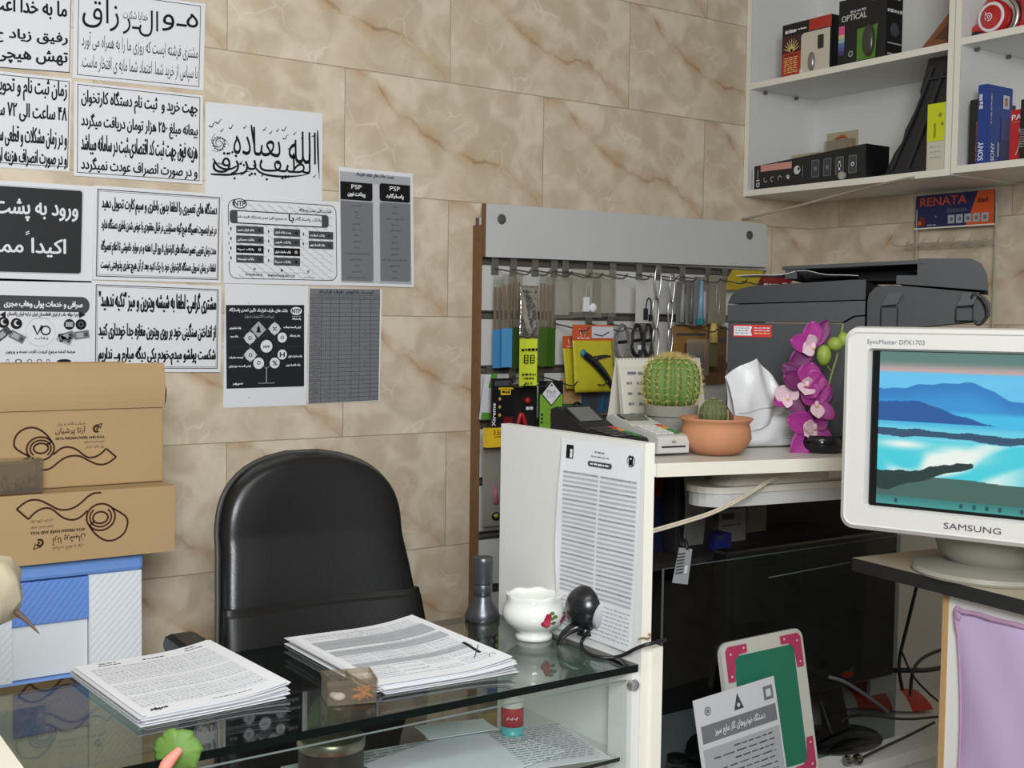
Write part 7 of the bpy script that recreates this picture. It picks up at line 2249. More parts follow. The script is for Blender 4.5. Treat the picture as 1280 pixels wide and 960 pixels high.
for k in range(9):
    m.scrawl(F, 0.4 - 0.25 * (k % 2), 0.5 + k * 0.055, 0.9, 0.515 + k * 0.055, INK_G, 6, 0.0008)
m.disc(F, 0.15, 0.13, 0.0085, INK_M, 0.0006, 20, 0.006); m.disc(F, 0.15, 0.13, 0.004, INK_M, 0.0006)
m.poly([F.p(0.46, 0.2, 0.0006), F.p(0.58, 0.2, 0.0006), F.p(0.52, 0.05, 0.0006)], INK_G); m.disc(F, 0.52, 0.16, 0.004, WHITE_P2, 0.0009)
m.rect(F, 0.84, 0.07, 0.96, 0.2, INK_M, 0.0006); m.rect(F, 0.87, 0.1, 0.93, 0.17, WHITE_P2, 0.0009)
m.build('card', t)

# red-white plastic, cable tangle, knob, small tool
q = hit(1090, 888, 2, ZB)
m = MB()
FL = lambda u, v: Vector(((u - 0.5) * 0.26, (v - 0.5) * 0.22, 0.012 + 0.02 * math.sin(PI * u) * math.sin(PI * v) + 0.006 * math.sin(6 * u + 3 * v)))
RO, WO = M('bag_red', (196, 52, 32), 0.45), M('bag_white', (196, 194, 190), 0.45)
for i, (a0, a1, mt) in enumerate(((0.0, 0.28, WO), (0.28, 0.62, RO), (0.62, 0.8, WO), (0.8, 1.0, RO))):
    m.grid(lambda u, v: FL(a0 + (a1 - a0) * u + 0.08 * math.sin(2.5 * v), v), 6, 12, mt)
tag(m.build('plastic_bag', loc=(q.x + 0.04, q.y + 0.06, ZB + 0.002), rz=-0.5, smooth=True), 'crumpled red and white plastic bag on the cabinet base by the round foot', 'bag')
cabs = [('black cable hanging straight down behind the desk corner', [(1150, 715, -0.90), (1143, 745, -0.90), (1132, 790, -0.89), (1122, 830, -0.88), (1128, 862, -0.93)], 0.0042),
        ('black cable arching to the right in front of the white cabinet panel', [(1138, 870, -0.96), (1140, 838, -0.94), (1152, 822, -0.92), (1176, 812, -0.92), (1200, 806, -0.92)], 0.004),
        ('thick black plug lead lying across the white cabinet panel', [(1115, 838, -0.90), (1140, 838, -0.94), (1160, 838, -0.94), (1190, 832, -0.93)], 0.006),
        ('thin black cable running down to the cable heap', [(1126, 812, -0.93), (1140, 845, -0.95), (1160, 866, -0.97), (1172, 876, -0.97)], 0.0026),
        ('black cable looping over the red and white bag', [(1052, 902, -0.95), (1062, 894, -0.96), (1090, 894, -0.98), (1130, 900, -0.99), (1172, 896, -1.0)], 0.003),
        ('grey cable with a blunt connector end beside the round foot', [(1035, 846, -0.97), (1052, 850, -0.98), (1072, 862, -0.985), (1095, 878, -0.99), (1110, 890, -0.99)], 0.004),
        ('black cable along the front edge of the cabinet base', [(1072, 950, -1.03), (1100, 936, -1.03), (1135, 920, -1.03), (1168, 903, -1.03)], 0.003)]
for lab, pts, r_ in cabs:
    P = [hit(x, y, 1, yy) for x, y, yy in pts]
    P = [Vector((p.x, p.y, max(p.z, ZB + r_ + 0.001))) for p in P]
    m = MB(); m.tube(P, r_, M('cable_grey', (84, 86, 88), 0.5) if lab.startswith('grey') else BLACK, 8, smooth=3)
    m.v = [tuple(Vector(q) - P[0]) for q in m.v]
    tag(m.build('cable', loc=P[0], smooth=True), lab, 'cable', 'cables in the cabinet')
q = hit(1060, 843, 1, -0.965)
t = thing('red_plug', 'small red connector block with a green tip in front of the black screen', 'plug', q)
m = MB(); m.span((-0.012, -0.006, -0.006), (0.012, 0.006, 0.006), M('plug_red', (214, 40, 28), 0.4)); m.build('block', t, bevel=0.002)
m = MB(); m.tube([(0.004, 0, 0.005), (0.018, 0, 0.013)], 0.0025, M('plug_green', (70, 96, 60), 0.5), 6); m.build('tip', t)
q = hit(1066, 950, 2, ZB + 0.012)
m = MB(); m.lathe([(0.0, -0.02), (0.009, -0.02), (0.011, -0.014), (0.009, -0.006), (0.006, -0.004), (0.006, 0.004), (0.010, 0.006), (0.012, 0.014), (0.009, 0.02), (0.0, 0.02)], M('chrome_knob', (140, 140, 138), 0.2, metal=1.0), n=20)
R_ = Matrix.Rotation(PI / 2, 3, 'Y')
m.v = [tuple(R_ @ Vector(p)) for p in m.v]
tag(m.build('metal_fitting', loc=(q.x, q.y, ZB + 0.0125), rz=-0.3, auto=40), 'small ribbed metal knob at the front edge of the cabinet base', 'knob')

# ================================================================== ON THE SLAB
# printer
pc0 = at(910, 365, 2.6)
t = thing('printer', 'large dark grey multifunction printer on the slab behind the orchid', 'printer', (pc0.x, pc0.y, ZT + 0.0006), math.atan2(-0.835, 0.55))
PG, PG2 = M('printer_grey', (54, 56, 58), 0.5, bump=0.08, bscale=500), M('printer_dark', (38, 40, 42), 0.5, bump=0.08, bscale=500)
HB = 0.333


def xz(pts, y):
    return [(x, y, z) for x, z in pts]


m = MB(); m.prism(xz([(0.002, 0.0), (0.285, 0.0), (0.285, 0.268), (0.265, 0.266), (0.24, 0.251), (0.002, 0.251)], 0), (0, 0.42, 0), PG); m.build('side_cover', t, bevel=0.002)
m = MB(); m.prism(xz([(0.0, 0.254), (0.238, 0.254), (0.263, 0.269), (0.285, 0.271), (0.285, 0.300), (0.0, 0.289)], -0.001), (0, 0.42, 0), PG); m.build('mid_band', t, bevel=0.002)
m = MB(); m.prism(xz([(0.0, 0.2915), (0.285, 0.3025), (0.285, 0.343), (0.26, 0.343), (0.05, 0.330), (0.02, 0.322), (0.006, 0.307)], 0.0), (0, 0.40, 0), PG2); m.build('top_cover', t, bevel=0.004)
m = MB(); m.prism(xz([(0.289, 0.0), (0.51, 0.0), (0.51, 0.23), (0.289, 0.23)], 0.012), (0, 0.40, 0), BLACK_M); m.build('rear_body', t)
m = MB(); m.prism(xz([(0.289, 0.235), (0.515, 0.262), (0.525, 0.275), (0.525, 0.298), (0.515, 0.31), (0.50, 0.318), (0.335, 0.333), (0.305, 0.328), (0.292, 0.315), (0.289, 0.30)], 0.004), (0, 0.40, 0), PG2); m.build('rear_cover', t, bevel=0.004)
for xa in (0.318, 0.462):
    m = MB(); m.prism(xz([(xa, 0.29), (xa + 0.03, 0.293), (xa + 0.042, 0.318), (xa + 0.012, 0.315)], -0.012), (0, 0.02, 0), PG); m.span((xa - 0.002, -0.006, 0.24 + (xa - 0.3) * 0.12), (xa + 0.032, 0.01, 0.288), PG2); m.build('latch', t, bevel=0.003)
m = MB(); m.span((0.12, 0.0, 0.345), (0.145, 0.36, 0.366), PG2); m.prism(xz([(0.114, 0.364), (0.40, 0.376), (0.40, 0.384), (0.114, 0.371)], -0.004), (0, 0.38, 0), PG2); m.span((0.128, 0.12, 0.345), (0.40, 0.36, 0.365), BLACK_M); m.build('document_tray', t)  # black block inside the tray stands in for the shade of its cavity
m = MB(); m.prism(xz([(0.345, 0.335), (0.52, 0.322), (0.517, 0.355), (0.505, 0.376), (0.485, 0.386), (0.385, 0.386), (0.385, 0.352), (0.345, 0.352)], -0.002), (0, 0.38, 0), PG2); m.build('feeder', t, bevel=0.004)
m = MB(); F = Fr((0.013, -0.0012, 0.247), (0.082, 0, 0), (0, 0, -0.026)); m.rect(F, 0, 0, 1, 1, M('sticker_red', (206, 40, 40), 0.4), 0.0); m.poly([F.p(0.03, 0.88, 0.0004), F.p(0.5, 0.88, 0.0004), F.p(0.46, 0.5, 0.0004), F.p(0.5, 0.12, 0.0004), F.p(0.03, 0.12, 0.0004)], WHITE_P)
for k in range(3):
    m.scrawl(F, 0.06, 0.22 + 0.2 * k, 0.42, 0.32 + 0.2 * k, INK_M, 4, 0.0007); m.scrawl(F, 0.55, 0.2 + 0.22 * k, 0.95, 0.3 + 0.22 * k, M('sticker_yellow', (236, 200, 120), 0.4) if k == 2 else WHITE_P2, 4, 0.0007)
m.build('warranty_sticker', t)
m = MB(); m.tube([(0.492, -0.004, 0.29), (0.488, -0.012, 0.31), (0.498, -0.012, 0.316), (0.515, -0.012, 0.30), (0.522, -0.01, 0.27), (0.505, -0.008, 0.25), (0.495, -0.006, 0.262)], 0.0028, BLACK, 6, smooth=2); m.build('cable_loop', t, smooth=True)
# papers lying on its lid
PW = Vector((pc0.x, pc0.y, ZT)) + Matrix.Rotation(math.atan2(-0.835, 0.55), 3, 'Z') @ Vector((0.14, 0.06, 0.3475))
m = MB(); m.grid(lambda u, v: Vector(((u - 0.5) * 0.25, (v - 0.5) * 0.12, 0.004 + 0.014 * math.exp(-((u - 0.55) / 0.14) ** 2) * (1 - v) + 0.002 * math.sin(9 * u))), 16, 6, WHITE_P, 0.0008)
tag(m.build('loose_sheet', loc=PW, rz=math.atan2(-0.835, 0.55) + 0.06), 'curled white papers lying on the printer cover', 'papers')

# two card terminals
fc_ = (hit(820, 571, 2, ZT) + hit(863, 569, 2, ZT)) / 2
rzp = math.radians(-8)
PW_ = M('terminal_grey', (196, 196, 190), 0.4)
KEYW = M('key_white', (216, 216, 212), 0.4)


def terminal(name, label, loc, w, L, h0, h1, body, rz, dark):
    t = thing(name, label, 'card terminal', loc, rz, 'card payment terminals')
    yk = L * 0.5
    zk = h0 + 0.012
    pr = [(0, 0.004), (0.0, h0 - 0.004), (0.006, h0), (yk, zk), (yk + 0.006, zk + 0.003), (L * 0.9, h1), (L, h1 - 0.006), (L, 0.004)]
    m = MB(); m.prism([(-w / 2, y, z) for y, z in pr], (w, 0, 0), body); m.build('case', t, bevel=0.003)
    K = Fr((-w / 2 * 0.86, yk, zk + 0.0014), (w * 0.86, 0, 0), (0, -yk + 0.012, h0 - zk + 0.0002))
    m = MB()
    colr = [(M('key_red', (200, 60, 44), 0.4)), M('key_amber', (214, 150, 50), 0.4), M('key_green', (60, 130, 70), 0.4), M('key_green', (0, 0, 0))]
    kb_ = t
    for r_ in range(4):
        for c_ in range(4):
            u0, v0 = 0.03 + c_ * 0.24, 0.05 + r_ * 0.235
            mt = colr[r_] if c_ == 3 else (M('key_dark', (52, 52, 54), 0.4) if dark else KEYW)
            m.prism([K.p(u0, v0 + 0.17), K.p(u0 + 0.19, v0 + 0.17), K.p(u0 + 0.19, v0), K.p(u0, v0)], K.N * 0.0022, mt)
    m.build('keypad', t)
    Sx = Fr((-w / 2 * 0.84, L * 0.86, h1 - 0.0015), (w * 0.84, 0, 0), (0, -(L * 0.86 - yk - 0.02), -(h1 - zk) * 0.78))
    m = MB(); m.rrect(Sx, 0, 0, 1, 1, BLACK, 0.004, 0.0022); m.rect(Sx, 0.08, 0.1, 0.92, 0.9, M('terminal_screen', (104, 108, 104), 0.2), 0.003); m.build('screen', t)
    m = MB(); m.span((-w * 0.38, -0.0012, h0 * 0.42), (w * 0.38, 0.003, h0 * 0.5), BLACK_M); m.build('card_slot', t)
    if not dark:
        m = MB(); Fh = Fr((-w / 2, -0.0008, h0), (w, 0, 0), (0, 0, -h0)); m.stroke(Fh, [(0.44, 0.28), (0.5, 0.2), (0.56, 0.3)], 0.001, INK_G, 0.0004); m.rect(Fh, 0.44, 0.3, 0.56, 0.34, INK_G, 0.0004); m.build('mark', t)
    return t


terminal('card_terminal', 'light grey card terminal with white keys, right of the black one', (fc_.x, fc_.y, ZT + 0.0006), 0.070, 0.185, 0.037, 0.066, PW_, rzp, False)
fb_ = hit(793, 570, 2, ZT)
terminal('card_terminal', 'black card terminal half hidden behind the white end panel', (fb_.x, fb_.y, ZT + 0.0006), 0.082, 0.20, 0.032, 0.082, M('terminal_black', (24, 25, 27), 0.4), math.radians(2), True)

# round cactus in the grey pot
pk = hit(838, 556, 2, ZT)
dc = (pk - CAM).dot(FWD)
sc_ = dc / F_PX
t = thing('potted_cactus', 'round golden-spined barrel cactus in a grey pot behind the terminals', 'cactus', (pk.x, pk.y, ZT + 0.0006))
POTG = M('pot_grey', (142, 138, 128), 0.8, var=0.12, vscale=30, bump=0.3, bscale=120)
hp_ = 50 * sc_
m = MB(); m.lathe([(0.0, 0.0), (26 * sc_, 0.0), (30 * sc_, hp_ * 0.72), (33 * sc_, hp_ * 0.74), (34 * sc_, hp_), (31.5 * sc_, hp_), (31 * sc_, hp_ - 0.008), (0.0, hp_ - 0.008)], POTG, n=40); m.build('pot', t, auto=40)
m = MB(); m.lathe([(0.0, hp_ - 0.004), (31 * sc_, hp_ - 0.005)], M('straw_soil', (160, 128, 84), 0.9, bump=0.8, bscale=200, var=0.4, vscale=120), n=24); m.build('soil', t)
CG = M('cactus_green', (98, 128, 58), 0.6, var=0.2, vscale=60)
Rc = 34 * sc_
zc_ = hp_ + 27 * sc_
NR = 18
rib = lambda a, th: (math.sin(th) ** 4 + math.cos(th) ** 4) ** -0.16 * (1 + 0.10 * (abs(math.cos(NR * a / 2)) - 0.5) * math.sin(th) ** 0.5)
m = MB(); m.ball((0, 0, zc_), (Rc, Rc, Rc * 0.92), CG, NR * 8, 28, rib); cb_ = m.build('cactus_body', t, smooth=True)
SPN = M('spine_gold', (206, 186, 118), 0.6)
rs = random.Random(11)


def spines(m, c, R, Rz, NR, n_th, L, mat, per=5, box=0.0):
    for k in range(NR):
        a = 2 * PI * k / NR
        for j in range(n_th):
            th = 0.12 + (PI * 0.72) * j / (n_th - 1)
            d = Vector((math.sin(th) * math.cos(a), math.sin(th) * math.sin(a), math.cos(th)))
            kb = 1.05 * (math.sin(th) ** 4 + math.cos(th) ** 4) ** -box
            p = c + Vector((d.x * R * kb, d.y * R * kb, d.z * Rz * kb))
            tx = Vector((-math.sin(a), math.cos(a), 0)); ty = d.cross(tx)
            for q in range(per):
                al = 2 * PI * q / per + rs.random()
                e = (d * 0.75 + (tx * math.cos(al) + ty * math.sin(al)) * 0.9).normalized()
                l_ = L * rs.uniform(0.7, 1.2)
                s1 = e.cross(d).normalized() * 0.0005 if e.cross(d).length > 1e-6 else tx * 0.0005
                s2 = s1.cross(e).normalized() * 0.0005
                m.add([p + s1, p - s1 * 0.5 + s2, p - s1 * 0.5 - s2, p + e * l_], [(0, 1, 3), (1, 2, 3), (2, 0, 3)], mat)


m = MB(); spines(m, Vector((0, 0, zc_)), Rc, Rc * 0.92, NR, 11, 0.0155, SPN, 8, 0.16)
for k in range(260):
    a, q = rs.uniform(0, 2 * PI), rs.uniform(0, 0.5)
    p = Vector((0, 0, zc_)) + Vector((Rc * math.sin(q) * math.cos(a), Rc * math.sin(q) * math.sin(a), Rc * 0.92 * math.cos(q)))
    e = Vector((rs.uniform(-0.6, 0.6), rs.uniform(-0.6, 0.6), 1)).normalized()
    m.add([p + Vector((0.0006, 0, 0)), p + Vector((-0.0004, 0.0005, 0)), p + Vector((-0.0004, -0.0005, 0)), p + e * rs.uniform(0.008, 0.016)], [(0, 1, 3), (1, 2, 3), (2, 0, 3)], SPN)
tag(m.build('spines', cb_), 'golden spines', None, None, 'stuff')

# terracotta bowl
pk2 = hit(898, 569, 2, ZT)
s2_ = ((pk2 - CAM).dot(FWD)) / F_PX
TERR = M('terracotta', (192, 134, 98), 0.75, var=0.1, vscale=30, bump=0.25, bscale=300)
t = thing('terracotta_bowl', 'terracotta bowl planter with a small cactus, beside the grey card terminal', 'planter', (pk2.x + 0.012, pk2.y + 0.02, ZT + 0.0006))
m = MB(); m.lathe([(0.0, 0.0), (27 * s2_, 0.0), (38 * s2_, 8 * s2_), (44.5 * s2_, 20 * s2_), (43 * s2_, 33 * s2_), (41 * s2_, 38 * s2_), (44 * s2_, 42 * s2_), (46.5 * s2_, 44.5 * s2_), (45.5 * s2_, 46 * s2_), (40 * s2_, 44 * s2_), (38 * s2_, 36 * s2_), (0.0, 37 * s2_)], TERR, n=48); m.build('bowl', t, smooth=True)
m = MB(); m.lathe([(0.0, 38.5 * s2_), (38 * s2_, 38 * s2_)], M('potting_soil', (90, 66, 46), 0.95, bump=0.8, bscale=200), n=24); m.build('soil', t)
m = MB(); m.ball((-6 * s2_, 0, 50 * s2_), (17 * s2_, 17 * s2_, 19 * s2_), M('cactus_dull', (92, 100, 62), 0.7, var=0.15, vscale=60), 80, 18, lambda a, th: 1 + 0.09 * (abs(math.cos(7 * a)) - 0.5) * math.sin(th)); sc1 = m.build('small_cactus', t, smooth=True)
m = MB(); spines(m, Vector((-6 * s2_, 0, 50 * s2_)), 17 * s2_, 19 * s2_, 14, 6, 0.003, M('spine_pale', (170, 160, 120), 0.6), 4); tag(m.build('short_spines', sc1), 'short pale spines', None, None, 'stuff')
m = MB(); m.prism([(10 * s2_, 0.012, 37 * s2_), (40 * s2_, 0.012, 37 * s2_), (38 * s2_, 0.012, 46 * s2_), (24 * s2_, 0.012, 62 * s2_), (18 * s2_, 0.012, 52 * s2_)], (0, 0.003, 0), M('dry_bark', (96, 70, 50), 0.9, var=0.3, vscale=40)); m.build('dry_bark', t, bevel=0.001)
m = MB(); m.outline(Fr((14 * s2_, 0.006, 54 * s2_), (11 * s2_, 0, 0), (0, 0, -16 * s2_)), 0, 0, 1, 1, M('plant_label', (170, 160, 120), 0.5), 0.003, w=0.001); m.build('plant_label', t)

# desk calendar
a, b, c = hit(773, 515, 1, -0.66), hit(868, 515, 1, -0.66), hit(810, 448, 1, -0.66)
hcal = c.z - ZT
t = thing('desk_calendar', 'spiral-bound cream desk calendar standing behind the round cactus', 'calendar', ((a.x + b.x) / 2, -0.66, ZT + 0.0006), math.radians(-6))
w = (b.x - a.x) * 1.0
CP = M('calendar_cream', (214, 210, 196), 0.65)
for s_, nm in ((1, 'front_leaf'), (-1, 'back_leaf')):
    m = MB(); m.grid(lambda u, v: Vector((-w / 2 + w * u, -s_ * 0.036 * (1 - v) - 0.001 * s_, hcal * v)), 6, 6, CP, 0.0016 * s_)
    if s_ == 1:
        F = Fr((-w / 2, 0.0 - 0.0042, hcal), (w, 0, 0), (0, -0.036, -hcal))
        m.scrawl(F, 0.1, 0.17, 0.55, 0.21, INK_M, 4, 0.0006)
        for r_ in range(5):
            for c_ in range(7):
                m.scrawl(F, 0.08 + c_ * 0.12, 0.3 + r_ * 0.13, 0.14 + c_ * 0.12, 0.335 + r_ * 0.13, INK_M, 1.4, 0.0006)
        m.outline(F, 0.05, 0.12, 0.95, 0.95, INK_LL, 0.0006, w=0.0004)
    m.build(nm, t)
m = MB(); m.prism([(-w / 2 - 0.012, -0.05, 0), (-w / 2 + 0.008, -0.036, 0), (-w / 2 + 0.006, -0.002, hcal * 0.97), (-w / 2 - 0.002, -0.008, hcal * 0.92)], (0, 0.002, 0), CP); m.build('turned_leaf', t)
m = MB()
for k in range(26):
    x_ = -w / 2 + w * (k + 0.5) / 26
    m.tube([(x_, 0.004 * math.cos(2 * PI * i / 8) - 0.001, hcal + 0.0035 * math.sin(2 * PI * i / 8)) for i in range(8)], 0.0007, BLACK, 4, closed=True)
m.build('spiral_binding', t)

# tissue packet
q0_, q1_ = hit(935, 563, 2, ZT), hit(1012, 559, 2, ZT)
s3_ = ((q0_ - CAM).dot(FWD)) / F_PX
FILM = M('tissue_film', (216, 218, 218), 0.35, spec=0.4, bump=0.35, bscale=45)
t = thing('tissue_packet', 'crumpled white plastic tissue packet with a raised peak, between terracotta bowl and orchid', 'tissues', (q1_.x - 0.06, q1_.y + 0.016, ZT + 0.0006), math.atan2(-0.22, 0.97))
k_ = s3_


def tissue_pt(px, py, y):
    return Vector(((px - 960) * k_, y, (561 - py) * k_))


hz = 46 * k_
x0_, x1_ = (882 - 960) * k_, (1013 - 960) * k_


def pack(u, v):
    """soft rounded pack: u round the section, v along"""
    a_ = 2 * PI * u
    cy, cz = math.cos(a_), math.sin(a_)
    e_ = 0.5
    q = 1 - 0.12 * abs(2 * v - 1) ** 4
    wr = 1 + 0.035 * math.sin(9 * v + 5 * a_) + 0.02 * math.sin(23 * v + 3 * a_)
    y = 0.045 + 0.042 * math.copysign(abs(cy) ** e_, cy) * wr
    z = hz * 0.5 + hz * 0.5 * math.copysign(abs(cz) ** e_, cz) * q * (wr if cz > 0 else 1)
    return Vector((x0_ + (x1_ - x0_) * v, y, z))


m = MB(); m.grid(pack, 36, 40, FILM)
for v_ in (0.0, 1.0):
    ring_ = [pack(i / 36, v_) for i in range(36)]
    m.poly(ring_ if v_ else list(reversed(ring_)), FILM)
m.build('pack', t, auto=50)
topl = [(872, 470), (893, 456), (917, 447), (936, 463), (950, 479), (956, 492)]
botl = [(890, 536), (905, 540), (922, 536), (940, 528), (952, 520), (960, 508)]


def flap(u, v, dy):
    f = u * 5
    i = min(4, int(f)); q = f - i
    lo = Vector(botl[i]).lerp(Vector(botl[i + 1]), q); hi = Vector(topl[i]).lerp(Vector(topl[i + 1]), q)
    p = lo.lerp(hi, v)
    fold = 0.006 * math.sin(11 * u + 2 * v) * (1 - v * 0.4) + 0.004 * abs(math.sin(7 * u - 3 * v)) + 0.003 * math.sin(19 * u + 5 * v)
    return tissue_pt(p.x, p.y, dy * (1 - v) - 0.014 * math.sin(PI * v) + fold)


m = MB(); m.grid(lambda u, v: flap(u, v, -0.002), 30, 18, FILM, 0.0006); m.grid(lambda u, v: flap(u * 0.96 + 0.03, v * 0.97, 0.03) + Vector((0, 0.012, 0)), 30, 18, FILM, 0.0006); m.build('pulled_flap', t, auto=30)
m = MB(); m.tube([flap(0.05 + 0.9 * i / 14, 0.3, -0.002) + Vector((0, -0.0012, 0)) for i in range(15)], 0.0007, M('perforation', (150, 152, 152), 0.6), 5); m.build('perforated_seam', t)
m = MB()
for k in range(6):
    m.stroke(Fr(tissue_pt(950, 535, -0.0), Vector((55 * k_, 0, 0)), Vector((0, 0, -22 * k_))), [(0.1, 0.15 * k), (0.5, 0.15 * k + 0.04), (0.95, 0.15 * k)], 0.0008, M('perforation', (0, 0, 0)), 0.010)
m.build('printed_lines', t)

# orchid
t0 = hit(1030, 566, 2, ZT)
t = thing('orchid', 'purple artificial orchid spray with green buds in a dark pot beside the monitor', 'flower', (t0.x + 0.01, t0.y + 0.015, ZT + 0.0006))
OO = Vector(t.location)
DV = M('orchid_pot', (18, 18, 22), 0.15, spec=0.6)
m = MB(); m.lathe([(0.0, 0.0), (0.034, 0.0), (0.043, 0.01), (0.045, 0.02), (0.041, 0.031), (0.036, 0.034), (0.0, 0.03)], DV, n=32); m.build('pot', t, smooth=True)
PU, PU2, PWH = M('petal_purple', (164, 48, 138), 0.5, var=0.25, vscale=90), M('petal_dark', (104, 20, 88), 0.5, var=0.2, vscale=90), M('petal_white', (226, 196, 206), 0.5)
STG = M('stem_green', (118, 132, 70), 0.5)
D_ = (OO - CAM).dot(FWD)
S = bpy.context.scene


def opix(px, py, dd=0.0):
    return at(px, py, D_ - 0.01 + dd) - OO


m = MB(); m.tube([Vector((0.0, 0.0, 0.03)), opix(1037, 520, 0.02), opix(1034, 490, 0.02), opix(1040, 465, 0.02), opix(1046, 448, 0.02), opix(1050, 425, 0.02), opix(1054, 405, 0.025)], 0.0024, STG, 7, smooth=2); m.tube([opix(1040, 465, 0.02), opix(1030, 452, 0.01), opix(1022, 445, 0.0)], 0.0018, STG, 6, smooth=1); m.tube([opix(1036, 482, 0.02), opix(1025, 478, 0.01), opix(1016, 476, 0.0)], 0.0016, STG, 6); m.tube([opix(1036, 500, 0.02), opix(1028, 500, 0.0), opix(1022, 505, -0.01)], 0.0016, STG, 6); m.build('stem', t, smooth=True)
CU, CRr, CF = UP, RIGHT, -FWD


def petal(m, c, ang, L, wd, mat, tilt, cup=0.25, base=0.0):
    ax = CRr * math.cos(ang) + CU * math.sin(ang)
    sd = -CRr * math.sin(ang) + CU * math.cos(ang)
    ax = (ax * math.cos(tilt) + CF * math.sin(tilt)).normalized()
    nn = ax.cross(sd)

    def fn(u, v):
        s_ = base + v * (1 - base)
        q = wd * (math.sin(PI * min(0.999, s_ * 0.94 + 0.04)) ** 0.7) * (2 * u - 1)
        return c + ax * (L * s_) + sd * q + nn * (-cup * L * (s_ ** 2) * 0.35 + cup * (2 * u - 1) ** 2 * wd * 0.6)
    m.grid(fn, 8, 10, mat)


PXM = D_ / F_PX
blooms = [(1016, 433, [(95, 30, 13, PU, 0.3), (62, 34, 12, PU2, 0.2), (165, 30, 12, PU, 0.35), (205, 20, 10, PWH, 0.7), (222, 38, 13, PU2, 0.2), (120, 20, 8, PWH, 0.8)], 'uppermost bloom'),
          (1008, 480, [(80, 26, 15, PU, 0.3), (20, 22, 15, PU, 0.3), (160, 30, 14, PU2, 0.2), (140, 36, 12, PU2, 0.1), (250, 18, 12, PWH, 0.8), (300, 20, 12, PU, 0.5), (90, 12, 7, PWH, 0.9)], 'middle bloom'),
          (984, 496, [(150, 20, 11, PWH, 0.5), (200, 20, 10, PU, 0.4), (40, 16, 10, PWH, 0.6), (260, 16, 7, PWH, 0.7), (310, 30, 10, PU2, 0.2)], 'small pale bloom'),
          (1020, 505, [(80, 32, 15, PU, 0.2), (130, 26, 12, PU, 0.3), (50, 26, 12, PU2, 0.2), (320, 26, 10, PU, 0.3), (270, 20, 9, PWH, 0.7)], 'right bloom'),
          (1018, 533, [(165, 36, 15, PU, 0.3), (215, 20, 12, PWH, 0.6), (232, 46, 15, PU, 0.25), (310, 30, 10, PU, 0.2), (100, 22, 10, PU2, 0.2), (20, 16, 9, PU, 0.4), (180, 20, 9, PWH, 0.8)], 'lowest bloom')]
for i, (bx_, by_, pets, nm) in enumerate(blooms):
    m = MB()
    c_ = opix(bx_, by_, -0.012 * (i % 2))
    for an, L, wd, mt, tl in pets:
        petal(m, c_, math.radians(an), L * PXM * 1.08, wd * PXM, mt, tl)
    bl_ = m.build('bloom', t, smooth=True)
    sd_ = bl_.modifiers.new('thickness', 'SOLIDIFY'); sd_.thickness = 0.0007
    m = MB(); m.ball(c_ + CF * 0.006, (0.005, 0.005, 0.007), PWH, 10, 8); m.ball(c_ + CF * 0.009 - CU * 0.004, (0.003, 0.003, 0.003), M('petal_yellow', (220, 190, 120), 0.5), 8, 6); m.build('lip', bl_, smooth=True)
BG = M('bud_green', (140, 160, 62), 0.5)
for px_, py_, rx_, rz_ in ((1030, 444, 9, 13), (1044, 430, 10, 9), (1054, 424, 7, 9)):
    m = MB(); m.ball(opix(px_, py_, -0.004), (rx_ * PXM, rx_ * PXM, rz_ * PXM), BG, 14, 10); m.build('bud', t, smooth=True)

# ================================================================== MONITOR AND ITS DESK
ZD = 1.08
A_ = Vector((0.398, -1.343, 0))
rd = math.atan2(-0.993, -0.114)
t = thing('desk', 'beige-topped desk with a dark edge and a white side panel carrying the old monitor', 'desk', (A_.x, A_.y, 0), rd)
TOPM = M('desk_top_beige', (176, 164, 142), 0.35, var=0.08)
m = MB(); m.prism([(0, 0, ZD - 0.022), (1.0, 0, ZD - 0.022), (1.0, 0.75, ZD - 0.022), (0, 0.75, ZD - 0.022)], (0, 0, 0.022), TOPM, M('desk_edge_dark', (34, 34, 34), 0.5)); m.build('desk_top', t)
Rd = Matrix.Rotation(rd, 3, 'Z')


def to_desk(p):
    return Rd.transposed() @ (p - A_)


dirx, diry = Rd @ Vector((1, 0, 0)), Rd @ Vector((0, 1, 0))


def on_plane(px, py, d):
    """point of pixel ray on the desk-local plane y = d, in desk coordinates"""
    r_ = ray(px, py)
    k = ((A_ + diry * d - CAM).dot(diry)) / r_.dot(diry)
    return to_desk(CAM + r_ * k)


e_ = to_desk(hit(1188, 741, 2, ZD - 0.022))
dpl = max(0.02, e_.y)
xl = on_plane(1187, 742, dpl).x
m = MB(); m.span((xl, dpl, 0), (0.98, dpl + 0.018, ZD - 0.0225), MELA); m.build('side_panel', t)
m = MB(); m.span((xl - 0.011, dpl - 0.002, 0), (xl, dpl + 0.02, ZD - 0.0225), CHIP_L); tag(m.build('raw_edge_strip', t), 'raw light brown board edge', None)
m = MB(); m.span((0.93, 0.70, 0), (0.97, 0.74, ZD - 0.0225), MELA); m.build('leg', t)
q = on_plane(1197, 761, dpl - 0.001)
LIL = M('lilac_plastic', (196, 172, 210), 0.35, var=0.12, vscale=7, coat=0.2)
LIL_R = M('lilac_rim', (176, 140, 170), 0.3, var=0.2, vscale=30)
t = thing('plastic_folder', 'lilac plastic folder with a puckered rim hanging on the white side panel of the desk', 'folder', A_ + Rd @ Vector((q.x, dpl - 0.0015, q.z)), rd)
fw, fh = 0.30, 0.40
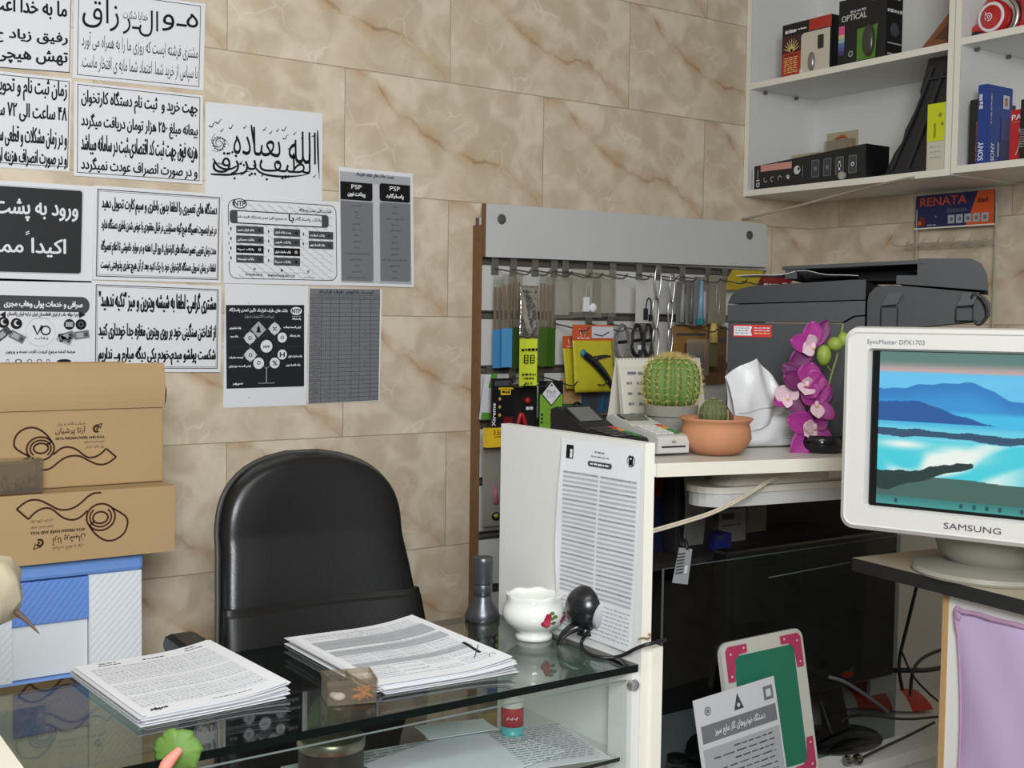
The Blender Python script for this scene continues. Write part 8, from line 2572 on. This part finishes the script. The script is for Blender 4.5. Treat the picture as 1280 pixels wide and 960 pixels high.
m = MB(); m.grid(lambda u, v: Vector((fw * u + 0.012 * math.sin(PI * v) * (1 - u) * 1.4, -0.002 - 0.010 * math.sin(PI * u) ** 0.5 * math.sin(PI * v) ** 0.5 - 0.0012 * math.sin(14 * u + 9 * v), -fh * (1 - v))), 30, 40, LIL); m.build('sheet', t, smooth=True)
m = MB()
rim = [(0.012 * math.sin(PI * v) * 1.4, -0.003, -fh * (1 - v)) for v in [i / 12 for i in range(12)]] + [(0.0, -0.003, -0.006), (0.006, -0.004, 0.0)] + [(fw * u, -0.003 - 0.0012 * math.sin(40 * u), -0.001 * math.sin(30 * u)) for u in [i / 20 for i in range(1, 21)]]
m.tube(rim, lambda q_: 0.0022 if q_ < 0.33 else 0.0042, LIL_R, 8, smooth=1); m.ball((0.004, -0.004, -0.006), (0.008, 0.004, 0.012), LIL_R, 10, 8); m.build('puckered_rim', t, smooth=True)
# small black box at the frame edge on the desk
qb_ = hit(1276, 728, 2, ZD)
m = MB(); m.span((0, 0, 0), (0.03, 0.05, 0.034), BLACK)
tag(m.build('black_box', loc=(qb_.x, qb_.y - 0.02, ZD + 0.0006), rz=rd, bevel=0.002), 'small black box on the desk by the monitor foot at the right frame edge', 'box')

mr = math.atan2(-0.944, 0.33)
P0_ = Vector((0.3135, -1.383, 0))
MW, MH = 0.42, 0.327
zb_ = 1.1435 - ZD
ctr = P0_ + Vector((0.33, -0.944, 0)) * (MW / 2)
t = thing('crt_monitor', 'white old-style tube monitor showing a turquoise beach picture, on the desk', 'monitor', (ctr.x, ctr.y, ZD + 0.0006), mr)
CW = M('monitor_white', (214, 212, 206), 0.42)
F = Fr((-MW / 2, 0, zb_ + MH), (MW, 0, 0), (0, 0, -MH))
uL, uR, vT, vB = 0.105, 0.895, 0.115, 0.875
outer = rr_pts(F, 0, 0, 1, 1, 0.022, n=6)
mid = rr_pts(F, 0.022, 0.028, 0.978, 0.972, 0.016, n=6)
inner = rr_pts(F, uL, vT, uR, vB, 0.004, n=6)
n_ = len(outer)
m = MB()
rings = [(outer, -0.055), (outer, -0.012), (rr_pts(F, 0.006, 0.008, 0.994, 0.992, 0.02, n=6), 0.0), (mid, 0.006), (rr_pts(F, 0.026, 0.034, 0.974, 0.966, 0.015, n=6), 0.004), (rr_pts(F, uL - 0.008, vT - 0.01, uR + 0.008, vB + 0.01, 0.006, n=6), 0.004), (inner, -0.004), (inner, -0.014)]
vs = [F.p(u, v, w_) for R_, w_ in rings for u, v in R_]
fs = [(j * n_ + i, (j + 1) * n_ + i, (j + 1) * n_ + (i + 1) % n_, j * n_ + (i + 1) % n_) for j in range(len(rings) - 1) for i in range(n_)]
m.add(vs, fs, CW)
bz = m.build('bezel', t, auto=35)
m = MB()
m.text(F, 'SAMSUNG', 0.40, 0.915, 0.60, 0.943, INK_G, 0.0, 3, 0.0052); m.build('brand_lettering', bz)
m = MB(); m.text(F, 'SyncMaster DFX1703', 0.095, 0.062, 0.31, 0.09, INK_M, 0.0, 2, 0.0052); m.build('series_lettering', bz)
m = MB()
back = [(outer, 0.05), (rr_pts(F, 0.03, 0.05, 0.97, 0.95, 0.03, n=6), 0.12), (rr_pts(F, 0.14, 0.16, 0.86, 0.9, 0.03, n=6), 0.26), (rr_pts(F, 0.2, 0.22, 0.8, 0.84, 0.03, n=6), 0.36)]
vs = [F.p(u, v, -w_) for R_, w_ in back for u, v in R_]
m.add(vs, [(j * n_ + (i + 1) % n_, (j + 1) * n_ + (i + 1) % n_, (j + 1) * n_ + i, j * n_ + i) for j in range(len(back) - 1) for i in range(n_)] + [tuple(range(3 * n_, 4 * n_))], CW); m.build('rear_housing', t, auto=35)
# picture tube
m = MB(); m.rect(F, uL - 0.006, vT - 0.006, uR + 0.006, vB + 0.006, M('tube_black', (10, 12, 12), 0.1, spec=0.6), -0.010); tb = m.build('tube_face', t)


def clampf(x, a=0.0, b=1.0):
    return max(a, min(b, x))


def sm(a, b, x):
    q = clampf((x - a) / (b - a))
    return q * q * (3 - 2 * q)


def lerp(a, b, q):
    return tuple(a[i] + (b[i] - a[i]) * q for i in range(3))


def picture(u, v):
    """sky, ridges, sea, spit of land and white sand swirls, then the task bar (sRGB)"""
    wob = 0.008 * math.sin(23 * u) + 0.005 * math.sin(51 * u + 1)
    c = lerp((96, 128, 122), (196, 168, 166), sm(0.05, 0.125, v))
    c = lerp(c, (104, 196, 238), sm(0.118, 0.14, v))
    c = lerp(c, (120, 206, 240), 0.5 * sm(0.14, 0.2, v) * (0.5 + 0.5 * math.sin(9 * u + 20 * v)))
    ridge = 0.235 - 0.05 * math.exp(-((u - 0.38) / 0.17) ** 2) - 0.0 * u + wob + 0.09 * sm(0.45, 0.8, u)
    if v > ridge:
        c = lerp((52, 128, 196), (60, 150, 214), sm(0, 0.14, v - ridge))
    if v > 0.36:
        c = lerp(c, (72, 190, 232), sm(0.36, 0.40, v))
    r2 = 0.325 - 0.01 * math.sin(8 * u) + 0.12 * sm(0.12, 0.62, u) + wob * 0.6
    if r2 < v < 0.452 and u < 0.62:
        c = (42, 92, 158)
    if v > 0.455:
        c = lerp((78, 184, 226), (110, 210, 232), sm(0.455, 0.5, v))
    s0 = 0.495 + 0.03 * u + wob * 0.5
    if s0 < v < s0 + 0.045 + 0.008 * math.sin(14 * u):
        c = (52, 84, 112)
    s1 = 0.56 + 0.02 * u
    if v > s1:
        q = math.sin(5.5 * u + 9 * (v - 0.6) + 2.2 * math.sin(4 * u + 6 * v)) * 0.5 + 0.5
        q2 = math.sin(13 * u - 17 * v + 3 * math.sin(5 * u)) * 0.5 + 0.5
        w_ = sm(0.35, 0.75, 0.65 * q + 0.35 * q2)
        w_ = max(w_, 1.1 * math.exp(-(((u - 0.40) / 0.13) ** 2 + ((v - 0.645) / 0.055) ** 2)), math.exp(-(((u - 0.13) / 0.13) ** 2 + ((v - 0.60) / 0.03) ** 2)))
        w_ *= 1 - 0.8 * sm(0.5, 0.8, u) * sm(0.62, 0.7, v)
        w_ = min(1, w_)
        c = lerp((72, 206, 220), (238, 246, 240), w_)
        c = lerp(c, (60, 190, 214), 0.6 * sm(0.6, 0.95, u) * sm(0.6, 0.8, v))
    low = 0.80 - 0.015 * math.sin(7 * u)
    if v > 0.80 - 0.02 * sm(0, 0.2, u) * 0 + 0.0 and v > low:
        c = (70, 104, 96)
    nose = 0.775 - 0.075 * sm(0.12, 0.42, u) + 0.005 * math.sin(40 * u) + 0.003 * math.sin(91 * u)
    if u < 0.47 and v > nose and v < 0.90 - 0.44 * max(0, u - 0.06) + 0.006 * math.sin(33 * u):
        c = (38, 58, 58)
    if v > 0.945:
        c = lerp((56, 126, 124), (70, 150, 146), sm(0.945, 1, v))
        for k in (0.1, 0.42, 0.48, 0.54, 0.6, 0.7, 0.75, 0.8, 0.86, 0.9):
            if abs(u - k) < 0.008 and 0.955 < v < 0.985:
                c = (30, 80, 84)
    return c


NX, NY = 320, 240
me = bpy.data.meshes.new('screen_picture')
vv = [tuple(F.p(uL + 0.03 + (uR - uL - 0.04) * i / NX, vT + 0.004 + (vB - vT - 0.02) * j / NY, -0.0092)) for j in range(NY + 1) for i in range(NX + 1)]
ff = [((j + 1) * (NX + 1) + i, (j + 1) * (NX + 1) + i + 1, j * (NX + 1) + i + 1, j * (NX + 1) + i) for j in range(NY) for i in range(NX)]
me.from_pydata(vv, [], ff)
ca = me.color_attributes.new('picture', 'FLOAT_COLOR', 'POINT')
buf = []
for j in range(NY + 1):
    for i in range(NX + 1):
        c_ = picture(i / NX, j / NY)
        buf += [lin(c_[0]), lin(c_[1]), lin(c_[2]), 1.0]
ca.data.foreach_set('color', buf)
pm = bpy.data.materials.new('lit_screen')
pm.use_nodes = True
nt = pm.node_tree
bs = nt.nodes['Principled BSDF']
bs.inputs['Base Color'].default_value = (0.01, 0.01, 0.01, 1)
bs.inputs['Roughness'].default_value = 0.12
at_ = nt.nodes.new('ShaderNodeAttribute')
at_.attribute_name = 'picture'
nt.links.new(at_.outputs['Color'], bs.inputs['Emission Color'])
bs.inputs['Emission Strength'].default_value = 0.95
me.materials.append(pm)
o = bpy.data.objects.new('screen_picture', me)
COL.objects.link(o)
o.parent = tb
SWV = M('stand_grey', (150, 146, 134), 0.35)
m = MB(); m.lathe([(0.0, 0.0), (0.118, 0.0), (0.120, 0.004), (0.116, 0.010), (0.075, 0.016), (0.0, 0.018)], SWV, n=48); m.v = [(x, y + 0.11, z) for x, y, z in m.v]; m.build('round_base', t, auto=40)
m = MB(); m.lathe([(0.07, 0.016), (0.085, 0.03), (0.10, zb_ + 0.02), (0.0, zb_ + 0.02)], SWV, n=36); m.v = [(x, y + 0.13, z) for x, y, z in m.v]; m.build('swivel_neck', t, auto=40)
